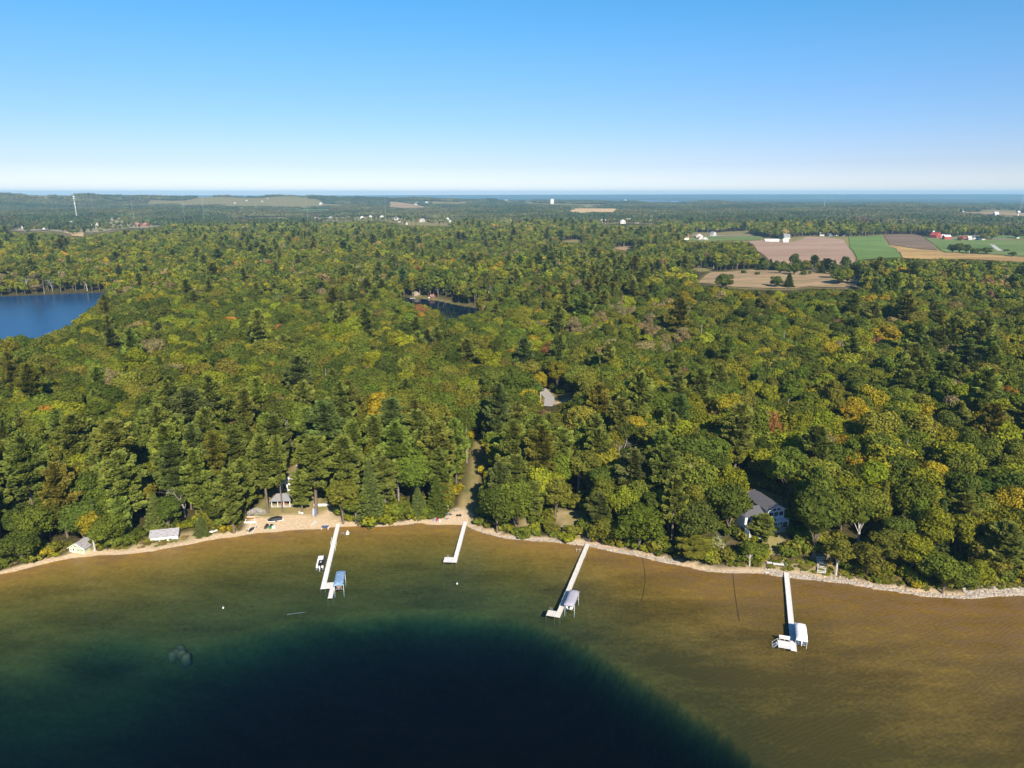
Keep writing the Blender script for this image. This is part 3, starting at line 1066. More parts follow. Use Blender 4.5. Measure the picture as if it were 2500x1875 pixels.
def choose(x, y, rng):
    """species and leaf colour from the place, as the wood changes from pine shore to oak and maple"""
    n = len(x)
    s = (y - shore_y(x)) * 0.96
    px, py, _ = project(x, y, terrain(x, y) + 14)
    u = rng.random(n)
    pinep = 0.02 + 0.36 * sstep(90, 10, s) * sstep(40, -60, x) + 0.04 * sstep(90, 10, s) + (0.02 + 0.13 * sstep(420, 250, s)) * sstep(0.52, 0.70, fbm(x, y, 130, 70))
    pinep = pinep + 0.22 * sstep(1650, 1500, px) * sstep(1350, 1480, px) * sstep(640, 660, py) * sstep(760, 720, py)
    sprp = 0.008 + 0.03 * sstep(0.56, 0.74, fbm(x, y, 100, 71)) + 0.04 * sstep(60, 10, s)
    oakp = sstep(0.40, 0.60, fbm(x, y, 170, 72)) * 0.6 + 0.15
    k = np.where(u < pinep, 3, np.where(u < pinep + sprp, 4, 0))
    u2 = rng.random(n)
    k = np.where(k == 0, np.where(u2 < oakp, 0, np.where(u2 < 0.93, 1, 2)), k)
    deadp = 0.012 + 0.05 * sstep(0.55, 0.75, fbm(x, y, 120, 73)) * sstep(60, 150, s) + 0.16 * sstep(1740, 1690, px) * sstep(1580, 1620, px) * sstep(850, 830, py) * sstep(755, 775, py)
    k = np.where(rng.random(n) < deadp, 5, k)
    names = np.array(['oak', 'maple', 'birch', 'pine', 'spruce', 'dead'])[k]
    # leaf colour
    warm = sstep(0.50, 0.68, fbm(x, y, 95, 80)) * 0.75
    warm = warm + 0.55 * np.exp(-((px - 1340) / 95) ** 2 - ((py - 860) / 90) ** 2)
    warm = warm + 0.45 * sstep(1600, 2000, px) * sstep(760, 860, py) * sstep(1230, 1050, py)
    warm = warm + 0.35 * sstep(700, 250, px) * sstep(560, 620, py) * sstep(880, 800, py)
    warm = warm - 0.25 * sstep(620, 540, py) - 0.25 * sstep(1500, 1350, px) * sstep(900, 980, py) - 0.2 * sstep(1500, 1700, px) * sstep(700, 640, py)
    v = rng.random(n) + 0.0
    t = np.full(n, TNAMES.index('green'))
    idx = TNAMES.index
    wv = np.clip(warm, 0, 1)
    t = np.where(v < 0.34 - 0.2 * wv, idx('dark'), t)
    t = np.where((v > 0.62 - 0.25 * wv), idx('olive'), t)
    t = np.where((v > 0.86 - 0.42 * wv), idx('lime'), t)
    t = np.where((v > 0.987 - 0.10 * wv), idx('yellow'), t)
    t = np.where((v > 0.998 - 0.012 * wv), idx('gold'), t)
    w = rng.random(n)
    t = np.where(w < 0.002 + 0.004 * wv, idx('rust'), t)
    t = np.where((w > 0.995) & (px > 1180), idx('mauve'), t)
    burn = sstep(1760, 1640, px) * sstep(1380, 1480, px) * sstep(880, 850, py) * sstep(730, 760, py) + .5 * sstep(620, 480, px) * sstep(760, 730, py) * sstep(640, 680, py)
    t = np.where((w > 0.978 - 0.22 * burn) & (w < 0.988), idx('grey'), t)
    t = np.where((w > 0.968) & (w < 0.978) & (s > 300), idx('tan'), t)
    t = np.where(names == 'pine', np.where(v < 0.75, idx('pine'), np.where(v < .9, idx('bluegreen'), idx('olive'))), t)
    t = np.where(names == 'spruce', np.where(v < 0.5, idx('bluegreen'), np.where(v < .8, idx('dark'), idx('olive'))), t)
    return names, t


def stand(x, y, rng, small=1.0):
    names, t = choose(x, y, rng)
    n = len(x)
    h = rng.normal(1.0, 0.17, n).clip(0.60, 1.42) * small
    w = (0.35 + 0.70 * h) * rng.normal(1.04, 0.15, n).clip(0.7, 1.45)
    s = (y - shore_y(x)) * 0.96
    edge = sstep(2, 22, s)
    h = h * (0.72 + 0.28 * edge)
    var = np.array([rng.integers(0, len(KINDS[k])) for k in names])
    tint = TARR[t] * rng.normal(1.0, 0.13, (n, 1)).clip(0.7, 1.4) * rng.normal(1.0, 0.05, (n, 3)).clip(0.85, 1.15)
    return names, var, t, h, w, tint


x1, y1 = jitter_points(150, 720, 7.3)
k = allowed(x1, y1, 3.2)
x1, y1 = x1[k], y1[k]
names1, var1, t1, h1, w1, tint1 = stand(x1, y1, RNG)
z1 = terrain(x1, y1)
HH1 = np.array([KIND_H[k] for k in names1]) * h1
RR1 = np.array([KIND_R[k] for k in names1]) * w1
k = ~in_view_of(x1, y1, z1, HH1, RR1)
x1, y1, z1, names1, var1, t1, h1, w1, tint1, HH1, RR1 = [v[k] for v in (x1, y1, z1, names1, var1, t1, h1, w1, tint1, HH1, RR1)]
TREE_NAME = {'oak': 'oak_tree', 'maple': 'maple_tree', 'birch': 'birch_tree', 'pine': 'pine_tree', 'spruce': 'spruce_tree', 'dead': 'dead_tree', 'field': 'field_tree', 'shrub': 'shrub'}
CAT = {'shrub': 'shrub'}


def make_tree(kind, var, x, y, z, h, w, rot, tint, label, group):
    crown, trunk = PARTS[kind, var]
    if kind == 'dead':
        root = link(TREE_NAME[kind], trunk, None, (x, y, z - .2), rot)
        root.scale = (w, w, h)
        tag(root, label, 'tree', group)
        return root
    root = link(TREE_NAME[kind], None, None, (x, y, z - .2), rot)
    root.scale = (w, w, h)
    tag(root, label, CAT.get(kind, 'tree'), group)
    c = link('crown', crown, root)
    c['tint'] = tuple(float(v) for v in tint)
    link('trunk' if kind != 'shrub' else 'stem', trunk, root)
    return root


# single trees that stand out in the photograph: base pixel, kind, shape, height, crown radius, colour, label
SPECIAL = [
    (654.5, 1253, 'pine', 4, 30, 5.0, 'pine', 'tall pine with long bare trunk left of the open gazebo', 'pines on the lodge beach'),
    (690, 1251, 'pine', 5, 29, 3.0, 'pine', 'slim pine whose bare trunk stands right in front of the gazebo', 'pines on the lodge beach'),
    (738, 1252, 'pine', 0, 17, 3.8, 'pine', 'dense low pine beside the two white chairs on the beach', 'pines on the lodge beach'),
    (773, 1255, 'pine', 4, 29.5, 6.2, 'pine', 'broad yellowish pine with paddleboards leaning on its trunk', 'pines on the lodge beach'),
    (853, 1258, 'pine', 1, 31, 5.5, 'pine', 'tallest pine behind the pale leafy tree right of the first dock', 'pines on the lodge beach'),
    (838, 1279, 'maple', 1, 19, 6.0, 'olive', 'pale green leafy tree on the shore just right of the first dock', None),
    (868, 1281, 'maple', 2, 14, 5.0, 'green', 'bright leafy tree leaning over the water right of the first dock', None),
    (908, 1276, 'spruce', 0, 25, 4.2, 'bluegreen', 'spire shaped conifer midway between the first and second docks', None),
    (932, 1283, 'shrub', 1, 5, 4.6, 'lime', 'big lime green bush hanging over the water between the first two docks', None),
    (572, 1302, 'pine', 2, 24, 4.8, 'pine', 'dense pine at the left edge of the sandy beach', None),
    (600, 1262, 'pine', 3, 22, 4.4, 'pine', 'pine beside the brush pile on the sandy beach', None),
    (494, 1306, 'spruce', 1, 7, 2.2, 'bluegreen', 'small blue green spruce on the shore right of the long shed', None),
    (232, 1345, 'birch', 0, 15, 4.4, 'yellow', 'yellow green cedar like tree just right of the green boathouse', None),
    (262, 1343, 'oak', 0, 13, 6.0, 'green', 'rounded green oak between the green boathouse and the long shed', None),
    (60, 1376, 'oak', 1, 12, 7.0, 'dark', 'wide dark oak on the shore at the far left', None),
    (1214, 1302, 'oak', 2, 19, 8.0, 'dark', 'big dark oak right beside the landward end of the second dock', None),
    (1260, 1300, 'oak', 3, 20, 8.0, 'green', 'broad green oak at the foot of the bare bank', None),
    (1355, 1270, 'maple', 0, 17, 5.5, 'olive', 'olive green tree with bare trunk on the eroded sandy bank', None),
    (1402, 1308, 'shrub', 0, 3.6, 3.2, 'olive', 'olive bush on the bare bank above the third dock, left one', 'bushes on the bare bank'),
    (1428, 1298, 'shrub', 1, 4.2, 3.4, 'green', 'green bush on the bare bank above the third dock, right one', 'bushes on the bare bank'),
    (1380, 1322, 'shrub', 2, 3.0, 3.2, 'lime', 'lime bush by the stones left of the third dock', 'bushes on the bare bank'),
    (1284, 1312, 'shrub', 2, 3.4, 3.4, 'green', 'green bush by the stones below the left sandy gap', 'bushes on the bare bank'),
    (1690, 1372, 'pine', 3, 9, 5.0, 'olive', 'low leaning pine reaching over the water right of the third dock', None),
    (1858, 1332, 'pine', 0, 11, 3.6, 'pine', 'pointed pine in front of the white house', None),
    (1985, 1362, 'maple', 1, 25, 8.5, 'dark', 'tall dark leafy tree right of the fourth dock stairs', None),
    (1776, 1308, 'oak', 0, 19, 7.5, 'dark', 'wide dark oak hiding the left side of the white house', None),
    (2385, 1440, 'maple', 3, 10, 4.2, 'lime', 'small bright lime tree on the shore at the right end', None),
    (2300, 1450, 'oak', 2, 13, 7.5, 'green', 'round green oak leaning over the rocks at the right end', None),
    (2040, 1405, 'birch', 1, 13, 4.5, 'olive', 'thin pale tree beside the white frames on the right bank', None),
    (688, 1118, 'dead', 0, 20, 7.0, 'grey', 'large bare white dead tree behind the lodge', None),
    (703, 1142, 'dead', 1, 17, 6.0, 'grey', 'second bare grey tree just in front of the larger dead one', None),
    (1061, 1035, 'dead', 0, 14, 6.0, 'grey', 'bare white dead tree left of the grassy track in the wood', None),
    (1140, 1132, 'dead', 2, 16, 4.0, 'grey', 'thin dead trunk at the left side of the grassy track', None),
    (975, 1240, 'dead', 2, 13, 4.0, 'grey', 'dead grey snag behind the shore between the first two docks', None),
    (577, 1100, 'oak', 1, 14, 8.5, 'rust', 'rusty red oak alone among dark green trees on the left', None),
    (536, 960, 'oak', 2, 13, 6.5, 'lime', 'rounded yellow green oak standing out in the left wood', None),
    (1247, 915, 'maple', 2, 18, 6.0, 'gold', 'orange gold maple in the middle of the wood', None),
    (1330, 1085, 'maple', 0, 17, 5.5, 'mauve', 'dull mauve tree right of the grassy track', None),
    (1468, 1075, 'birch', 0, 16, 3.8, 'mauve', 'slim mauve tree on the slope above the third dock', None),
    (1660, 1075, 'birch', 1, 13, 3.6, 'red', 'small red maple on the slope left of the white house', None),
    (1700, 1130, 'maple', 1, 16, 4.5, 'yellow', 'yellow tinged tree on the slope left of the white house', None),
    (2247, 1090, 'maple', 0, 21, 6.5, 'yellow', 'bright yellow maple in the right hand wood', None),
    (2310, 1200, 'maple', 2, 22, 7.0, 'lime', 'yellow green maple high in the right hand wood', None),
    (2400, 1250, 'birch', 0, 12, 4.2, 'gold', 'small orange tree low in the right hand wood', None),
    (1880, 850, 'maple', 3, 19, 5.5, 'yellow', 'yellow maple beside the dead trunks in the upper right wood', None),
    (1775, 880, 'maple', 1, 18, 5.5, 'gold', 'amber maple just below the dead trunks in the upper wood', None),
    (166, 862, 'dead', 2, 17, 4.0, 'grey', 'bleached dead trunk near the inland lake', None),
    (1320, 985, 'birch', 1, 19, 3.5, 'yellow', 'pale trunked birch with yellow leaves beside the grey drive', None),
    # the meadow and field trees on the right
    (1766, 706, 'field', 0, 17, 9.5, 'dark', 'solitary dark round oak at the left end of the tan meadow', 'trees scattered on the tan meadow'),
    (1903, 668, 'field', 1, 13, 7.0, 'green', 'rounded tree casting a shadow on the meadow', 'trees scattered on the tan meadow'),
    (1926, 666, 'shrub', 0, 6, 4.0, 'dark', 'small dark bush beside the rounded meadow tree', 'trees scattered on the tan meadow'),
    (1938, 672, 'field', 1, 16, 6.0, 'dark', 'tall dark tree near the middle of the meadow', 'trees scattered on the tan meadow'),
    (1939, 652, 'field', 2, 19, 7.0, 'dark', 'large dark tree between ploughed field and meadow', 'trees scattered on the tan meadow'),
    (1964, 660, 'field', 0, 14, 6.5, 'olive', 'brownish green tree between ploughed field and meadow', 'trees scattered on the tan meadow'),
    (1985, 658, 'pine', 0, 19, 5.5, 'bluegreen', 'tall pine between ploughed field and meadow', 'trees scattered on the tan meadow'),
    (2014, 667, 'pine', 1, 18, 7.0, 'bluegreen', 'broad pine with a dark shadow on the meadow', 'trees scattered on the tan meadow'),
    (2040, 680, 'field', 0, 17, 8.0, 'dark', 'largest dark oak of the clump at the meadow end', 'trees scattered on the tan meadow'),
    (2050, 694, 'field', 2, 15, 8.0, 'green', 'green oak at the front of the clump at the meadow end', 'trees scattered on the tan meadow'),
    (2068, 692, 'field', 2, 17, 6.0, 'lime', 'yellow green tree at the right of the clump at the meadow end', 'trees scattered on the tan meadow'),
    (2064, 660, 'field', 1, 20, 7.0, 'dark', 'dark tree at the corner of the ploughed field', 'trees scattered on the tan meadow'),
    (1925, 702, 'spruce', 0, 16, 5.0, 'dark', 'dark leaning conifer at the lower edge of the meadow', 'trees scattered on the tan meadow'),
    (1896, 702, 'field', 0, 13, 6.5, 'dark', 'round dark tree at the lower edge of the meadow', 'trees scattered on the tan meadow'),
    (1964, 672, 'shrub', 1, 5, 4.5, 'dark', 'dark round bush in the middle of the meadow', 'trees scattered on the tan meadow'),
    (1816, 668, 'shrub', 2, 5, 3.5, 'dark', 'small dark bush at the left of the tan meadow', 'trees scattered on the tan meadow'),
    (1849, 672, 'shrub', 0, 4, 3.0, 'dark', 'tiny dark bush right of the small meadow bush', 'trees scattered on the tan meadow'),
    (1860, 656, 'pine', 2, 15, 6.0, 'bluegreen', 'blue green pine at the left end of the meadow hedge', 'trees scattered on the tan meadow'),
    (1880, 657, 'spruce', 1, 14, 4.5, 'bluegreen', 'pointed conifer in the meadow hedge', 'trees scattered on the tan meadow'),
    (2325, 617, 'field', 1, 15, 8.0, 'dark', 'leftmost dark tree of the clump below the red barns', 'trees below the red barns'),
    (2342, 618, 'field', 0, 17, 9.0, 'dark', 'tallest dark tree of the clump below the red barns', 'trees below the red barns'),
    (2358, 618, 'field', 2, 15, 8.0, 'dark', 'rightmost dark tree of the clump below the red barns', 'trees below the red barns'),
    (2366, 619, 'birch', 0, 12, 4.0, 'bluegreen', 'slim grey green tree at the end of the barn clump', 'trees below the red barns'),
    (2380, 619, 'shrub', 1, 8, 6.5, 'dark', 'low dark bush right of the barn clump', 'trees below the red barns'),
    (2407, 620, 'field', 0, 11, 8.0, 'dark', 'lone rounded tree on the field edge right of the barn clump', 'trees below the red barns'),
    (2454, 614, 'shrub', 2, 5, 4.5, 'dark', 'small bush by the pale farm track', 'trees below the red barns'),
    (2472, 626, 'field', 1, 8, 5.5, 'dark', 'small round tree at the right edge of the fields', 'trees below the red barns'),
    (2342, 588, 'shrub', 0, 7, 5.5, 'dark', 'dark bush in front of the red and white barn', 'trees below the red barns'),
    (2420, 585, 'field', 0, 22, 9.5, 'lime', 'big bright green tree beside the farmhouse', 'trees around the farm'),
    (2400, 586, 'field', 0, 15, 7.0, 'olive', 'olive tree just left of the farmhouse', 'trees around the farm'),
    (2480, 583, 'field', 2, 18, 9.5, 'dark', 'dark tree mass behind the far right road', 'trees around the farm'),
]
_hedge = [(1852, 660), (1866, 658), (1873, 661), (1888, 659), (1895, 662), (1911, 660), (1919, 663), (1930, 657), (1950, 659), (1957, 663), (1974, 660), (1998, 663), (2005, 668), (2024, 664), (2031, 671), (2036, 660), (2046, 668), (2056, 676), (2060, 668), (2076, 676)]
for n_, (hx, hy) in enumerate(_hedge):
    _c = ('dark', 'green', 'bluegreen', 'olive')[n_ % 4]
    _d = {'dark': 'dark green', 'green': 'mid green', 'bluegreen': 'bluish green', 'olive': 'olive green'}[_c] + (' rounded tree' if n_ % 3 else ' conifer')
    _cnt = sum(1 for q in SPECIAL if q[7].startswith(_d + ' in the meadow hedge'))
    SPECIAL.append((hx, hy, 'field' if n_ % 3 else 'spruce', n_ % 3, 9 + (n_ * 5) % 7, 4.2 + (n_ * 3) % 3, _c,
                    _d + ' in the meadow hedge, ' + ('leftmost', 'second', 'third', 'fourth')[_cnt] + ' of its look', 'hedge trees above the tan meadow'))
_sp = []
for q in SPECIAL:
    px, py, kind, var, hgt, rad, col, lab, grp = q
    gx, gy, gz = at(px, py)
    s_ = float((gy - shore_y(np.array([gx]))[0]) * 0.96)
    if s_ < 1.5:
        gy += 1.6 - s_
        gz = T(gx, gy)
    _sp.append((gx, gy, rad))
    base_t = np.array(TARR[TNAMES.index(col)])
    make_tree(kind, var, gx, gy, gz, hgt / KIND_H[kind], rad / KIND_R[kind], (px * 7.7) % 6.28, base_t, lab, grp)
keep = np.ones(len(x1), bool)
for gx, gy, rad in _sp:
    keep &= np.hypot(x1 - gx, y1 - gy) > rad * 0.62 + 0.25 * RR1
x1, y1, z1, names1, var1, t1, h1, w1, tint1, HH1, RR1 = [v[keep] for v in (x1, y1, z1, names1, var1, t1, h1, w1, tint1, HH1, RR1)]

# the trees that show largest are things of their own
N_SINGLE = 190
p1x, p1y, p1d = project(x1, y1, z1 + HH1 * .6)
in_frame = (p1x > 8) & (p1x < 2492) & (p1y < 1600)
s1 = (y1 - shore_y(x1)) * 0.96
show = np.where(in_frame, HH1 * RR1 ** 0.5 / p1d ** 1.5 * np.where(s1 < 16, 1.25, 1.0), 0)
order = np.argsort(-show)
single = order[:N_SINGLE]
COLOR_WORD = {'dark': 'dark green', 'green': 'mid green', 'olive': 'olive green', 'lime': 'yellow green', 'yellow': 'yellow', 'gold': 'orange', 'rust': 'rusty', 'red': 'red', 'mauve': 'mauve',
              'pine': 'pale green', 'bluegreen': 'bluish green', 'grey': 'greyish', 'tan': 'tan'}
KIND_WORD = {'oak': 'round oak', 'maple': 'maple', 'birch': 'slim birch', 'pine': 'pine', 'spruce': 'conifer', 'dead': 'dead tree'}
PLACES = [(168, 'left of the green boathouse'), (370, 'between boathouse and long shed'), (440, 'behind the long shed'), (600, 'left of the beach'), (800, 'behind the lodge beach'),
          (1000, 'between first two docks'), (1185, 'by the grassy track'), (1430, 'left of third dock'), (1545, 'by third dock'), (1660, 'right of third dock'), (1830, 'left of the white house'), (2020, 'around the white house'),
          (2140, 'right of the white house'), (2270, 'far right of the white house'), (9999, 'at the right end')]
bx, by, _ = project(x1, y1, z1)
texts = {}
for i in single:
    row = 'at the waterline' if s1[i] < 11 else ('just behind the shore' if s1[i] < 26 else ('on the lower slope' if s1[i] < 45 else 'higher up'))
    place = next(nm for lim, nm in PLACES if bx[i] < lim)
    cw = '' if names1[i] == 'dead' else COLOR_WORD[TNAMES[t1[i]]] + ' '
    texts.setdefault((cw + KIND_WORD[names1[i]], row, place), []).append(i)
ORD = ['first', 'second', 'third', 'fourth', 'fifth', 'sixth', 'seventh', 'eighth', 'ninth', 'tenth', 'eleventh', 'twelfth']
for (what, row, place), ids in texts.items():
    ids = sorted(ids, key=lambda i: bx[i])
    for n_, i in enumerate(ids):
        lab = '%s %s %s' % (what, row, place)
        if len(ids) > 1:
            lab += ', ' + ('leftmost' if n_ == 0 else ('rightmost' if n_ == len(ids) - 1 else ORD[min(n_, 11)] + ' from left'))
        make_tree(names1[i], var1[i], x1[i], y1[i], z1[i], h1[i], w1[i], float(RNG.uniform(0, 6.28)), tint1[i], lab, 'trees along the lake shore')
rest = np.ones(len(x1), bool)
rest[single] = False
x1, y1, z1, names1, var1, h1, w1, tint1 = [v[rest] for v in (x1, y1, z1, names1, var1, h1, w1, tint1)]


# the middle wood, 720 m to 2.3 km
x2, y2 = jitter_points(720, 2300, 8.6)
k = allowed(x2, y2, 3.0)
x2, y2 = x2[k], y2[k]
opn = fbm(x2, y2, 260, 90) - 0.06 * sstep(1300, 1800, np.hypot(x2, y2))
k = (opn > 0.345)
x2, y2 = x2[k], y2[k]
names2, var2, t2, h2, w2, tint2 = stand(x2, y2, RNG, 0.95)
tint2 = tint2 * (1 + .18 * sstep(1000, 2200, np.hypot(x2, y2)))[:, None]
z2 = terrain(x2, y2)
HH2 = np.array([KIND_H[k] for k in names2]) * h2
RR2 = np.array([KIND_R[k] for k in names2]) * w2
k = ~in_view_of(x2, y2, z2, HH2, RR2)
x2, y2, z2, names2, var2, h2, w2, tint2 = [v[k] for v in (x2, y2, z2, names2, var2, h2, w2, tint2)]
gx_, gy_, gn_ = [], [], 0
for w, kind, v in CLEAR:
    if kind == 'village':
        lo, hi = w.min(0), w.max(0)
        q = RNG.uniform(lo, hi, (1600, 2))
        q = q[in_poly(q[:, 0], q[:, 1], w)][:230]
        gx_.append(q[:, 0])
        gy_.append(q[:, 1])
gx_, gy_ = np.concatenate(gx_), np.concatenate(gy_)
gk, gv, gt, gh, gw, gtint = stand(gx_, gy_, RNG, 0.62)
x2, y2, z2 = np.concatenate([x2, gx_]), np.concatenate([y2, gy_]), np.concatenate([z2, terrain(gx_, gy_)])
names2, var2, h2, w2, tint2 = np.concatenate([names2, gk]), np.concatenate([var2, gv]), np.concatenate([h2, gh]), np.concatenate([w2, gw]), np.concatenate([tint2, gtint])
pick2 = np.array([PROTO_INDEX[a, b] for a, b in zip(names2, var2)])
rot2 = np.stack([RNG.normal(0, .03, len(x2)), RNG.normal(0, .03, len(x2)), RNG.uniform(0, 6.283, len(x2))], 1)
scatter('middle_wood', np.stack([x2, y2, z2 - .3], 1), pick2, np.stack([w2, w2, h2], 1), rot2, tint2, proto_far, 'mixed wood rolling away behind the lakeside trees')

# the far country, canopy patches to the skyline
x3, y3 = jitter_points(2300, 7300, 43, 43, 0.45)
k = allowed(x3, y3, 3.0)
x3, y3 = x3[k], y3[k]
z3 = terrain(x3, y3)
k = (fbm(x3, y3, 520, 95) > 0.41) & ~in_view_of(x3, y3, z3, np.full(len(x3), 17.0), np.full(len(x3), 18.0))
x3, y3, z3 = x3[k], y3[k], z3[k]
n3 = len(x3)
base3 = np.array([(0.082, 0.108, 0.042)]) * (1 - sstep(.4, .62, fbm(x3, y3, 300, 96)))[:, None] + np.array([(0.155, 0.155, 0.060)]) * sstep(.4, .62, fbm(x3, y3, 300, 96))[:, None]
tint3 = base3 * RNG.normal(1, .15, (n3, 1)).clip(.6, 1.5)
k = RNG.random(n3) < 0.03
tint3[k] = np.array([0.13, 0.095, 0.05])
sc3 = RNG.uniform(.95, 1.25, n3)
scatter('far_wood', np.stack([x3, y3, z3 - .5], 1), RNG.integers(0, 5, n3), np.stack([sc3, sc3, RNG.uniform(.7, 1.15, n3)], 1),
        np.stack([x3 * 0, x3 * 0, RNG.uniform(0, 6.28, n3)], 1), tint3, proto_patch, 'far woods fading into blue haze below the skyline')
print('trees near', len(x1), 'middle', len(x2), 'patches', n3)

pick1 = np.array([PROTO_INDEX[a, b] for a, b in zip(names1, var1)])
rot1 = np.stack([RNG.normal(0, .03, len(x1)), RNG.normal(0, .03, len(x1)), RNG.uniform(0, 6.283, len(x1))], 1)
scatter('near_wood', np.stack([x1, y1, z1 - .2], 1), pick1, np.stack([w1, w1, h1], 1), rot1, tint1, proto_near, 'dense mixed lakeside wood')

# bushes and saplings under the wood's edge along the shore and round the clearings
xb, yb = jitter_points(150, 420, 2.7)
sb = (yb - shore_y(xb)) * 0.96
near_clear = np.full(len(xb), 99.0)
for w, kind, v in CLEAR:
    if np.hypot(w[:, 0].mean(), w[:, 1].mean()) < 700:
        near_clear = np.minimum(near_clear, np.abs(poly_dist(xb, yb, w)))
k = (sb > 2.6) & allowed(xb, yb, 2.6) & ((sb < 13) | (near_clear < 7)) & (RNG.random(len(xb)) < np.where(sb < 7, .8, .6))
xb, yb, sb = xb[k], yb[k], sb[k]
zb = terrain(xb, yb)
hb_ = RNG.uniform(.55, 1.5, len(xb)) * np.clip(sb / 5, .5, 1.25)
k = ~in_view_of(xb, yb, zb, hb_ * 2.6, hb_ * 1.8)
xb, yb, zb, hb_ = xb[k], yb[k], zb[k], hb_[k]
nb_ = len(xb)
tb = TARR[RNG.choice([TNAMES.index(q) for q in ('green', 'olive', 'lime', 'dark', 'yellow')], nb_, p=[.33, .33, .2, .1, .04])] * RNG.normal(1, .15, (nb_, 1)).clip(.7, 1.4)
scatter('undergrowth', np.stack([xb, yb, zb], 1), np.array([PROTO_INDEX['shrub', 0]] * nb_) + RNG.integers(0, 3, nb_), np.stack([hb_ * 1.15, hb_ * 1.15, hb_], 1),
        np.stack([xb * 0, xb * 0, RNG.uniform(0, 6.28, nb_)], 1), tb, proto_near, 'low leafy bushes under the edge of the wood')

# grass tussocks on the open strips of the left shore and the right bank
xg, yg = jitter_points(150, 330, 1.25, 41, .5)
sg = (yg - shore_y(xg)) * 0.96
k = (sg > 2.8) & (sg < 9) & ((xg < -40) | (xg > 75)) & (fbm(xg, yg, 7, 77) > .36) & (RNG.random(len(xg)) < .75)
pgx, pgy, _ = project(xg, yg, xg * 0)
k &= ~((pgx > 575) & (pgx < 850))
for q in (LAKE_W,):
    k &= poly_dist(xg, yg, q) > 3
xg, yg, sg = xg[k], yg[k], sg[k]
ng_ = len(xg)
hg = RNG.uniform(.10, .30, ng_) * np.clip(sg / 4, .5, 1.2)
tg = TARR[RNG.choice([TNAMES.index(q) for q in ('olive', 'lime', 'green', 'tan')], ng_, p=[.42, .2, .2, .18])] * RNG.normal(1, .15, (ng_, 1)).clip(.7, 1.4)
scatter('shore_grass', np.stack([xg, yg, terrain(xg, yg)], 1), np.array([PROTO_INDEX['shrub', 0]] * ng_) + RNG.integers(0, 3, ng_), np.stack([hg * 2.4, hg * 2.4, hg], 1),
        np.stack([xg * 0, xg * 0, RNG.uniform(0, 6.28, ng_)], 1), tg, proto_near, 'tufts of green and yellow grass along the sandy shore')

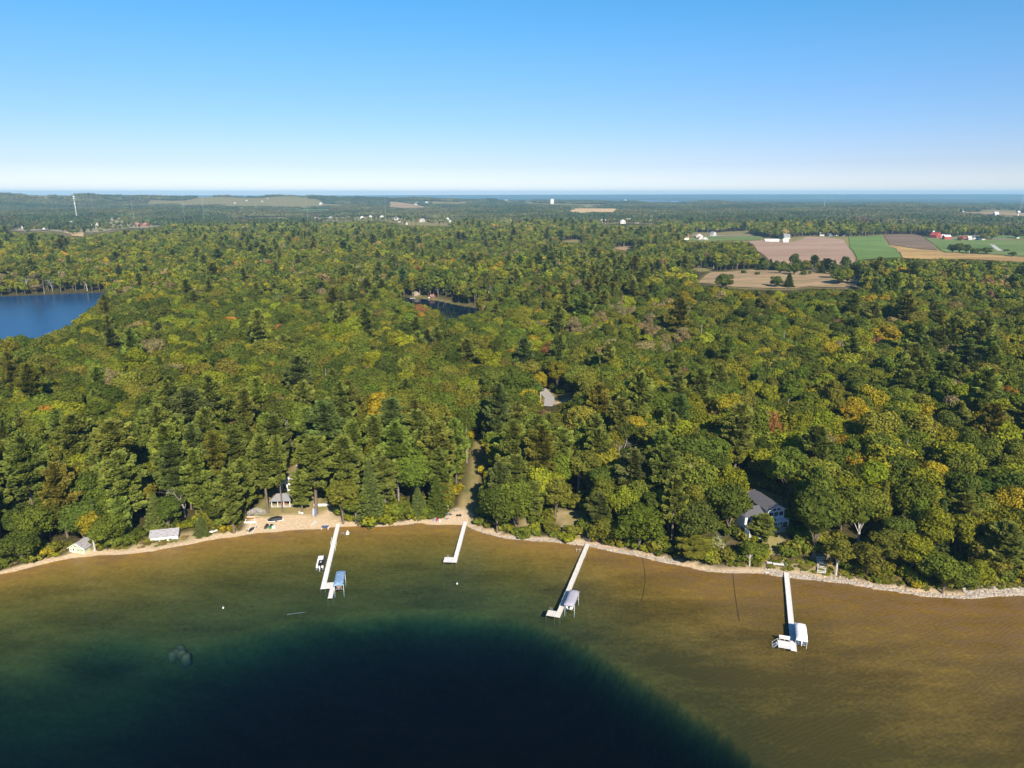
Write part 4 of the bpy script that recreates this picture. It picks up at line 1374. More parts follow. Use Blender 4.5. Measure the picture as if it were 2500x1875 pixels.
# ================================================================ things people built
class MB:
    """collects simple solids and links them as one mesh object"""

    def __init__(self):
        self.v, self.f = [], []

    def add(self, V, F):
        n = len(self.v)
        self.v += [tuple(float(c) for c in p) for p in V]
        self.f += [tuple(i + n for i in q) for q in F]
        return self

    def box(self, x0, x1, y0, y1, z0, z1):
        return self.add([(x0, y0, z0), (x1, y0, z0), (x1, y1, z0), (x0, y1, z0), (x0, y0, z1), (x1, y0, z1), (x1, y1, z1), (x0, y1, z1)],
                        [(3, 2, 1, 0), (4, 5, 6, 7), (0, 1, 5, 4), (1, 2, 6, 5), (2, 3, 7, 6), (3, 0, 4, 7)])

    def obox(self, c, size, rot=(0, 0, 0)):
        from mathutils import Euler
        m = Euler(rot).to_matrix()
        hx, hy, hz = (s / 2 for s in size)
        V = [m @ Vector(p) + Vector(c) for p in ((-hx, -hy, -hz), (hx, -hy, -hz), (hx, hy, -hz), (-hx, hy, -hz), (-hx, -hy, hz), (hx, -hy, hz), (hx, hy, hz), (-hx, hy, hz))]
        return self.add(V, [(3, 2, 1, 0), (4, 5, 6, 7), (0, 1, 5, 4), (1, 2, 6, 5), (2, 3, 7, 6), (3, 0, 4, 7)])

    def prism(self, poly, z0, z1):
        n = len(poly)
        V = [(x, y, z0) for x, y in poly] + [(x, y, z1) for x, y in poly]
        return self.add(V, [tuple(range(n - 1, -1, -1)), tuple(range(n, 2 * n))] + [(i, (i + 1) % n, (i + 1) % n + n, i + n) for i in range(n)])

    def xprism(self, prof, x0, x1):
        """profile of (y, z) pushed along x"""
        n = len(prof)
        V = [(x0, y, z) for y, z in prof] + [(x1, y, z) for y, z in prof]
        return self.add(V, [tuple(range(n - 1, -1, -1)), tuple(range(n, 2 * n))] + [(i, (i + 1) % n, (i + 1) % n + n, i + n) for i in range(n)])

    def yprism(self, prof, y0, y1):
        n = len(prof)
        V = [(x, y0, z) for x, z in prof] + [(x, y1, z) for x, z in prof]
        return self.add(V, [tuple(range(n)), tuple(range(2 * n - 1, n - 1, -1))] + [(i + n, (i + 1) % n + n, (i + 1) % n, i) for i in range(n)])

    def tube(self, pts, r, sides=6):
        pts = [np.array(p, float) for p in pts]
        rs = r if isinstance(r, (list, tuple)) else [r] * len(pts)
        V, F = [], []
        for i, p in enumerate(pts):
            d = pts[min(i + 1, len(pts) - 1)] - pts[max(i - 1, 0)]
            A, B = frames(d[None, :])
            for k in range(sides):
                a = k / sides * 2 * math.pi
                V.append(p + rs[i] * (math.cos(a) * A[0] + math.sin(a) * B[0]))
        for i in range(len(pts) - 1):
            for k in range(sides):
                k2 = (k + 1) % sides
                F.append((i * sides + k, i * sides + k2, (i + 1) * sides + k2, (i + 1) * sides + k))
        F.append(tuple(range(sides - 1, -1, -1)))
        F.append(tuple((len(pts) - 1) * sides + k for k in range(sides)))
        return self.add(V, F)

    def loft(self, rings, caps=True):
        m = len(rings[0])
        V = [p for r in rings for p in r]
        F = [(i * m + k, i * m + (k + 1) % m, (i + 1) * m + (k + 1) % m, (i + 1) * m + k) for i in range(len(rings) - 1) for k in range(m)]
        if caps:
            F += [tuple(range(m - 1, -1, -1)), tuple((len(rings) - 1) * m + k for k in range(m))]
        return self.add(V, F)

    def shell(self, G, th):
        """grid of points G[i][j] with thickness th downwards"""
        a, b = len(G), len(G[0])
        V = [p for r in G for p in r] + [(p[0], p[1], p[2] - th) for r in G for p in r]
        o = a * b
        F = []
        for i in range(a - 1):
            for j in range(b - 1):
                q = (i * b + j, i * b + j + 1, (i + 1) * b + j + 1, (i + 1) * b + j)
                F += [q, tuple(o + k for k in reversed(q))]
        rim = [j for j in range(b)] + [i * b + b - 1 for i in range(1, a)] + [(a - 1) * b + j for j in range(b - 2, -1, -1)] + [i * b for i in range(a - 2, 0, -1)]
        for k in range(len(rim)):
            p, q = rim[k], rim[(k + 1) % len(rim)]
            F.append((q, p, p + o, q + o))
        return self.add(V, F)

    def build(self, name, mat, parent=None, loc=None, smooth=False, rotz=0.0):
        me = bpy.data.meshes.new(name)
        me.from_pydata(self.v, [], self.f)
        me.materials.append(mat)
        if smooth:
            me.polygons.foreach_set('use_smooth', np.ones(len(me.polygons), bool))
        me.update()
        return link(name, me, parent, loc, rotz)


def thing(name, label, cat, loc, rotz=0.0, group=None):
    return tag(link(name, None, None, loc, rotz), label, cat, group)


def copy_part(o, parent, loc=None, rotz=None):
    c = o.copy()
    C.objects.link(c)
    c.parent = parent
    if loc is not None:
        c.location = loc
    if rotz is not None:
        c.rotation_euler[2] = rotz
    return c


M_DECK = paint('dock_deck', (0.66, 0.63, 0.60), 0.7, 0.06, 0.6)
M_DECK_TAN = paint('dock_deck_tan', (0.62, 0.57, 0.50), 0.7, 0.06, 0.6)
M_ALU = paint('aluminium', (0.55, 0.56, 0.58), 0.35, 0.06, 2.0, 0.7)
M_WHITE = paint('white_paint', (0.78, 0.77, 0.75), 0.5, 0.05, 1.2)
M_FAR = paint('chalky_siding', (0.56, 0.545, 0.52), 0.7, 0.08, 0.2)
M_CREAM = paint('cream_paint', (0.70, 0.65, 0.56), 0.6, 0.06, 1.2)
M_BLACK = paint('black_plastic', (0.022, 0.022, 0.026), 0.45, 0.15, 1.5)
M_DARK = paint('dark_grey', (0.07, 0.07, 0.08), 0.6, 0.15, 1.5)
M_NAVY = paint('slate_blue', (0.10, 0.13, 0.20), 0.6, 0.12, 1.0)
M_GREYCAN = paint('grey_canvas', (0.36, 0.34, 0.39), 0.8, 0.05, 0.5)
M_BLUECAN = paint('blue_canvas', (0.19, 0.30, 0.46), 0.7, 0.28, 1.3)
M_WHITECAN = paint('white_canvas', (0.80, 0.80, 0.80), 0.7, 0.03, 0.5)
M_WOOD = paint('weathered_wood', (0.36, 0.29, 0.22), 0.85, 0.18, 1.2)
M_REDWOOD = paint('red_stained_wood', (0.25, 0.10, 0.06), 0.8, 0.15, 1.2)
M_GREYWOOD = paint('silvered_wood', (0.46, 0.42, 0.38), 0.85, 0.12, 1.5)
M_SHINGLE = paint('grey_shingles', (0.24, 0.235, 0.25), 0.9, 0.14, 2.4)
M_DKSHINGLE = paint('charcoal_shingles', (0.105, 0.10, 0.11), 0.9, 0.14, 2.4)
M_OLDROOF = paint('old_grey_roof', (0.33, 0.31, 0.32), 0.9, 0.22, 1.6)
M_RUSTROOF = paint('rust_needles_roof', (0.34, 0.17, 0.08), 0.9, 0.2, 1.5)
M_MINT = paint('pale_green_boards', (0.52, 0.62, 0.40), 0.65, 0.06, 1.0)
M_GLASS = paint('dark_window_glass', (0.020, 0.026, 0.035), 0.08, 0.1, 0.4, 0.0, 0.8)
M_BARN = paint('barn_red', (0.36, 0.055, 0.050), 0.75, 0.12, 0.5)
M_METAL = paint('pale_metal_roof', (0.68, 0.69, 0.70), 0.45, 0.06, 0.3, 0.1)
M_TANROOF = paint('tan_roof', (0.42, 0.34, 0.29), 0.85, 0.1, 0.5)
M_BROWNROOF = paint('brown_roof', (0.30, 0.15, 0.12), 0.85, 0.1, 0.5)
M_BLUEROOF = paint('blue_roof', (0.025, 0.035, 0.22), 0.6, 0.1, 0.5)
M_STONE = paint('riprap_stone', (0.40, 0.34, 0.28), 0.9, 0.25, 0.7)
M_RED = paint('red_hull', (0.48, 0.045, 0.030), 0.4, 0.08, 1.0)
M_ORANGE = paint('orange_hull', (0.75, 0.30, 0.05), 0.45, 0.08, 1.0)
M_GREEN = paint('green_hull', (0.05, 0.30, 0.12), 0.45, 0.08, 1.0)
M_TEAL = paint('turquoise_vinyl', (0.06, 0.44, 0.52), 0.4, 0.08, 1.0)
M_PINK = paint('tan_deck', (0.40, 0.28, 0.22), 0.5, 0.08, 1.0)
M_CONC = paint('concrete', (0.42, 0.39, 0.34), 0.9, 0.08, 0.8)
M_ASPH = paint('pale_drive', (0.36, 0.33, 0.31), 0.9, 0.08, 0.5)
M_PURPLE = paint('plum_chair', (0.13, 0.085, 0.10), 0.55, 0.08, 1.0)
M_STEEL = paint('galvanised_steel', (0.50, 0.51, 0.53), 0.5, 0.05, 0.5)
M_POST = paint('dull_post', (0.20, 0.19, 0.17), 0.6, 0.1, 1.0)
M_BED = paint('underwater_rock', (0.20, 0.12, 0.045), 0.9, 0.2, 0.5)

# ---------------------------------------------------------------- docks, in local axes: x runs out from the shore, y to the right of the photo
DECK_Z = 0.62


def dock(a, b, width, label, mat=None, platforms=(), step=3.05):
    mat = mat or M_DECK
    ax, ay = at_z(*a, DECK_Z)
    bx_, by_ = at_z(*b, DECK_Z)
    ang = math.atan2(by_ - ay, bx_ - ax)
    ln = math.hypot(bx_ - ax, by_ - ay)
    root = thing('dock', label, 'dock', (ax, ay, DECK_Z), ang, 'long white docks reaching out from the shore')
    n = max(2, round(ln / step))
    st = ln / n
    pm = MB()
    pm.box(0.02, st - .03, -width / 2, width / 2, -0.05, 0)
    for k in range(9):                                       # grooves between the boards of a section
        x = .02 + (st - .05) * (k + 1) / 10
        pm.box(x - .012, x + .012, -width / 2 + .03, width / 2 - .03, 0.001, 0.012)
    pm.box(0.02, st - .03, -width / 2 - .04, -width / 2, -0.2, 0.015)
    pm.box(0.02, st - .03, width / 2, width / 2 + .04, -0.2, 0.015)
    first = pm.build('deck_panel', mat, root)
    rg = np.random.default_rng(int(a[0]))
    first.location = (0, 0, 0)
    for k in range(1, n):
        c = copy_part(first, root, (k * st, 0, float(rg.normal(0, .012))), float(rg.normal(0, .003)))

    def post(x, y, top):
        wx, wy = ax + x * math.cos(ang) - y * math.sin(ang), ay + x * math.sin(ang) + y * math.cos(ang)
        zb_ = T(wx, wy) - DECK_Z - .3
        MB().tube([(x, y, zb_), (x, y, top)], .035, 6).build('post', M_POST, root)
    for k in range(1, n + 1):
        for sy in (-1, 1):
            post(k * st - .05, sy * (width / 2 + .08), 0.10 if rg.random() < .7 else 0.55)
    for (x0, x1, y0, y1, m) in platforms:
        w = (x1 - x0)
        cnt = max(1, round(w / 1.2))
        for k in range(cnt):
            q = MB()
            q.box(x0 + w * k / cnt + .015, x0 + w * (k + 1) / cnt - .015, y0 + .06, y1 - .06, -0.05, 0.0)
            q.box(x0 + w * k / cnt + .015, x0 + w * (k + 1) / cnt - .015, y0, y0 + .055, -0.2, 0.012)
            q.box(x0 + w * k / cnt + .015, x0 + w * (k + 1) / cnt - .015, y1 - .055, y1, -0.2, 0.012)
            q.build('platform_panel', m, root)
        for x in (x0 + .1, x1 - .1):
            for y in (y0 - .06, y1 + .06):
                if abs(y) > width / 2 + .15:
                    post(x, y, 0.12)
    return root, ln, ang, (ax, ay)


def ladder(root, x, y, rot=0.0):
    m = MB()
    for s in (-.25, .25):
        m.tube([(s, .5, -1.1), (s, .12, .55), (s, 0, .85), (s, -.18, .9), (s, -.42, .7), (s, -.45, 0)], .028, 5)
    for k in range(4):
        z = -1.0 + .32 * k
        m.tube([(-.25, .48 - .07 * k, z), (.25, .48 - .07 * k, z)], .025, 5)
    o = m.build('ladder', M_ALU, root, (x, y, 0), rotz=rot)
    return o


d1, L1, A1, P1 = dock((826, 1278), (788, 1438), 1.40, 'white dock with a short side platform and an extra section, left of the four docks')
for nm, (x0, x1, y0, y1) in (('side_platform', (L1 - 3.6, L1 - .05, .78, 3.5)),):
    for k in range(3):
        q = MB().box(x0 + 1.18 * k, x0 + 1.18 * k + 1.15, y0, y1, -.06, .0)
        q.build('platform_panel', M_DECK, d1)
for k in range(2):
    MB().box(L1 + .03 + 2.75 * k, L1 + 2.72 + 2.75 * k, 2.15, 3.5, -.08, -.01).build('end_panel', M_DECK, d1)
for x, y in ((L1 - 3.5, 3.4), (L1 - .2, 3.6), (L1 + 2.7, 2.08), (L1 + 2.7, 3.57), (L1 + 5.4, 2.08), (L1 + 5.4, 3.57)):
    MB().tube([(x, y, -4.2), (x, y, .35)], .035, 6).build('post', M_POST, d1)
for k, (x, y) in enumerate(((L1 * .30, -.82), (L1 * .33, .82), (L1 * .36, -.82), (L1 * .40, .82))):
    MB().tube([(x, y, -1.6), (x, y, 1.35)], .07, 6).build('mooring_pile', M_WHITE, d1)
d2, L2, A2, P2 = dock((1136.4, 1273), (1109.5, 1373), 1.35, 'plain white dock at the foot of the grassy track, second from the left', platforms=())
for k in range(3):
    MB().box(L2 - 3.4 + 1.13 * k, L2 - 3.4 + 1.13 * k + 1.1, -3.75, -.74, -.06, .0).build('platform_panel', M_DECK, d2)
for x, y in ((L2 - 3.3, -3.7), (L2 - .1, -3.7)):
    MB().tube([(x, y, -2.6), (x, y, .14)], .035, 6).build('post', M_POST, d2)
ladder(d2, L2 - 3.55, -2.6, math.pi / 2)
d3, L3, A3, P3 = dock((1435.4, 1327), (1360.5, 1507), 1.40, 'long beige dock with a small end platform, third dock from the left', M_DECK_TAN)
for k in range(3):
    MB().box(L3 - 2.9 + .96 * k, L3 - 2.9 + .96 * k + .94, -3.35, -.76, -.06, .0).build('platform_panel', M_DECK_TAN, d3)
for x, y in ((L3 - 2.8, -3.3), (L3 - .1, -3.3)):
    MB().tube([(x, y, -3.4), (x, y, .14)], .035, 6).build('post', M_POST, d3)
ladder(d3, L3 - 3.05, -2.5, math.pi / 2)
for f in (.20, .45, .68):
    q = MB()
    x, y = L3 * f, .82
    q.tube([(x, y, -.1), (x, y, .9)], .05, 6)
    q.tube([(x, y, .9), (x - .5, y - .3, 2.0), (x - 1.3, y - .9, 2.7)], [.03, .022, .012], 5)
    q.build('mooring_whip', M_WHITE, d3)
d4, L4, A4, P4 = dock((1920, 1397.6), (1938.5, 1589.4), 1.42, 'white dock with bench platform and swim steps, rightmost of the four docks')
for k in range(3):
    MB().box(L4 - 3.9 + 1.13 * k, L4 - 3.9 + 1.13 * k + 1.1, -3.9, -.77, -.06, .0).build('platform_panel', M_DECK, d4)
for x, y in ((L4 - 3.8, -3.85), (L4 - .6, -3.85), (L4 - .6, -2.2)):
    MB().tube([(x, y, -2.3), (x, y, .05)], .035, 6).build('post', M_POST, d4)
q = MB().box(L4 - 4.55, L4 - 4.05, -3.6, -.85, .40, .45)
for y in (-3.4, -2.2, -1.0):
    q.box(L4 - 4.5, L4 - 4.1, y - .05, y + .05, -.02, .4)
q.build('bench_seat', M_DECK, d4)
MB().obox((L4 - 4.72, -2.2, .78), (.06, 2.75, .62), (0, -.15, 0)).build('bench_back', M_DECK, d4)
q = MB()
for s in (0, 1.35):
    q.tube([(L4 - 3.2 + s, -3.95, .0), (L4 - 3.2 + s, -5.2, -1.5)], .05, 5)
    q.tube([(L4 - 3.2 + s, -3.95, .95), (L4 - 3.2 + s, -5.35, -.45)], .035, 5)
    q.tube([(L4 - 3.2 + s, -3.97, 0), (L4 - 3.2 + s, -3.97, .95)], .035, 5)
    q.tube([(L4 - 3.2 + s, -5.2, -1.5), (L4 - 3.2 + s, -5.33, -.45)], .035, 5)
q.build('stair_rail', M_WHITE, d4)
for k in range(5):
    MB().box(L4 - 3.18, L4 - 1.87, -4.25 - .24 * k, -4.03 - .24 * k, -.28 - .27 * k, -.24 - .27 * k).build('stair_step', M_WHITE, d4)


# ---------------------------------------------------------------- boats
def hull_rings(L, W, H, bow=.42, z0=0.0, inset=0.0):
    """sections of a small V hull, stern at x = 0"""
    out = []
    for t in (0, .15, .35, .55, .7, .82, .92, 1.0):
        w = W / 2 * (1 - max(0, (t - (1 - bow)) / bow) ** 2.1) - inset
        w = max(w, .04)
        sheer = H * (1 + .18 * max(0, t - .4))
        keel = z0 + .30 * H * max(0, (t - .6) / .4) ** 1.6
        x = L * t
        out.append([(x, -w, sheer), (x, -w * .92, keel + .45 * H), (x, -w * .45, keel + .08 * H), (x, 0, keel), (x, w * .45, keel + .08 * H), (x, w * .92, keel + .45 * H), (x, w, sheer)])
    return out


def motor_boat(label, loc, rot, hull_mat, deck_mat, L=6.0, W=2.2, cover=None, flip=False):
    root = thing('motor_boat', label, 'boat', loc, rot, 'boats kept at the docks')
    MB().loft(hull_rings(L, W, .95)).build('hull', hull_mat, root)
    MB().loft([[(x, -w, .99), (x, -w + .08, 1.06), (x, w - .08, 1.06), (x, w, .99)] for x, w in ((L * .62, W * .47), (L * .8, W * .40), (L * .94, W * .18), (L * .99, W * .05))]).build('bow_deck', deck_mat, root)
    MB().loft([[(L * .58, -W * .42, 1.0), (L * .61, -W * .42, 1.0), (L * .52, -W * .38, 1.45), (L * .50, -W * .38, 1.45)], [(L * .66, 0, 1.0), (L * .69, 0, 1.0), (L * .58, 0, 1.52), (L * .56, 0, 1.52)],
               [(L * .58, W * .42, 1.0), (L * .61, W * .42, 1.0), (L * .52, W * .38, 1.45), (L * .50, W * .38, 1.45)]]).build('windshield', M_GLASS, root)
    for y in (-.45, .45):
        MB().box(L * .36, L * .46, y - .28, y + .28, .95, 1.35).build('seat', M_WHITE, root)
    if cover:
        MB().loft([[(x, -w, .97), (x, -w * .5, h), (x, w * .5, h), (x, w, .97)] for x, w, h in ((.1, W * .45, 1.15), (L * .3, W * .5, 1.5), (L * .55, W * .49, 1.6), (L * .9, W * .2, 1.2))]).build('canvas_cover', cover, root)
    q = MB().loft([[(x, -w, z0), (x, w, z0), (x, w, z1), (x, -w, z1)] for x, w, z0, z1 in ((-.55, .14, .75, 1.30), (-.30, .20, .65, 1.45), (-.02, .17, .75, 1.35))])
    q.box(-.36, -.16, -.07, .07, -.1, .66)
    q.build('outboard_motor', M_WHITE if hull_mat is not M_WHITE else M_BLACK, root)
    return root


def boat_lift(label, corners, width, length, canopy_mat, dock_ang, seams, group_pos):
    """corners: photo pixels of the canopy top's middle"""
    cx, cy_ = at_z(*corners, 3.05)
    root = thing('boat_lift', label, 'boat lift', (cx, cy_, 0.0), dock_ang, 'canopied boat lifts beside the docks')
    G = []
    nx, ny = 17, 11
    for i in range(nx):
        u = -1 + 2 * i / (nx - 1)
        row = []
        for j in range(ny):
            v = -1 + 2 * j / (ny - 1)
            e = max(abs(u) ** 6, 0)
            z = 3.22 - .50 * abs(v) ** 3.0 - .42 * e - .02 * math.cos(i * math.pi) * (1 - abs(v))
            r = 1 - .10 * abs(u) ** 8 * abs(v) ** 4
            row.append((u * length / 2 * (1 - .05 * abs(v) ** 6), v * width / 2 * r, z))
        G.append(row)
    MB().shell(G, .03).build('canopy', canopy_mat, root, smooth=True)
    q = MB()
    for s in (-1, 1):
        q.shell([[(-length / 2 * .97 + length * .97 * i / 12, s * width / 2 * .985, 2.76 + .0 * i), (-length / 2 * .97 + length * .97 * i / 12, s * width / 2 * 1.0, 2.36 + .03 * math.sin(i * 2.1))] for i in range(13)], .012)
    for s in (-1, 1):
        q.shell([[(s * length / 2 * .96, -width / 2 * .97 + width * .97 * i / 8, 2.72), (s * length / 2 * .99, -width / 2 * .97 + width * .97 * i / 8, 2.34 + .03 * math.sin(i * 1.7))] for i in range(9)], .012)
    q.build('skirt', canopy_mat, root)
    for k in range(seams):
        u = -1 + 2 * (k + .5) / seams
        pts = []
        for j in range(9):
            v = -1 + j / 4
            pts.append((u * length / 2 * .93, v * width / 2 * .98, 3.235 - .50 * abs(v) ** 3.0 - .42 * abs(u) ** 6))
        MB().tube(pts, .03, 4).build('canopy_rib', canopy_mat, root)
    for sx in (-1, 1):
        for sy in (-1, 1):
            x, y = sx * length * .36, sy * (width / 2 - .08)
            MB().tube([(x, y, -3.2), (x, y, 2.75)], .06, 6).build('leg', M_WHITE, root)
    q = MB()
    for sy in (-1, 1):
        q.box(-length * .40, length * .40, sy * (width / 2 - .08) - .05, sy * (width / 2 - .08) + .05, 2.62, 2.72)
        q.box(-length * .36, length * .36, sy * .75 - .08, sy * .75 + .08, .55, .68)
    for sx in (-1, 1):
        q.box(sx * length * .36 - .06, sx * length * .36 + .06, -width / 2 + .08, width / 2 - .08, .42, .55)
    q.build('cradle', M_ALU, root)
    return root, (cx, cy_)


lf1, c1 = boat_lift('boat lift with a mottled blue canopy beside the leftmost dock', (829, 1408), 2.9, 8.2, M_BLUECAN, A1, 9, 0)
lf3, c3 = boat_lift('boat lift with a grey canopy beside the third dock from the left', (1396.5, 1456), 3.0, 8.3, M_GREYCAN, A3, 8, 0)
lf4, c4 = boat_lift('boat lift with a white canopy beside the rightmost dock', (1956.5, 1539), 2.95, 8.0, M_WHITECAN, A4, 5, 0)


def lift_boat(c, ang, label, hull, deck, bow_out, cover=None, L=6.6):
    r = ang if bow_out else ang + math.pi
    off = 3.05 if bow_out else 3.3
    loc = (c[0] - off * math.cos(r), c[1] - off * math.sin(r), .70)
    return motor_boat(label, loc, r, hull, deck, L, 2.2, cover)


lift_boat(c1, A1, 'tan bow boat stored under the blue canopy', M_PINK, M_PINK, True, None, 7.6)
lift_boat(c3, A3, 'boat under a loose grey cover below the grey canopy', M_WHITE, M_WHITE, False, M_GREYCAN, 7.0)
lift_boat(c4, A4, 'white and dark boat stored under the white canopy', M_NAVY, M_WHITE, False, None, 7.2)

# pontoon boat moored on the left of the first dock
px0, py0 = at_z(783.5, 1371, 1.0)
pt = thing('pontoon_boat', 'black and white pontoon boat tied along the left side of the first dock', 'boat', (px0, py0, 0), A1)
for y in (-.95, 0, .95):
    MB().tube([(-3.6, y, .12), (-3.2, y, .12), (3.2, y, .12), (3.75, y, .2), (3.95, y, .3)][::-1], [.05, .25, .34, .34, .30], 10).build('pontoon_tube', M_ALU, pt, smooth=True)
MB().box(-3.5, 3.45, -1.3, 1.3, .46, .58).build('deck', M_BLACK, pt)
q = MB()
q.box(-3.3, 3.2, 1.24, 1.3, .58, 1.25)
q.box(-3.3, 3.2, -1.3, -1.24, .58, 1.25)
q.box(-3.3, -3.24, -1.24, 1.24, .58, 1.25)
q.build('fence_panel', M_BLACK, pt)
q = MB()
for y in (-1.28, 1.28):
    q.tube([(-3.3, y, 1.3), (3.2, y, 1.3)], .03, 5)
q.build('rail', M_ALU, pt)
MB().box(-3.15, -.9, -1.15, .55, .6, 1.45).build('white_lounge_cover', M_WHITE, pt)
MB().box(-.85, 2.2, -1.22, -.72, .6, 1.12).build('bench_seat', M_WHITE, pt)
MB().box(-.7, 2.3, -.65, 1.18, 1.26, 1.34).build('dark_cover', M_BLACK, pt)
for k in range(4):
    MB().box(.1 + .38 * k, .22 + .38 * k, -.2, .35, 1.345, 1.36).build('cover_strap', M_WHITE, pt)
for y in (-.85, .85):
    MB().box(2.6, 3.4, y - .35, y + .35, .6, 1.05).build('stern_seat', M_CREAM, pt)
q = MB().loft([[(x, -w, a), (x, w, a), (x, w, b), (x, -w, b)] for x, w, a, b in ((3.3, .16, .7, 1.25), (3.65, .23, .6, 1.45), (4.0, .2, .65, 1.4), (4.2, .12, .7, 1.2))])
q.box(3.6, 3.9, -.08, .08, -.4, .62)
q.build('outboard_motor', M_WHITE, pt)


def small_hull(name, label, cat, px, py, z, L, W, mat, rot, group=None, inside=None, upside=False, height=.38):
    x, y, g = at(px, py)
    if z is not None:
        x, y = at_z(px, py, z)
        g = z
    root = thing(name, label, cat, (x, y, g), rot, group)
    R_ = []
    for t in (0, .08, .25, .5, .75, .92, 1):
        w = max(W / 2 * math.sin(math.pi * (.06 + .88 * t)) ** .7, .03)
        k = -1 if upside else 1
        zb_, zt = (0, height) if not upside else (height, 0)
        R_.append([((t - .5) * L, -w, zt), ((t - .5) * L, -w * .7, zb_ + k * .12 * height), ((t - .5) * L, 0, zb_), ((t - .5) * L, w * .7, zb_ + k * .12 * height), ((t - .5) * L, w, zt)])
    MB().loft(R_).build('hull', mat, root)
    if inside is not None:
        MB().loft([[((t - .5) * L, -w, height + .02), ((t - .5) * L, w, height + .02), ((t - .5) * L, w, height + .05), ((t - .5) * L, -w, height + .05)] for t, w in ((.12, W * .2), (.3, W * .36), (.7, W * .36), (.88, W * .2))]).build('inside', inside, root)
    return root


kg = 'small boats pulled up beside the second dock'
small_hull('rowing_boat', 'grey upturned boat, left one of the three by the second dock', 'boat', 1062, 1269, None, 4.0, 1.5, M_GREYCAN, math.radians(80), kg, None, True, .5)
small_hull('canoe', 'red canoe between the grey and the white boat near the second dock', 'canoe', 1067.5, 1268, None, 4.6, .95, M_RED, math.radians(86), kg, None, True, .42)
small_hull('kayak', 'white kayak right of the red canoe near the second dock', 'kayak', 1073.5, 1270, None, 3.8, .9, M_WHITE, math.radians(94), kg, None, True, .4)
small_hull('inflatable_boat', 'turquoise inflatable with a red rim at the landward end of the third dock', 'inflatable', 1460.6, 1321.5, None, 2.9, 1.5, M_RED, math.radians(5), None, M_TEAL, False, .35)
small_hull('rowing_boat', 'white upturned boat under the trees right of the long shed, farther one', 'boat', 519, 1291, None, 3.4, 1.3, M_WHITE, math.radians(20), 'white boats right of the long shed', None, True, .5)
small_hull('rowing_boat', 'white upturned boat right of the long shed, nearer the water', 'boat', 516, 1298, None, 4.2, 1.4, M_WHITE, math.radians(14), 'white boats right of the long shed', None, True, .5)


def jetski(px, py, label, body, low):
    x, y, g = at(px, py)
    r = thing('personal_watercraft', label, 'watercraft', (x, y, g + .1), math.radians(82), 'watercraft parked on the beach')
    MB().loft([[(xx, -w, h), (xx, -w * .8, .1), (xx, 0, 0), (xx, w * .8, .1), (xx, w, h), (xx, 0, h + t)] for xx, w, h, t in ((-1.5, .45, .45, .1), (-.6, .6, .5, .35), (.3, .58, .55, .45), (1.0, .42, .55, .3), (1.6, .08, .5, .05))]).build('hull', low, r)
    MB().loft([[(xx, -w, .62), (xx, w, .62), (xx, w * .7, h), (xx, -w * .7, h)] for xx, w, h in ((-1.3, .3, .85), (-.2, .32, 1.0), (.2, .4, 1.15), (.9, .2, .9))]).build('seat', body, r)
    MB().tube([(.25, -.4, 1.22), (.38, 0, 1.28), (.25, .4, 1.22)], .04, 5).build('handlebar', M_BLACK, r)


jetski(651.6, 1288, 'black jet ski on the beach left of the dark green one', M_BLACK, M_DARK)
jetski(662.5, 1288, 'dark jet ski with a green hull on the beach', M_BLACK, M_GREEN)


def at_thing(name, label, cat, px, py, rot=0.0, group=None, dz=0.0):
    x, y, g = at(px, py)
    return thing(name, label, cat, (x, y, g + dz), rot, group)


# covered boat on a trailer
r = at_thing('covered_boat', 'boat under a black cover with white stern on the beach', 'boat', 672, 1273, math.radians(200))
MB().loft([[(x, -w, .5), (x, w, .5), (x, w * .8, h), (x, -w * .8, h)] for x, w, h in ((-2.6, 1.05, 1.0), (-1.0, 1.15, 1.5), (1.2, 1.05, 1.35), (2.6, .5, .9))]).build('cover', M_BLACK, r)
MB().loft([[(x, -w, .25), (x, w, .25), (x, w * 1.02, .6), (x, -w * 1.02, .6)] for x, w in ((-2.9, 1.0), (1.2, 1.0), (2.7, .4))]).build('hull', M_WHITE, r)
for y in (-1.0, 1.0):
    MB().tube([(-.3, y - .09, .28), (-.3, y + .09, .28)], .28, 10).build('wheel', M_DARK, r)
r = at_thing('storage_bin', 'low white bin on the sand beside the dark jet ski', 'bin', 669, 1289)
MB().box(-.55, .55, -.4, .4, 0, .62).build('body', M_WHITE, r)
MB().box(-.58, .58, -.43, .43, .62, .70).build('lid', M_CREAM, r)
# boat ramp: two rails and a roller bed
for nm, a, b in (('left', (613, 1282), (604, 1302)), ('right', (627, 1281), (616.5, 1304))):
    xa, ya, za = at(*a)
    xb_, yb_ = at_z(*b, .12)
    r = thing('ramp_rail', '%s white rail of the little boat ramp on the beach' % nm, 'ramp rail', (xa, ya, za), 0, 'rails of the beach boat ramp')
    d_ = np.array([xb_ - xa, yb_ - ya, .12 - za])
    MB().tube([(0, 0, .28), tuple(d_ + [0, 0, .28])], .14, 4).build('beam', M_WHITE, r)
    for f in (.1, .5, .9):
        MB().box(d_[0] * f - .1, d_[0] * f + .1, d_[1] * f - .1, d_[1] * f + .1, d_[2] * f - .3, d_[2] * f + .2).build('block', M_GREYWOOD, r)
xa, ya, za = at(615, 1292)
r = thing('roller_mat', 'black rubber mat between the two white ramp rails', 'mat', (xa, ya, za + .05), math.radians(70))
MB().box(-2.2, 2.2, -.75, .75, 0, .09).build('sheet', M_BLACK, r)
for k in range(5):
    MB().tube([(-1.8 + .9 * k, -.7, .14), (-1.8 + .9 * k, .7, .14)], .05, 6).build('roller', M_DARK, r)
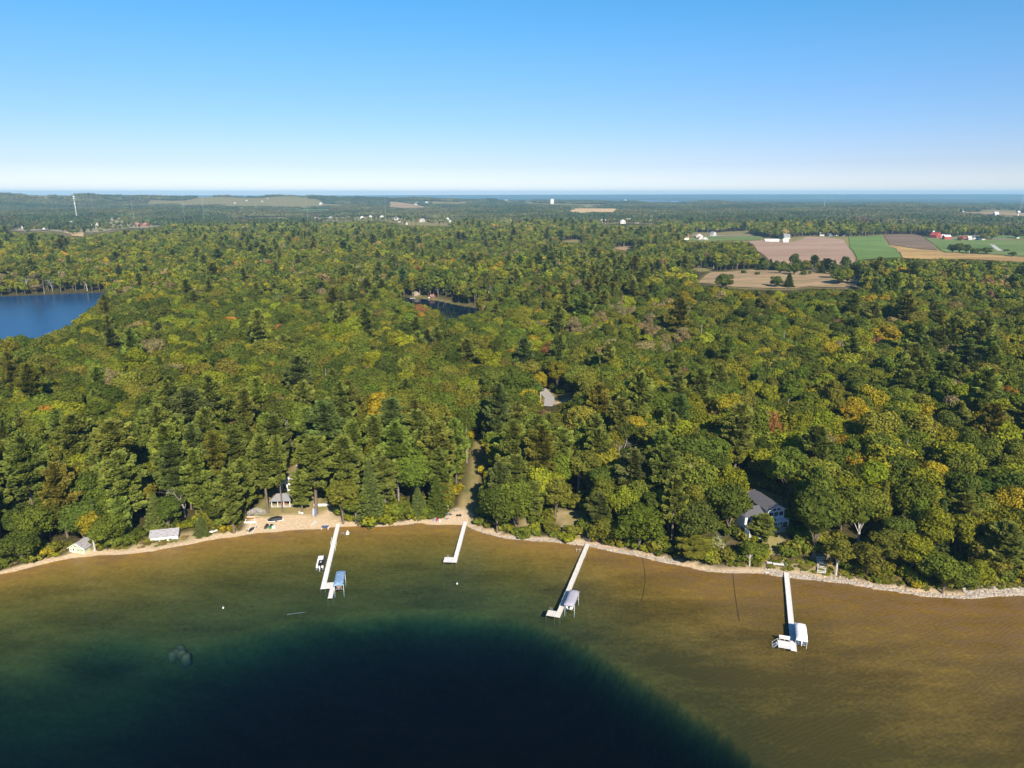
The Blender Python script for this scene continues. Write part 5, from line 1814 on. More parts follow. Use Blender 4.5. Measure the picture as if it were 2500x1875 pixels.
# orange and white boats on a rack
r = at_thing('boat_rack', 'timber rack holding an orange and a white hull at the left of the beach', 'rack', 612, 1272, math.radians(6))
for x in (-1.6, 1.6):
    q = MB()
    for y in (-.8, .8):
        q.box(x - .07, x + .07, y - .07, y + .07, -.2, 1.2)
    q.box(x - .07, x + .07, -.95, .95, .55, .68)
    q.build('frame', M_WHITE, r)
small_hull('paddle_boat', 'orange hull lying on the beach rack', 'boat', 612, 1269, None, 4.2, .95, M_ORANGE, math.radians(6), None, M_WHITE, False, .4).location[2] += .72
small_hull('rowing_boat', 'white hull in front of the orange one at the beach rack', 'boat', 611, 1277, None, 4.4, 1.0, M_WHITE, math.radians(6), None, None, True, .4)
xa, ya, za = at(610, 1264)
r = thing('driftwood_log', 'long pale log lying behind the boat rack', 'log', (xa, ya, za + .15), math.radians(3))
MB().tube([(-3.4, 0, 0), (-1, .1, .05), (1.5, -.1, .1), (3.2, .2, .05)], [.2, .22, .19, .12], 8).build('trunk', M_GREYWOOD, r, smooth=True)
for k in range(4):
    MB().tube([(-2 + 1.3 * k, 0, .1), (-1.7 + 1.3 * k, .5 - .3 * k, .7)], [.06, .02], 5).build('branch', M_GREYWOOD, r)
# brush pile: a heap of cut branches that nobody could count
rg = np.random.default_rng(33)
xa, ya, za = at(625, 1252)
V = []
for k in range(420):
    c = np.array([rg.normal(0, 1.7), rg.normal(0, 1.2), 0])
    c[2] = max(.08, 1.45 - .5 * math.hypot(c[0], c[1]) + rg.normal(0, .15))
    d_ = unit(rg, 1)[0] * np.array([1, 1, .35])
    d_ *= rg.uniform(.5, 1.4) / np.linalg.norm(d_)
    V.append(tube_quads([c - d_, c + d_], [.05, .02], 3))
tag(link('brush_pile', np_mesh('brush_pile', np.concatenate(V), 4, [M_GREYWOOD]), None, (xa, ya, za)), 'heap of cut branches at the left end of the beach', 'brush pile', kind='stuff')


def adirondack(px, py, label, mat, rot, group):
    r = at_thing('garden_chair', label, 'chair', px, py, rot, group)
    MB().obox((0, 0, .38), (.62, .62, .05), (math.radians(-10), 0, 0)).build('seat', mat, r)
    for k in range(4):
        MB().obox((-.24 + .16 * k, .36, .78), (.14, .04, .85), (math.radians(-18), 0, 0)).build('back_slat', mat, r)
    for s in (-1, 1):
        MB().box(s * .36 - .06, s * .36 + .06, -.42, .36, .58, .62).build('armrest', mat, r)
        q = MB().box(s * .36 - .04, s * .36 + .04, -.40, -.30, 0, .58)
        q.obox((s * .33, .25, .22), (.05, .5, .12), (math.radians(25), 0, 0))
        q.build('leg', mat, r)


adirondack(732.5, 1256, 'white garden chair under the low pine, left one of two', M_WHITE, math.radians(170), 'white chairs on the lodge beach')
adirondack(738, 1257, 'white garden chair under the low pine, right one of two', M_WHITE, math.radians(190), 'white chairs on the lodge beach')
adirondack(1092.8, 1259, 'dark blue chair behind the stone fire ring, left one', M_NAVY, math.radians(180), 'chairs on the second dock beach')
adirondack(1100.5, 1259, 'dark blue chair behind the stone fire ring, right one', M_NAVY, math.radians(150), 'chairs on the second dock beach')
adirondack(1117, 1262, 'black chair alone on the sand, left of its pair', M_BLACK, math.radians(185), 'chairs on the second dock beach')
adirondack(1123.6, 1262, 'black chair alone on the sand, right of its pair', M_BLACK, math.radians(175), 'chairs on the second dock beach')
for k, w_ in enumerate(('leftmost', 'middle', 'rightmost')):
    adirondack(1431.5 + 5.0 * k, 1322 + .8 * k, 'plum coloured chair at the landward end of the third dock, %s of three' % w_, M_PURPLE, math.radians(185 - 8 * k), 'plum chairs at the third dock')
r = at_thing('beach_lounger', 'white slatted lounger among bushes left of the grey upturned boat', 'lounger', 1009, 1267, math.radians(25))
for k in range(7):
    MB().box(-.9 + .2 * k, -.74 + .2 * k, -.34, .34, .34, .38).build('slat', M_WHITE, r)
MB().obox((.78, 0, .62), (.75, .68, .04), (0, math.radians(-40), 0)).build('backrest', M_WHITE, r)
for x in (-.8, .45):
    for y in (-.3, .3):
        MB().box(x - .04, x + .04, y - .04, y + .04, -.1, .34).build('leg', M_WHITE, r)
# fire ring of stones
r = at_thing('fire_ring', 'ring of pale stones with a dark hearth on the sand', 'fire ring', 1091.5, 1268)
rg = np.random.default_rng(5)
for k in range(11):
    a = k / 11 * 6.283
    MB().loft([[(math.cos(a) * .85 + math.cos(b) * s, math.sin(a) * .85 + math.sin(b) * s, z) for b in np.arange(6) / 6 * 6.283] for s, z in ((.24, -.05), (.27, .12), (.16, .28))]).build('stone', M_STONE, r)
MB().prism([(math.cos(b) * .62, math.sin(b) * .62) for b in np.arange(10) / 10 * 6.283], .0, .05).build('hearth', M_BLACK, r)
r = at_thing('picnic_table', 'weathered small table at the edge of the sand by the grassy track', 'table', 1115, 1248, math.radians(20))
for k in range(4):
    MB().box(-.9, .9, -.42 + .21 * k, -.23 + .21 * k, .70, .75).build('plank', M_GREYWOOD, r)
for y in (-.75, .75):
    MB().box(-.9, .9, y - .13, y + .13, .42, .46).build('bench', M_GREYWOOD, r)
for x in (-.65, .65):
    q = MB()
    for s in (-1, 1):
        q.obox((x, s * .45, .35), (.08, .1, .85), (math.radians(s * 32), 0, 0))
    q.build('leg', M_GREYWOOD, r)
xa, ya, za = at(1078, 1260)
r = thing('leaning_branch', 'pale curved branch lying behind the white kayak', 'branch', (xa, ya, za), 0)
MB().tube([(0, 0, .15), (1.2, .3, .25), (2.3, 1.2, .5), (2.9, 2.6, .9)], [.12, .10, .08, .05], 6).build('limb', DEAD_WOOD, r, smooth=True)
r = at_thing('info_post', 'pale post standing behind the dark blue chairs', 'post', 1094, 1250)
MB().tube([(0, 0, -.3), (0, 0, 2.6)], .11, 7).build('shaft', M_CREAM, r)
# paddleboards against the pine, white rack below
xa, ya, za = at(768, 1262)
for k, (dx, mt, lb) in enumerate(((-.45, M_GREYCAN, 'grey paddleboard leaning on the broad pine, left of its pair'), (.35, M_NAVY, 'slate blue paddleboard leaning on the broad pine, right of its pair'))):
    r = thing('paddleboard', lb, 'paddleboard', (xa + dx, ya, za), 0, 'paddleboards on the pine')
    r.rotation_euler = (math.radians(-14), 0, 0)
    MB().loft([[(-w, y_, z), (w, y_, z)] + [(w, y_ + .12, z), (-w, y_ + .12, z)] for z, w, y_ in ((0, .12, 0), (.4, .33, 0), (1.7, .40, 0), (2.8, .32, 0), (3.3, .10, .05))]).build('board', mt, r)
    MB().box(-.02, .02, -.16, 0, .15, .4).build('fin', M_BLACK, r)
xa, ya, za = at(767, 1280)
r = thing('folding_steps', 'white folding steps lying at the sand edge below the broad pine', 'steps', (xa, ya, za), math.radians(78))
for s in (-.5, .5):
    MB().obox((0, s, .35), (2.6, .09, .14), (0, math.radians(-9), 0)).build('side_rail', M_WHITE, r)
for k in range(6):
    MB().box(-1.15 + .44 * k, -.92 + .44 * k, -.46, .46, .22 + .07 * k, .27 + .07 * k).build('step', M_WHITE, r)
xa, ya = at_z(793.8, 1285, .8)
r = thing('swim_platform', 'slate blue topped platform on pale legs at the waterline left of the first dock', 'platform', (xa, ya, 0), math.radians(4))
MB().box(-1.25, 1.25, -.85, .85, .74, .86).build('top', M_NAVY, r)
MB().box(-1.3, 1.3, .86, .95, .70, .92).build('edge', M_WHITE, r)
for x in (-1.15, 1.15):
    for y in (-.75, .75):
        MB().box(x - .1, x + .1, y - .1, y + .1, -.6, .74).build('leg', M_WHITE, r)
# things standing in the shallows
xa, ya = at_z(848.6, 1303, 0)
r = thing('peaked_raft', 'little white raft with a peaked frame in the shallows right of the first dock', 'raft', (xa, ya, .1), math.radians(8))
MB().box(-.55, .55, -.7, .7, -.15, .1).build('float', M_WHITE, r)
q = MB()
for sx, sy in ((-1, -1), (1, -1), (1, 1), (-1, 1)):
    q.tube([(sx * .5, sy * .6, .1), (0, 0, 1.25)], .05, 5)
q.build('frame', M_WHITE, r)
MB().add([(-.48, .55, .2), (.48, .55, .2), (0, .05, 1.2), (-.48, .62, .2), (.48, .62, .2), (0, .12, 1.2)], [(0, 1, 2), (5, 4, 3), (0, 3, 4, 1), (1, 4, 5, 2), (2, 5, 3, 0)]).build('sail_panel', M_CREAM, r)
xa, ya = at_z(836, 1304, 0)
r = thing('lift_frame', 'grey metal frame in the shallows beside the little white raft', 'frame', (xa, ya, 0), math.radians(15))
q = MB()
for y in (-.55, .55):
    q.tube([(-.6, y, -.7), (-.6, y, .5), (.6, y, .35), (.6, y, -.7)], .05, 5)
for x in (-.6, 0, .6):
    q.tube([(x, -.55, .42), (x, .55, .42)], .04, 5)
q.build('bars', M_ALU, r)
xa, ya = at_z(1411.5, 1346, 0)
r = thing('pipe_stand', 'grey pipe frame standing in the shallows left of the third dock', 'frame', (xa, ya, 0), 0)
for x in (-.6, .6):
    MB().tube([(x, 0, -1.0), (x, 0, 1.3)], .05, 5).build('upright', M_STEEL, r)
MB().tube([(-.6, 0, .7), (.6, 0, .7)], .04, 5).build('crossbar', M_STEEL, r)
for k, (px, py, lb) in enumerate(((1116, 1425, 'white mooring buoy alone off the second dock'), (545, 1484, 'small white buoy in the dark water left of the first dock'))):
    xa, ya = at_z(px, py, .1)
    r = thing('mooring_buoy', lb, 'buoy', (xa, ya, 0), 0, 'white buoys on the lake')
    q = MB()
    q.loft([[(math.cos(b) * s, math.sin(b) * s, z) for b in np.arange(8) / 8 * 6.283] for s, z in ((.1, -.2), (.22, -.05), (.26, .15), (.2, .3), (.06, .38))])
    q.build('float', M_WHITE, r, smooth=True)
    MB().tube([(0, 0, .5), (0, 0, .8)], .04, 5).build('mast', M_WHITE, r)
for px0_, py0_, px1_, py1_, lb in ((1567, 1362, 1563, 1468, 'thin dark pipe on the lake bed right of the third dock'), (1789, 1400, 1806, 1518, 'thin dark pipe on the lake bed left of the rightmost dock')):
    pts = []
    for k in range(13):
        f = k / 12
        x, y = at_z(px0_ + (px1_ - px0_) * f + 10 * math.sin(f * 3.0) * (1 if px0_ < 1700 else -.2), py0_ + (py1_ - py0_) * f, -.3)
        pts.append((x, y, T(x, y) + .10))
    o0 = np.array(pts[0])
    r = thing('water_pipe', lb, 'pipe', tuple(o0), 0, 'pipes lying on the lake bed')
    MB().tube([tuple(np.array(p) - o0) for p in pts], .05, 5).build('hose', M_BLACK, r)
xa, ya = at_z(722, 1490, -.3)
r = thing('sunken_log', 'pale sunken log off the end of the first dock', 'log', (xa, ya, -1.4), math.radians(12))
MB().tube([(-2.6, 0, 0), (0, .05, .06), (2.6, 0, .1)], [.08, .10, .06], 6).build('trunk', M_WOOD, r)
xa, ya = at_z(437, 1568, -.5)
r = thing('sunken_rock', 'pale weedy rock shoal under the dark water in the left foreground', 'rock', (xa, ya, -3.6), 0)
rg = np.random.default_rng(3)
for k in range(5):
    cx, cy_ = rg.normal(0, 1.3), rg.normal(0, .9)
    MB().loft([[(cx + math.cos(b) * s * rg.uniform(.8, 1.2), cy_ + math.sin(b) * s * rg.uniform(.8, 1.2), z) for b in np.arange(9) / 9 * 6.283] for s, z in ((1.5, -3), (1.4, .2), (.9, .8), (.3, 1.0))]).build('boulder', M_BED, r, smooth=True)

# ---------------------------------------------------------------- rocks along the water: loose stones past counting
rg = np.random.default_rng(11)


def stone_shape(seed):
    g = np.random.default_rng(seed)
    J = g.uniform(.75, 1.15, (4, 6))
    V = [(math.cos(b) * c * J[i, k], math.sin(b) * c * J[i, k], z) for i, (c, z) in enumerate(((.75, -.35), (1.0, .0), (.8, .38), (.3, .58))) for k, b in enumerate(np.arange(6) / 6 * 6.283)]
    Q_ = [(i * 6 + k, i * 6 + (k + 1) % 6, (i + 1) * 6 + (k + 1) % 6, (i + 1) * 6 + k) for i in range(3) for k in range(6)]
    V = np.array(V)
    return np.concatenate([V[list(f)][None] for f in Q_] + [V[[18, 19, 20, 21]][None], V[[18, 21, 22, 23]][None]])


SH = [stone_shape(k) for k in range(6)]


def stones(name, label, spans, dens):
    out_ = []
    for p0, p1, w, big in spans:
        xa = at_z(*p0)[0]
        xb_ = at_z(*p1)[0]
        n = int(abs(xb_ - xa) * w * dens)
        xs_ = rg.uniform(xa, xb_, n)
        off = np.abs(rg.normal(0, .42, n)) * w - .4
        ys_ = shore_y(xs_) + off
        zs = np.maximum(terrain(xs_, ys_), -.25)
        for x, y, z in zip(xs_, ys_, zs):
            s = rg.uniform(.14, .42) * big
            a = rg.uniform(0, 6.28)
            m = np.array([[math.cos(a), -math.sin(a), 0], [math.sin(a), math.cos(a), 0], [0, 0, rg.uniform(.7, 1.1)]])
            out_.append((SH[rg.integers(0, 6)] * s) @ m.T + [x, y, z + .12 * s])
    return tag(link(name, np_mesh(name, np.concatenate(out_), 4, [M_STONE])), label, kind='stuff')


stones('shore_stones', 'pale riprap stones along the waterline', [((1150, 1283), (1240, 1312), 1.6, .9), ((1240, 1312), (1430, 1333), 2.0, 1.0), ((1430, 1333), (1660, 1378), 2.4, 1.1), ((1700, 1385), (1860, 1398), 1.0, .8),
                                                                          ((1862, 1398), (1925, 1408), 4.2, 1.0), ((1925, 1408), (2130, 1432), 3.0, 1.15), ((2130, 1432), (2370, 1458), 2.2, 1.1),
                                                                          ((2365, 1458), (2530, 1452), 6.5, 1.25), ((900, 1284), (1010, 1279), .8, .6)], 6.5)


# ---------------------------------------------------------------- houses
def gable_house(root, w, l, eave, ridge, wall_mat, roof_mat, over=.35, th=.16, zb_=0.0):
    """walls with gables at y = 0 (front) and y = l, ridge along y"""
    prof = [(-w / 2, zb_), (w / 2, zb_), (w / 2, eave), (0, ridge), (-w / 2, eave)]
    MB().yprism(prof, 0, l).build('wall', wall_mat, root)
    sl = (ridge - eave) / (w / 2)
    for s in (-1, 1):
        ex, ez = s * (w / 2 + over), eave - sl * over
        q = MB()
        V = [(0, -over, ridge + .02), (ex, -over, ez + .02), (ex, l + over, ez + .02), (0, l + over, ridge + .02)]
        V += [(x, y, z + th) for x, y, z in V]
        q.add(V, [(0, 1, 2, 3), (7, 6, 5, 4), (0, 4, 5, 1), (1, 5, 6, 2), (2, 6, 7, 3), (3, 7, 4, 0)])
        q.build('roof', roof_mat, root)
    return root


def window(root, x, z, w, h, y=0.0, frame=None, bars=True, side=0):
    """window in the front wall (side 0) or in a side wall at x (side -1 / 1, x then runs along y)"""
    fr = MB()
    t = .09
    for a, b, c, d_ in ((-w / 2 - t, w / 2 + t, -h / 2 - t, -h / 2), (-w / 2 - t, w / 2 + t, h / 2, h / 2 + t), (-w / 2 - t, -w / 2, -h / 2, h / 2), (w / 2, w / 2 + t, -h / 2, h / 2)):
        fr.box(a, b, -.08, .03, c, d_)
    if bars:
        fr.box(-.03, .03, -.06, .02, -h / 2, h / 2)
    rot = 0.0 if side == 0 else (math.pi / 2 if side > 0 else -math.pi / 2)
    o = fr.build('window', frame or M_WHITE, root, (x, y, z), rotz=rot)
    MB().box(-w / 2, w / 2, -.025, .02, -h / 2, h / 2).build('pane', M_GLASS, o)
    return o


# pale green boathouse
gx, gy, gz = at(189, 1351)
r = thing('boathouse', 'pale green boathouse with a grey gable roof on the left shore', 'boathouse', (gx, gy, gz - .1), math.radians(-9))
gable_house(r, 5.8, 8.2, 1.95, 3.7, M_MINT, M_OLDROOF, .4)
q = MB()
q.obox((-1.62, -.42, 2.78), (3.9, .07, .2), (0, math.radians(-31.1), 0))
q.obox((1.62, -.42, 2.78), (3.9, .07, .2), (0, math.radians(31.1), 0))
q.build('bargeboard', M_WHITE, r)
window(r, .55, 1.25, .75, .35, 0, M_MINT, False)
window(r, 1.95, 1.25, .6, .35, 0, M_MINT, False)
window(r, -.4, 2.55, .7, .3, 0, M_MINT, False)
d_ = MB().box(-1.55, -.75, -.06, .0, .05, 1.95).build('door', M_WHITE, r)
MB().box(-1.4, -.9, -.075, -.06, .9, 1.75).build('pane', M_GLASS, d_)
window(r, -2.2, 1.1, .5, .7, 0, M_WHITE, True)
MB().box(1.18, 1.28, -.05, .0, 0, 1.75).build('corner_board', M_DARK, r)

# long low shed with white doors
gx, gy, gz = at(402, 1321)
r = thing('boat_shed', 'long low shed with a weathered roof and a row of white doors', 'shed', (gx, gy, gz - .05), math.radians(14))
W_, D_ = 9.0, 4.6
MB().xprism([(0, 0), (D_, 0), (D_, 1.9), (D_ / 2, 3.35), (0, 1.9)], -W_ / 2, W_ / 2).build('wall', M_GREYWOOD, r)
for s in (0, 1):
    q = MB()
    y0, y1, z0_, z1_ = (-.45, D_ / 2, 1.68, 3.37) if s == 0 else (D_ + .45, D_ / 2, 1.68, 3.37)
    for k in range(12):                                     # boards laid up the slope, edges uneven
        x0, x1 = -W_ / 2 - .3 + (W_ + .6) * k / 12, -W_ / 2 - .3 + (W_ + .6) * (k + 1) / 12 - .03
        lift = .02 * (k % 3)
        V = [(x0, y0, z0_ + lift), (x1, y0, z0_ + lift), (x1, y1, z1_ + lift), (x0, y1, z1_ + lift)]
        V += [(a, b, c + .1) for a, b, c in V]
        MB().add(V, [(0, 1, 2, 3), (7, 6, 5, 4), (0, 4, 5, 1), (1, 5, 6, 2), (2, 6, 7, 3), (3, 7, 4, 0)]).build('roof_board', M_OLDROOF, r)
dm = MB().box(-.55, .55, -.09, -.01, .05, 1.72).build('door', M_WHITE, r, (-W_ / 2 + .68, 0, 0))
for k in range(1, 7):
    c = copy_part(dm, r, (-W_ / 2 + .68 + 1.27 * k, -.02 * (k % 2), 0))

# lodge behind the pines: porch pavilion in front, main house behind
gx, gy, gz = at(686, 1239)
r = thing('gazebo', 'open porch pavilion with grey hipped roof and white posts behind the beach pines', 'gazebo', (gx, gy, gz), math.radians(3))
MB().box(-3.7, 3.7, 0, 5.0, -.5, .25).build('deck', M_CONC, r)
for x in (-3.4, -1.15, 1.15, 3.4):
    MB().box(x - .11, x + .11, .15, .37, .25, 2.5).build('post', M_WHITE, r)
for x in (-3.4, 3.4):
    MB().box(x - .11, x + .11, 4.6, 4.8, .25, 2.5).build('post', M_WHITE, r)
MB().box(-3.55, 3.55, .1, .42, 2.5, 2.72).build('beam', M_WHITE, r)
RF = [(-4.1, -.45, 2.72), (4.1, -.45, 2.72), (4.1, 5.3, 2.72), (-4.1, 5.3, 2.72), (-1.9, 2.5, 4.6), (1.9, 2.5, 4.6)]
MB().add([RF[0], RF[1], RF[5], RF[4], (RF[0][0], RF[0][1], 2.6), (RF[1][0], RF[1][1], 2.6), (1.9, 2.5, 4.45), (-1.9, 2.5, 4.45)], [(0, 1, 2, 3), (7, 6, 5, 4), (0, 4, 5, 1), (1, 5, 6, 2), (2, 6, 7, 3), (3, 7, 4, 0)]).build('roof', M_SHINGLE, r)
MB().add([RF[2], RF[3], RF[4], RF[5], (4.1, 5.3, 2.6), (-4.1, 5.3, 2.6), (-1.9, 2.5, 4.45), (1.9, 2.5, 4.45)], [(0, 1, 2, 3), (7, 6, 5, 4), (0, 4, 5, 1), (1, 5, 6, 2), (2, 6, 7, 3), (3, 7, 4, 0)]).build('roof', M_SHINGLE, r)
tag(MB().add([RF[3], RF[0], RF[4], (-4.1, 5.3, 2.6), (-4.1, -.45, 2.6), (-1.9, 2.5, 4.45)], [(0, 1, 2), (5, 4, 3), (0, 3, 4, 1), (1, 4, 5, 2), (2, 5, 3, 0)]).build('roof', M_RUSTROOF, r), 'roof side covered with rusty needles')
MB().add([RF[1], RF[2], RF[5], (4.1, -.45, 2.6), (4.1, 5.3, 2.6), (1.9, 2.5, 4.45)], [(0, 1, 2), (5, 4, 3), (0, 3, 4, 1), (1, 4, 5, 2), (2, 5, 3, 0)]).build('roof', M_SHINGLE, r)
MB().box(-1.4, -.2, 2.0, 3.2, .25, 1.05).build('bench', M_REDWOOD, r)
MB().box(.5, 1.9, 1.6, 2.9, .25, .95).build('table', M_REDWOOD, r)
MB().box(-3.3, 3.3, 4.9, 5.0, .25, 2.5).build('back_wall', M_REDWOOD, r)
r = thing('lodge', 'white lodge with grey gabled roofs half hidden behind the beach pines', 'house', (gx + 0.5, gy + 13.0, T(gx, gy + 13) - .1), math.radians(-14))
gable_house(r, 9.5, 13, 4.2, 7.2, M_WHITE, M_SHINGLE, .5)
for x in (-3.2, -1.1, 1.1, 3.2):
    window(r, x, 1.9, 1.3, 1.9)
window(r, 0, 4.9, 1.8, 1.2)
q = MB().yprism([(4.75, 0), (9.5, 0), (9.5, 3.2), (7.1, 5.2), (4.75, 3.2)], 2.5, 9.5)
q.build('wing_wall', M_WHITE, r)
for s in (-1, 1):
    V = [(7.1, 2.0, 5.25), (7.1 + s * 2.9, 2.0, 2.85), (7.1 + s * 2.9, 10, 2.85), (7.1, 10, 5.25)]
    V += [(x, y, z + .15) for x, y, z in V]
    MB().add(V, [(0, 1, 2, 3), (7, 6, 5, 4), (0, 4, 5, 1), (1, 5, 6, 2), (2, 6, 7, 3), (3, 7, 4, 0)]).build('wing_roof', M_SHINGLE, r)
window(r, 7.1, 1.7, 1.6, 1.5, 2.5)
MB().box(-.9, .5, 6.3, 7.2, 6.4, 8.4).build('chimney', M_CONC, r)
gx2, gy2, gz2 = at(790, 1236)
r = thing('retaining_wall', 'low pale garden wall right of the broad pine', 'wall', (gx2, gy2, gz2), math.radians(4))
MB().box(-3.6, 3.6, -.2, .2, -.5, .75).build('body', M_CREAM, r)
MB().box(-3.7, 3.7, -.26, .26, .75, .84).build('coping', M_WHITE, r)

# white house on the right
gx, gy, gz = at(1891, 1290)
HR = math.radians(17)
r = thing('white_house', 'white two storey house with a charcoal gabled roof among trees on the right', 'house', (gx, gy, gz), HR)
gable_house(r, 6.6, 13.0, 6.9, 8.7, M_WHITE, M_DKSHINGLE, .45)
for s in (-1, 1):
    MB().obox((s * 1.83, -.47, 7.72), (4.0, .07, .22), (0, math.radians(s * 15.3 + 14 * s * .0 + s * 13.3), 0)).build('bargeboard', M_WHITE, r)
for x in (-2.0, 0.0, 2.0):
    window(r, x, 5.2, 1.55, 1.5)
    window(r, x, 1.9, 1.55, 2.0)
window(r, -.85, 6.9, 1.3, .8)
window(r, .85, 6.9, 1.3, .8)
MB().box(-3.5, 3.5, -2.6, -.03, 3.25, 3.42).build('balcony_floor', M_WHITE, r)
MB().box(-3.7, 3.7, -2.9, -.03, -.3, .12).build('terrace', M_CONC, r)
for x in (-3.3, 0, 3.3):
    MB().box(x - .1, x + .1, -2.55, -2.35, .12, 3.25).build('post', M_WHITE, r)
for zz in (3.42, .12):
    q = MB()
    q.box(-3.5, 3.5, -2.58, -2.5, zz + .95, zz + 1.03)
    q.box(-3.5, 3.5, -2.58, -2.5, zz + .10, zz + .16)
    for k in range(15):
        x = -3.45 + k * .493
        q.box(x - .025, x + .025, -2.57, -2.52, zz + .16, zz + .95)
    q.build('railing', M_WHITE, r)
# left wing, one storey lower, nearer the lake
q = MB().box(-11.5, -3.32, 1.0, 8.5, 0, 5.2)
q.build('wing_wall', M_WHITE, r)
RW = [(-12.0, .5, 5.2), (-3.32, .5, 5.2), (-3.32, 9.0, 5.2), (-12.0, 9.0, 5.2), (-9.0, 4.7, 7.0), (-3.32, 4.7, 7.0)]
MB().add(RW, [(0, 1, 5, 4), (2, 3, 4, 5), (3, 0, 4), (1, 2, 5), (3, 2, 1, 0)]).build('wing_roof', M_DKSHINGLE, r)
for x in (-10.0, -7.6, -5.2):
    window(r, x, 3.6, 1.3, 1.4, 1.0)
    window(r, x, 1.2, 1.3, 1.7, 1.0)
MB().box(-11.8, -3.6, -1.6, .97, 2.35, 2.52).build('wing_deck', M_WHITE, r)
q = MB()
q.box(-11.8, -3.6, -1.6, -1.53, 3.4, 3.48)
for k in range(17):
    x = -11.75 + k * .505
    q.box(x - .03, x + .03, -1.59, -1.54, 2.52, 3.4)
q.build('wing_railing', M_WHITE, r)
for x in (-11.6, -8.9, -6.2, -3.8):
    MB().box(x - .1, x + .1, -1.55, -1.35, -.4, 2.35).build('post', M_WHITE, r)
q = MB()
for k in range(8):
    q.box(-13.0, -11.85, -1.6 - .3 * k, -1.3 - .3 * k, 2.2 - .3 * k, 2.3 - .3 * k)
q.box(-13.05, -12.98, -4.0, -1.3, 0, 2.4)
q.build('stairs', M_WHITE, r)
MB().box(-9.6, -5.6, -4.6, -1.75, -.4, .1).build('patio', M_CONC, r)
for k in range(5):
    MB().box(-9.4 + .78 * k, -8.7 + .78 * k, -4.75, -4.6, -.4, .16).build('edging_stone', M_CREAM, r)
gx, gy, gz = at(1800, 1206)
r = thing('garage', 'building with only a charcoal roof showing behind the white house', 'garage', (gx, gy, gz - .2), math.radians(35))
gable_house(r, 7.5, 9.0, 3.0, 5.4, M_WHITE, M_DKSHINGLE, .5)
MB().box(-1.5, 1.5, -.08, .0, .1, 2.4).build('door', M_CREAM, r)

# bank above the rightmost dock: stairs, stored dock sections, white frames
xa, ya, za = at(1921, 1396)
xb_, yb_, zb2 = at(1904, 1356)
r = thing('bank_stairs', 'narrow wooden steps climbing from the rightmost dock towards the white house', 'stairs', (xa, ya, 0), 0)
d_ = np.array([xb_ - xa, yb_ - ya])
ln = np.linalg.norm(d_)
for k in range(18):
    f = (k + .5) / 18
    x, y = d_[0] * f, d_[1] * f
    MB().obox((x, y, T(xa + x, ya + y) + .18), (1.15, ln / 18 * .72, .10), (0, 0, math.atan2(d_[1], d_[0]) - math.pi / 2)).build('step', M_CREAM, r)
for s in (-1, 1):
    pts = []
    for k in range(7):
        f = k / 6
        nx_, ny_ = -d_[1] / ln * .66 * s, d_[0] / ln * .66 * s
        pts.append((d_[0] * f + nx_, d_[1] * f + ny_, T(xa + d_[0] * f, ya + d_[1] * f) + .15))
    MB().tube(pts, .09, 4).build('stringer', M_WOOD, r)
for pxx, pyy, lw, dd, ro, lb in ((1900, 1382, 3.4, 1.3, -9, 'white dock section stored on the bank left of the wooden steps'), (1878, 1379, 1.7, 1.0, -5, 'short white bench section on the bank, farthest left of the stored pieces'),
                                 (1920.5, 1380, .9, 1.9, 8, 'white dock section stored just right of the wooden steps')):
    xa, ya, za = at(pxx, pyy)
    r = thing('stored_dock_section', lb, 'dock section', (xa, ya, za + .55), math.radians(ro), 'dock sections stored on the bank')
    for k in range(3):
        MB().box(-lw / 2 + lw * k / 3 + .01, -lw / 2 + lw * (k + 1) / 3 - .01, -dd / 2, dd / 2, 0, .1).build('deck_panel', M_DECK, r)
    for sx in (-1, 1):
        for sy in (-1, 1):
            MB().box(sx * lw * .42 - .06, sx * lw * .42 + .06, sy * dd * .4 - .06, sy * dd * .4 + .06, -.9, 0).build('leg', M_ALU, r)
xa, ya, za = at(2004, 1404)
xb_, yb_, zb2 = at(1994, 1362)
r = thing('bank_ladder', 'weathered white ladder like frame lying up the bank right of the rightmost dock', 'ladder frame', (xa, ya, za), 0)
d_ = np.array([xb_ - xa, yb_ - ya])
ln = np.linalg.norm(d_)
perp = np.array([-d_[1], d_[0]]) / ln
for s in (-1, 1):
    pts = []
    for k in range(9):
        f = k / 8
        bend = math.sin(f * 2.2) * 1.0
        x, y = d_[0] * f + perp[0] * (s * 1.25 - bend), d_[1] * f + perp[1] * (s * 1.25 - bend)
        pts.append((x, y, T(xa + x, ya + y) - za + .55))
    MB().tube(pts, .11, 5).build('rail', M_GREYWOOD, r)
for k in range(10):
    f = (k + .3) / 10
    bend = math.sin(f * 2.2) * 1.0
    ends = []
    for s in (-1, 1):
        x, y = d_[0] * f + perp[0] * (s * 1.25 - bend), d_[1] * f + perp[1] * (s * 1.25 - bend)
        ends.append((x, y, T(xa + x, ya + y) - za + .62))
    MB().tube(ends, .09, 5).build('rung', M_WHITE, r)

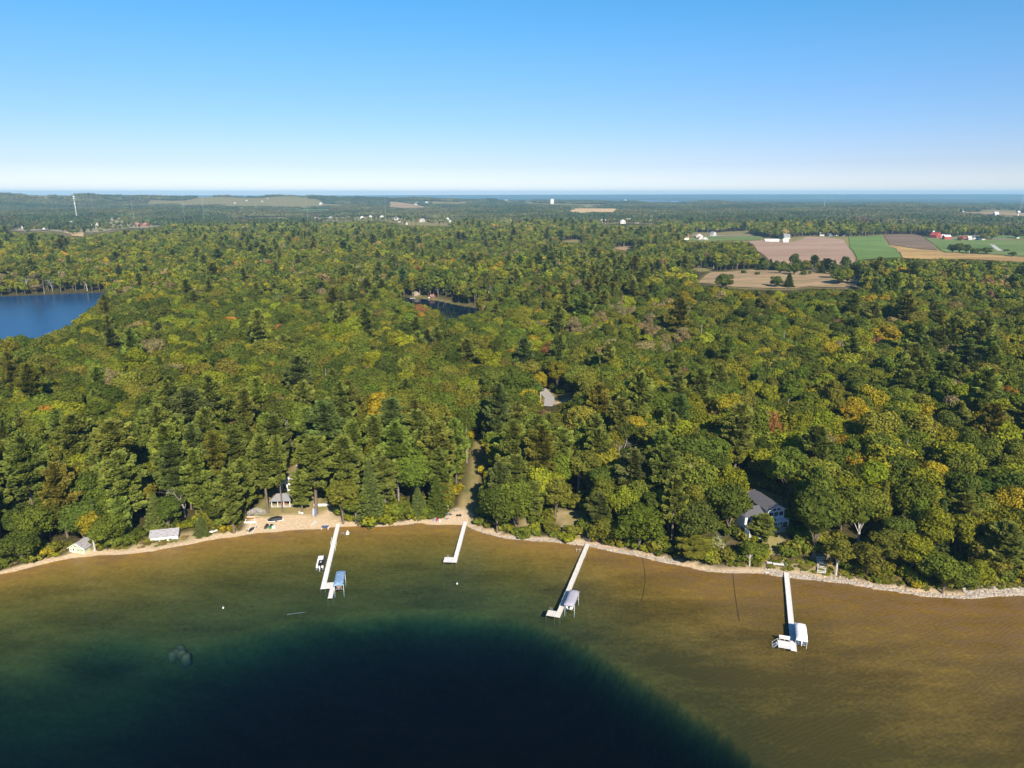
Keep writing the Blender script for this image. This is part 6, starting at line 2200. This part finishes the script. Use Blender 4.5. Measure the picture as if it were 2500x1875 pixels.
# the grey drive in the middle of the wood and the lodge drive, draped on the ground
def ribbon(name, label, pts, width, mat, lift=.12):
    w = np.array([at(*p)[:2] for p in pts])
    t = np.linspace(0, 1, 40)
    tt = np.linspace(0, 1, len(w))
    X, Y = np.interp(t, tt, w[:, 0]), np.interp(t, tt, w[:, 1])
    dx, dy = np.gradient(X), np.gradient(Y)
    l_ = np.hypot(dx, dy) + 1e-9
    V, F = [], []
    for i in range(len(t)):
        for s in (-1, 0, 1):
            x, y = X[i] - dy[i] / l_[i] * s * width / 2, Y[i] + dx[i] / l_[i] * s * width / 2
            V.append((x, y, T(x, y) + lift))
    for i in range(len(t) - 1):
        for j in range(2):
            F.append((i * 3 + j, i * 3 + j + 1, (i + 1) * 3 + j + 1, (i + 1) * 3 + j))
    m = MB()
    m.add(V, F)
    o = m.build(name, mat)
    tag(o, label, kind='structure')


ribbon('driveway', 'pale grey drive curving through the middle of the wood', [(1318, 945), (1330, 958), (1342, 972), (1341, 986), (1336, 992)], 5.5, M_ASPH)
ribbon('lodge_driveway', 'grey drive behind the lodge', [(756, 1092), (752, 1108), (738, 1125), (730, 1150)], 4.0, M_ASPH)
ribbon('farm_road', 'pale country road behind the ploughed field', [(1690, 577), (1760, 576), (1840, 576), (1900, 575), (1975, 573)], 9, M_ASPH, .9)
ribbon('farm_road', 'pale road in front of the farmhouse', [(2280, 580), (2340, 584), (2430, 584), (2520, 585)], 9, M_ASPH, .9)
ribbon('farm_track', 'pale track across the green field', [(2416, 598), (2430, 606), (2444, 614)], 8, M_CONC, 1.0)
ribbon('village_road', 'pale road through the far village', [(0, 566), (60, 564), (130, 563), (190, 563), (235, 559)], 14, M_ASPH, 2.0)


# ---------------------------------------------------------------- fields
def field_mat(name, a, b, scale, stripes=0.0, rot=0.0):
    m, nt, out = new_mat(name)
    g = N(nt, 'ShaderNodeNewGeometry')
    mp = N(nt, 'ShaderNodeMapping')
    mp.inputs['Rotation'].default_value = (0, 0, rot)
    mp.inputs['Scale'].default_value = (.25, 1, 1)
    nt.links.new(g.outputs['Position'], mp.inputs[0])
    f = noise_n(nt, scale, 5, 0.65, mp.outputs[0])
    col = mixrgb(nt, a, b, maprange(nt, f, .38, .62))
    f2 = noise_n(nt, scale * 14, 3, 0.6, g.outputs['Position'])
    col = mixrgb(nt, col, (.55, .55, .5), math_n(nt, 'MULTIPLY', maprange(nt, f2, .4, .75), .4), 'MULTIPLY')
    if stripes:
        wv = N(nt, 'ShaderNodeTexWave', i_Scale=stripes, i_Distortion=1.5)
        wv.bands_direction = 'Y'
        nt.links.new(mp.outputs[0], wv.inputs[0])
        col = mixrgb(nt, col, (.8, .8, .76), math_n(nt, 'MULTIPLY', wv.outputs['Fac'], .35), 'MULTIPLY')
    d = N(nt, 'ShaderNodeBsdfDiffuse')
    nt.links.new(col, d.inputs[0])
    nt.links.new(d.outputs[0], out.inputs[0])
    return m


def field(name, label, pts, mat, lift=0.8, step=None):
    from mathutils.geometry import delaunay_2d_cdt
    w = [at(*p)[:2] for p in pts]
    P = np.array(w)
    far = np.hypot(P[:, 0], P[:, 1]).mean()
    step = step or far * .012
    B = []
    for i in range(len(w)):
        a, b = np.array(w[i]), np.array(w[(i + 1) % len(w)])
        n = max(1, int(np.linalg.norm(b - a) / step))
        B += [tuple(a + (b - a) * k / n) for k in range(n)]
    gx_, gy_ = np.meshgrid(np.arange(P[:, 0].min(), P[:, 0].max(), step), np.arange(P[:, 1].min(), P[:, 1].max(), step))
    gx_, gy_ = gx_.ravel(), gy_.ravel()
    k = poly_dist(gx_, gy_, P) < -step * .4
    pts2 = [Vector(p) for p in B] + [Vector((x, y)) for x, y in zip(gx_[k], gy_[k])]
    vv, ee, ff, _, _, _ = delaunay_2d_cdt(pts2, [(i, (i + 1) % len(B)) for i in range(len(B))], [], 1, 1e-4)
    X = np.array([v[0] for v in vv])
    Y = np.array([v[1] for v in vv])
    Z = terrain(X, Y) + lift
    m = MB()
    m.add(list(zip(X, Y, Z)), [tuple(f) for f in ff])
    tag(m.build(name, mat, smooth=True), label, kind='structure')


F_TAN = field_mat('ploughed_soil', (.33, .215, .155), (.40, .27, .20), .02, .06)
F_GREEN = field_mat('green_crop', (.115, .185, .055), (.16, .23, .07), .02, .05)
F_GREEN2 = field_mat('green_pasture', (.105, .165, .05), (.17, .21, .075), .012)
F_BROWN = field_mat('brown_crop', (.17, .12, .085), (.22, .155, .11), .03, .08, .4)
F_GOLD = field_mat('golden_stubble', (.30, .19, .085), (.52, .34, .13), .016, 0, .2)
F_MEADOW = field_mat('dry_meadow', (.25, .185, .10), (.40, .27, .155), .045)
F_PALE = field_mat('pale_stubble', (.50, .33, .16), (.58, .40, .22), .01)
F_LAWN = field_mat('village_lawn', (.22, .21, .11), (.34, .27, .17), .01)
field('ploughed_field', 'wide bare ploughed field', [(1829, 590), (1862, 588), (1880, 591), (1935, 591), (1975, 578), (2060, 587), (2069, 602), (2088, 640), (2060, 652), (2000, 652), (1935, 648), (1882, 646), (1850, 615)], F_TAN)
field('green_field', 'bright green field between two bare fields', [(2072, 579), (2154, 574), (2163, 596), (2185, 608), (2201, 630), (2093, 636), (2074, 602)], F_GREEN)
field('brown_field', 'brown standing crop', [(2157, 574), (2245, 574), (2290, 611), (2250, 609), (2200, 601), (2170, 598)], F_BROWN)
field('stubble_field', 'golden stubble streaked field', [(2167, 600), (2200, 602), (2250, 610), (2292, 612), (2350, 621), (2440, 626), (2530, 632), (2530, 642), (2352, 634), (2204, 631), (2188, 608)], F_GOLD)
field('pasture', 'green pasture below the red barns', [(2250, 576), (2277, 581), (2350, 588), (2430, 587), (2530, 588), (2530, 628), (2440, 622), (2352, 618), (2296, 611)], F_GREEN2)
field('pasture', 'green pasture behind the farmhouse', [(2310, 571), (2395, 572), (2450, 575), (2530, 578), (2530, 583), (2440, 583), (2350, 581)], F_GREEN2)
field('meadow', 'dry tan meadow dotted with trees', [(1737, 666), (1860, 658), (1980, 662), (2096, 682), (2090, 704), (1975, 701), (1938, 706), (1790, 702), (1702, 692)], F_MEADOW)
field('roadside_meadow', 'pale grass by the country road', [(1672, 584), (1720, 577), (1860, 578), (1858, 586), (1800, 588), (1682, 588)], F_GREEN2)
field('gold_field', 'distant gold field in the middle of the far woods', [(1384, 515), (1412, 509), (1516, 512), (1498, 519), (1400, 520)], F_PALE, 2.5)
field('hill_field', 'pale field on the distant hill', [(948, 504), (954, 493), (980, 495), (1038, 505), (1022, 508), (962, 508)], F_MEADOW, 3)
field('distant_field', 'distant grass field at the left centre', [(718, 516), (732, 511), (808, 511), (802, 515)], F_GREEN2, 3)
field('village_green', 'open ground around the far village', [(0, 560), (130, 562), (200, 562), (250, 545), (300, 535), (388, 549), (400, 551), (258, 566), (170, 572), (110, 563), (60, 566)], F_LAWN, 1.5)
field('village_field', 'bare patch in front of the far village', [(152, 566), (204, 570), (204, 579), (178, 577)], F_PALE, 1.5)
field('wood_clearing', 'bare clearing in the middle distance', [(1508, 604), (1543, 601), (1543, 607), (1526, 613), (1502, 608)], F_MEADOW, .8)
field('farm_field', 'pale field at the far right below the skyline', [(2335, 518), (2400, 519), (2520, 522), (2520, 530), (2400, 524)], F_MEADOW, 2.5)


# ---------------------------------------------------------------- far buildings
def far_house(px, py, w, l, h, rot, wall, roof, label, group, name='house', cat='house', wings=0, windows=3):
    x, y, g = at(px, py)
    r = thing(name, label, cat, (x, y, g - .3), rot, group)
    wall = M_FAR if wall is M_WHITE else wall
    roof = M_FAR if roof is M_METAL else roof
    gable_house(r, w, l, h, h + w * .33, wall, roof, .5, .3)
    for k in range(windows):
        window(r, -w / 2 + w * (k + .5) / windows, h * .52, w / windows * .45, h * .34, 0, M_WHITE, False)
    return r


FH = 'white houses strung along the far slope'
row = [(772, 534, 15, 12, 6, .2), (810, 535, 30, 9, 3.5, 1.45), (848, 533, 14, 13, 6.5, .3), (862, 535, 14, 12, 6, -.2), (884, 534, 17, 12, 7, .1), (905, 531, 14, 11, 6, .4), (932, 533, 17, 14, 8, -.1), (968, 537, 18, 15, 7, .5), (976, 543, 10, 9, 5, .1),
       (1035, 542, 20, 13, 6, 1.2), (1072, 533, 26, 15, 7, 1.4), (1093, 538, 13, 12, 8, .3), (1100, 543, 12, 10, 6, .1), (993, 549, 7, 7, 6, .2)]
ordn = ['leftmost', 'second', 'third', 'fourth', 'fifth', 'sixth', 'seventh', 'eighth', 'ninth', 'tenth', 'eleventh', 'twelfth', 'thirteenth', 'fourteenth', 'fifteenth', 'sixteenth', 'seventeenth', 'eighteenth', 'nineteenth', 'twentieth']
_rank = {id(q): n_ for n_, q in enumerate(sorted(row, key=lambda q: q[0]))}
for q in row:
    px, py, w, l, h, ro = q
    far_house(px, py, w, l, h, ro, M_WHITE, M_SHINGLE if px not in (884, 1035) else M_TANROOF, 'white house in the far row left of centre, %s from the left' % ordn[_rank[id(q)]] if _rank[id(q)] else 'white house at the left end of the far row left of centre', FH)
far_house(926, 544, 16, 11, 4.5, 1.5, M_DARK, M_BLUEROOF, 'house with a deep blue roof below the far white row', None)
row = [(1464, 541, 12, 10, 5, .4), (1478, 544, 18, 14, 6, 1.2), (1487, 541, 11, 10, 7, .2), (1499, 540, 12, 10, 7, .1), (1521, 546, 17, 12, 8, .2), (1538, 543, 22, 12, 7, 1.5), (1560, 545, 22, 13, 6, 1.4), (1591, 544, 13, 11, 7, .3), (1615, 547, 12, 10, 6, .2), (1658, 556, 14, 9, 5, .7)]
for n_, (px, py, w, l, h, ro) in enumerate(row):
    far_house(px, py, w, l, h, ro, M_CREAM if n_ % 3 else M_WHITE, M_TANROOF if n_ % 2 else M_SHINGLE, 'pale house in the far row right of centre, %s' % ('leftmost' if n_ == 0 else ordn[n_] + ' from the left'), 'pale houses in the far row right of centre')
vil = [(8, 536, 16, 12, 5, 1.3), (42, 537, 22, 14, 6, .2), (5, 541, 12, 10, 5, .4), (52, 558, 20, 11, 5, .1), (100, 548, 34, 11, 6, 1.5), (110, 562, 12, 9, 5, .2), (115, 537, 14, 9, 4, .9), (152, 556, 14, 11, 5, .3), (163, 555, 12, 10, 6, -.2), (184, 553, 22, 14, 6, 1.3), (196, 557, 20, 13, 6, .2),
       (205, 553, 14, 12, 7, 1.2), (214, 551, 16, 13, 7, .3), (222, 555, 20, 14, 6, 1.4), (230, 546, 14, 12, 7, .2), (236, 552, 18, 12, 6, .6), (246, 538, 16, 12, 6, .1), (258, 537, 12, 10, 6, .8), (272, 538, 14, 10, 6, .2), (281, 535, 20, 13, 6, 1.4), (290, 537, 12, 10, 5, .2)]
vil = sorted(vil, key=lambda q: q[0])
for n_, (px, py, w, l, h, ro) in enumerate(vil):
    wl_ = (M_WHITE, M_CREAM, M_WHITE)[n_ % 3]
    rf_ = (M_SHINGLE, M_TANROOF, M_METAL, M_BROWNROOF)[n_ % 4]
    rn = ('grey', 'tan', 'pale metal', 'brown')[n_ % 4]
    pos = 'leftmost' if n_ == 0 else ('rightmost' if n_ == len(vil) - 1 else (ordn[n_] + ' from the left' if n_ < 20 else 'near the right end'))
    far_house(px, py, w, l, h, ro, wl_, rf_, 'far left village building with a %s roof, %s' % (rn, pos), 'buildings of the far left village')
x, y, g = at(176, 554)
r = thing('silo', 'pale tower like silo among the far left village buildings', 'silo', (x, y, g), 0)
MB().tube([(0, 0, -1), (0, 0, 15)], 4.2, 12).build('cylinder', M_CREAM, r)
MB().tube([(0, 0, 15), (0, 0, 16.5), (0, 0, 17.8)], [4.2, 3.0, .5], 12).build('dome', M_METAL, r)
for px, lb in ((342, 'red roofed building right of the far left village, leftmost of two'), (361, 'red roofed building right of the far left village, rightmost of two')):
    far_house(px, 551.5, 20, 12, 4, 1.4, M_BARN, M_BROWNROOF, lb, 'red roofed buildings beyond the far left village')
oth = [(410, 626, 14, 10, 5, .8, M_CREAM, M_TANROOF, 'tan roofed cottage alone in the middle wood on the left'),
       (1681, 585, 22, 12, 5, 1.4, M_CREAM, M_BROWNROOF, 'brown roofed house at the edge of the roadside meadow'),
       (1708, 582, 16, 11, 5, .2, M_CREAM, M_TANROOF, 'cream house right of the brown roofed one'),
       (1711, 586, 11, 9, 4, .5, M_WHITE, M_BROWNROOF, 'small white house in front of the cream roadside house'),
       (1722, 587, 11, 9, 4, -.2, M_WHITE, M_TANROOF, 'small white house right of the cream roadside house'),
       (1745, 576, 13, 10, 6, .7, M_WHITE, M_SHINGLE, 'white house by the trees above the roadside meadow'),
       (1562, 585, 9, 8, 5, .2, M_WHITE, M_SHINGLE, 'little white house beside an orange tree in the middle distance'),
       (1390, 584, 16, 9, 4, 1.2, M_WHITE, M_SHINGLE, 'low pale house on a tan lawn in the middle distance'),
       (1412, 579, 9, 8, 4, .3, M_WHITE, M_DARK, 'small white shed near the low pale house'),
       (1404, 643, 14, 10, 4, .6, M_CREAM, M_BROWNROOF, 'brown roofed house tucked in the wood below the middle distance'),
       (1020, 500, 40, 20, 7, 1.5, M_WHITE, M_METAL, 'long white building on the distant hill, left one'),
       (1046, 501, 55, 22, 7, 1.5, M_WHITE, M_METAL, 'long white building on the distant hill, right one'),
       (1352, 498, 90, 25, 9, 1.5, M_WHITE, M_METAL, 'long pale warehouse near the skyline in the centre'),
       (1240, 496, 60, 25, 9, 1.5, M_WHITE, M_SHINGLE, 'pale block near the skyline left of the warehouse'),
       (1500, 506, 30, 18, 7, 1.3, M_WHITE, M_SHINGLE, 'white house just above the distant gold field'),
       (193, 503, 30, 16, 7, .3, M_WHITE, M_METAL, 'white house to the right of the mobile phone tower'),
       (136, 500, 25, 14, 7, .3, M_WHITE, M_METAL, 'white house left of the mobile phone tower'),
       (262, 502, 25, 14, 6, 1.3, M_WHITE, M_METAL, 'small white house well right of the mobile phone tower'),
       (786, 500, 30, 14, 6, 1.4, M_WHITE, M_METAL, 'white building below the distant wooded hill'),
       (1841, 513, 24, 14, 7, .6, M_WHITE, M_SHINGLE, 'white house high in the right far woods'),
       (1850, 516, 16, 12, 6, .2, M_WHITE, M_SHINGLE, 'smaller white house just right of the high one in the right far woods'),
       (2436, 526, 30, 16, 6, 1.3, M_WHITE, M_METAL, 'white farm building at the far right below the skyline'),
       (1527, 491.5, 26, 22, 22, 0, M_WHITE, M_METAL, 'square white tower block on the central skyline')]
for px, py, w, l, h, ro, wl_, rf_, lb in oth:
    far_house(px, py, w, l, h, ro, wl_, rf_, lb, None, windows=2)
tiny = [(330, 531), (395, 530), (420, 513), (470, 531), (510, 530), (560, 528), (604, 491), (640, 493), (655, 486), (690, 508), (575, 497), (1172, 530), (1200, 560), (1226, 569), (1262, 556), (1285, 572), (1322, 566), (1350, 560), (1420, 555), (1446, 563), (1540, 566), (1612, 561),
        (1640, 510), (1700, 523), (1752, 516), (1790, 531), (1812, 543), (1925, 520), (1960, 512), (2080, 508), (2222, 514), (2380, 515), (2350, 519), (30, 498), (75, 505), (240, 505)]
_cnt = {}
for n_, (px, py) in enumerate(sorted(tiny)):
    reg = ('near the skyline, ' if py < 524 else 'among the middle woods, ') + next(nm for lim, nm in ((560, 'far left'), (1010, 'left of centre'), (1300, 'at the centre'), (1560, 'just right of centre'), (1830, 'right of centre'), (9999, 'far right')) if px < lim)
    c_ = _cnt[reg] = _cnt.get(reg, -1) + 1
    far_house(px, py, 11 + n_ % 5, 9 + n_ % 4, 5, (n_ * 1.7) % 3.1, (M_WHITE, M_CREAM, M_WHITE)[n_ % 3], (M_SHINGLE, M_TANROOF, M_METAL)[n_ % 3], 'tiny pale house %s, %s there' % (reg, 'leftmost' if c_ == 0 else ordn[c_] + ' from left'), 'tiny pale houses dotted among the far woods', windows=2)
# the farm with red barns
far_house(2138, 569, 15, 18, 7, math.radians(-20), M_BARN, M_METAL, 'big red barn with a pale roof standing alone beside the brown crop', None, 'barn', 'barn', windows=1)
x, y, g = at(2149, 570)
r = thing('silo', 'white silo right beside the lone red barn', 'silo', (x, y, g), 0)
MB().tube([(0, 0, -1), (0, 0, 13)], 3.2, 12).build('cylinder', M_WHITE, r)
MB().tube([(0, 0, 13), (0, 0, 14.5), (0, 0, 15.4)], [3.2, 2.2, .4], 12).build('dome', M_METAL, r)
far_house(2292, 582, 19, 17, 7, math.radians(28), M_BARN, M_BARN, 'red gabled barn at the left end of the farm', None, 'barn', 'barn', windows=1)
far_house(2318, 585, 11, 14, 7, math.radians(88), M_BARN, M_METAL, 'red barn with a bright white roof in the middle of the farm', None, 'barn', 'barn', windows=1)
far_house(2354, 585, 11, 9, 4.5, math.radians(12), M_BARN, M_BARN, 'small red shed right of the white roofed barn', None, 'barn', 'barn', windows=1)
far_house(2372, 585, 11, 8, 4, math.radians(75), M_WHITE, M_METAL, 'white garage right of the small red shed', None)
far_house(2386, 584, 12, 11, 4, math.radians(80), M_WHITE, M_DKSHINGLE, 'low dark roofed farmhouse right of the white garage', None)
far_house(2401, 586, 9, 9, 5, .2, M_WHITE, M_METAL, 'white gabled house beside the big bright farm tree', None)
far_house(2304, 580, 10, 8, 4, 1.3, M_WHITE, M_METAL, 'low white shed between the two large red barns', None)
x, y, g = at(2277, 580)
r = thing('silo', 'dark silo with a white cap at the left of the farm', 'silo', (x, y, g), 0)
MB().tube([(0, 0, -1), (0, 0, 13)], 2.6, 12).build('cylinder', M_BROWNROOF, r)
MB().tube([(0, 0, 13), (0, 0, 15), (0, 0, 16)], [2.6, 2.2, .4], 12).build('cap', M_METAL, r)
# buildings on the ploughed field's upper edge
far_house(1901, 590, 8, 30, 3.0, math.radians(86), M_WHITE, M_METAL, 'long white greenhouse at the top of the ploughed field', None, 'greenhouse', 'greenhouse', windows=2)
far_house(1925, 592, 14, 11, 3.5, math.radians(70), M_METAL, M_METAL, 'pale metal shed beside the long white greenhouse', None, 'shed', 'shed', windows=2)
far_house(1927, 583, 20, 13, 4, math.radians(80), M_MINT, M_SHINGLE, 'pale green house behind the metal shed', None)
far_house(1912, 580, 12, 10, 4, .4, M_CREAM, M_TANROOF, 'tan roofed house left of the pale green one', None)
far_house(2012, 576, 14, 10, 4, 1.2, M_WHITE, M_SHINGLE, 'white house among dark trees above the ploughed field', None)
far_house(2028, 577, 12, 10, 4, .3, M_NAVY, M_DKSHINGLE, 'dark blue house right of the white one above the ploughed field', None)


def vehicle(px, py, label, mat, L=6.0, rot=0.0, name='parked_car', cat='car'):
    x, y, g = at(px, py)
    r = thing(name, label, cat, (x, y, g + 1.0), rot, 'vehicles by the country roads')
    H = 1.0 if cat == 'car' else 1.8
    MB().loft([[(xx, -.95, .35), (xx, .95, .35), (xx, .95, z), (xx, -.95, z)] for xx, z in ((-L / 2, .85), (-L / 2 + .3, 1.0), (L / 2 - .4, .95), (L / 2, .75))]).build('body', mat, r)
    MB().loft([[(xx, -w, 1.0), (xx, w, 1.0), (xx, w * .85, z), (xx, -w * .85, z)] for xx, w, z in ((-L * .42, .9, 1.05), (-L * .32, .9, 1.0 + H * .6), (L * .1, .9, 1.0 + H * .6), (L * .28, .9, 1.05))]).build('cabin', M_GLASS if cat == 'car' else mat, r)
    for sx in (-.3, .3):
        for sy in (-.88, .88):
            MB().tube([(L * sx, sy - .1, .34), (L * sx, sy + .1, .34)], .34, 8).build('wheel', M_BLACK, r)


vehicle(1887, 577, 'white van on the road behind the greenhouse', M_WHITE, 9, 0, 'parked_van', 'van')
vehicle(1971, 574, 'pale car on the road at the top of the ploughed field', M_CREAM, 6, 0)
vehicle(2041, 577, 'white van beside the dark blue house', M_WHITE, 8, .1, 'parked_van', 'van')
vehicle(2059, 578, 'white car at the corner of the ploughed field', M_WHITE, 5.5, .2)
vehicle(2485, 583.5, 'white van alone on the right hand farm road', M_WHITE, 8, 0, 'parked_van', 'van')


# ---------------------------------------------------------------- masts and towers
def mast(px, top_py, base_py, dist, width, label, mat, cat='radio mast', heads=(), name='radio_mast'):
    u, v, w_ = ray(px, base_py)
    x, y = u / v * dist, dist
    g = float(terrain(np.array([x]), np.array([y]))[0])
    du, dv, dw = ray(px, top_py)
    top = CAM_H + dw / dv * dist
    r = thing(name, label, cat, (x, y, g - 2), 0, 'thin masts on the skyline' if name == 'radio_mast' else None)
    Ht = top - g + 2
    for k in range(3):
        a = k / 3 * 6.283
        MB().tube([(math.cos(a) * width, math.sin(a) * width, 0), (math.cos(a) * width * .6, math.sin(a) * width * .6, Ht)], width * .22, 4).build('leg', mat, r)
    q = MB()
    n = int(Ht / (width * 5)) + 4
    for k in range(n):
        z0_, z1_ = Ht * k / n, Ht * (k + 1) / n
        for j in range(3):
            a, b = j / 3 * 6.283, (j + 1) / 3 * 6.283
            f0, f1 = width * (1 - .4 * k / n), width * (1 - .4 * (k + 1) / n)
            q.tube([(math.cos(a) * f0, math.sin(a) * f0, z0_), (math.cos(b) * f1, math.sin(b) * f1, z1_)], width * .10, 3)
    q.build('bracing', mat, r)
    for f in heads:
        q = MB()
        for k in range(6):
            a = k / 6 * 6.283
            q.obox((math.cos(a) * width * 2.4, math.sin(a) * width * 2.4, Ht * f), (width * .5, width * 1.0, width * 3.2), (0, 0, a))
        q.tube([(0, 0, Ht * f - width * .4), (0, 0, Ht * f + width * .4)], width * 1.9, 10)
        q.build('antenna_ring', M_WHITE, r)
    return r


mast(185, 478, 515, 2800, 1.3, 'pale mobile phone tower with antenna rings above the far left village', M_WHITE, 'phone tower', (.97, .90, .70), 'phone_tower')
for px, t_, lb in ((222, 449, 'thin skyline mast nearest the phone tower'), (319, 446, 'thin skyline mast, second right of the phone tower'), (444, 452, 'thin skyline mast left of the short mast with a ring'),
                   (747, 428, 'tallest thin mast on the skyline left of centre'), (939, 440, 'thin mast on the skyline nearest the centre')):
    mast(px, t_, 476, 2200, .2, lb, M_STEEL)
mast(492, 464, 476, 2600, .35, 'short skyline mast with a ring on top', M_STEEL, 'radio mast', (.97,))
mast(2013, 487, 498, 4200, .6, 'short pale mast on the skyline above the right far woods', M_WHITE)
mast(2494, 474, 505, 4200, .6, 'tall pale mast at the right edge of the skyline', M_WHITE)
x, y, g = at(2483, 538)
r = thing('water_tower', 'slim white water tower at the far right', 'water tower', (x, y, g), 0)
MB().tube([(0, 0, -1), (0, 0, 24)], [2.6, 1.6], 10).build('stem', M_WHITE, r)
MB().loft([[(math.cos(b) * s, math.sin(b) * s, z) for b in np.arange(12) / 12 * 6.283] for s, z in ((1.6, 24), (5.2, 26.5), (6.0, 29), (4.6, 32), (1.2, 33.5))]).build('tank', M_WHITE, r, smooth=True)

# the house and landing at the pond
far_house(1018, 722, 6.5, 7, 2.6, math.radians(35), M_WOOD, M_WOOD, 'tan roofed cabin on the far bank of the pond', None, 'cabin', 'cabin', windows=2)
xa, ya = at_z(1007, 729, POND_Z)
r = thing('pond_landing', 'white landing stage at the pond cabin', 'landing', (xa, ya, POND_Z + .3), math.radians(30))
for k in range(5):
    MB().box(-3 + 1.25 * k, -1.8 + 1.25 * k, -.9, .9, 0, .15).build('plank', M_WHITE, r)
for x in (-2.8, 2.9):
    MB().box(x - .1, x + .1, -.8, .8, -1, 0).build('post', M_WHITE, r)
far_house(1060, 727, 5, 4, 2.0, 1.2, M_REDWOOD, M_BROWNROOF, 'small red hut on the grass bank of the pond', None, 'hut', 'hut', windows=1)
r = small_hull('rowing_boat', 'white boat left of the red hut at the pond', 'boat', 1052, 727.5, None, 6.0, 2.0, M_WHITE, 0.1, None, None, True, .9)
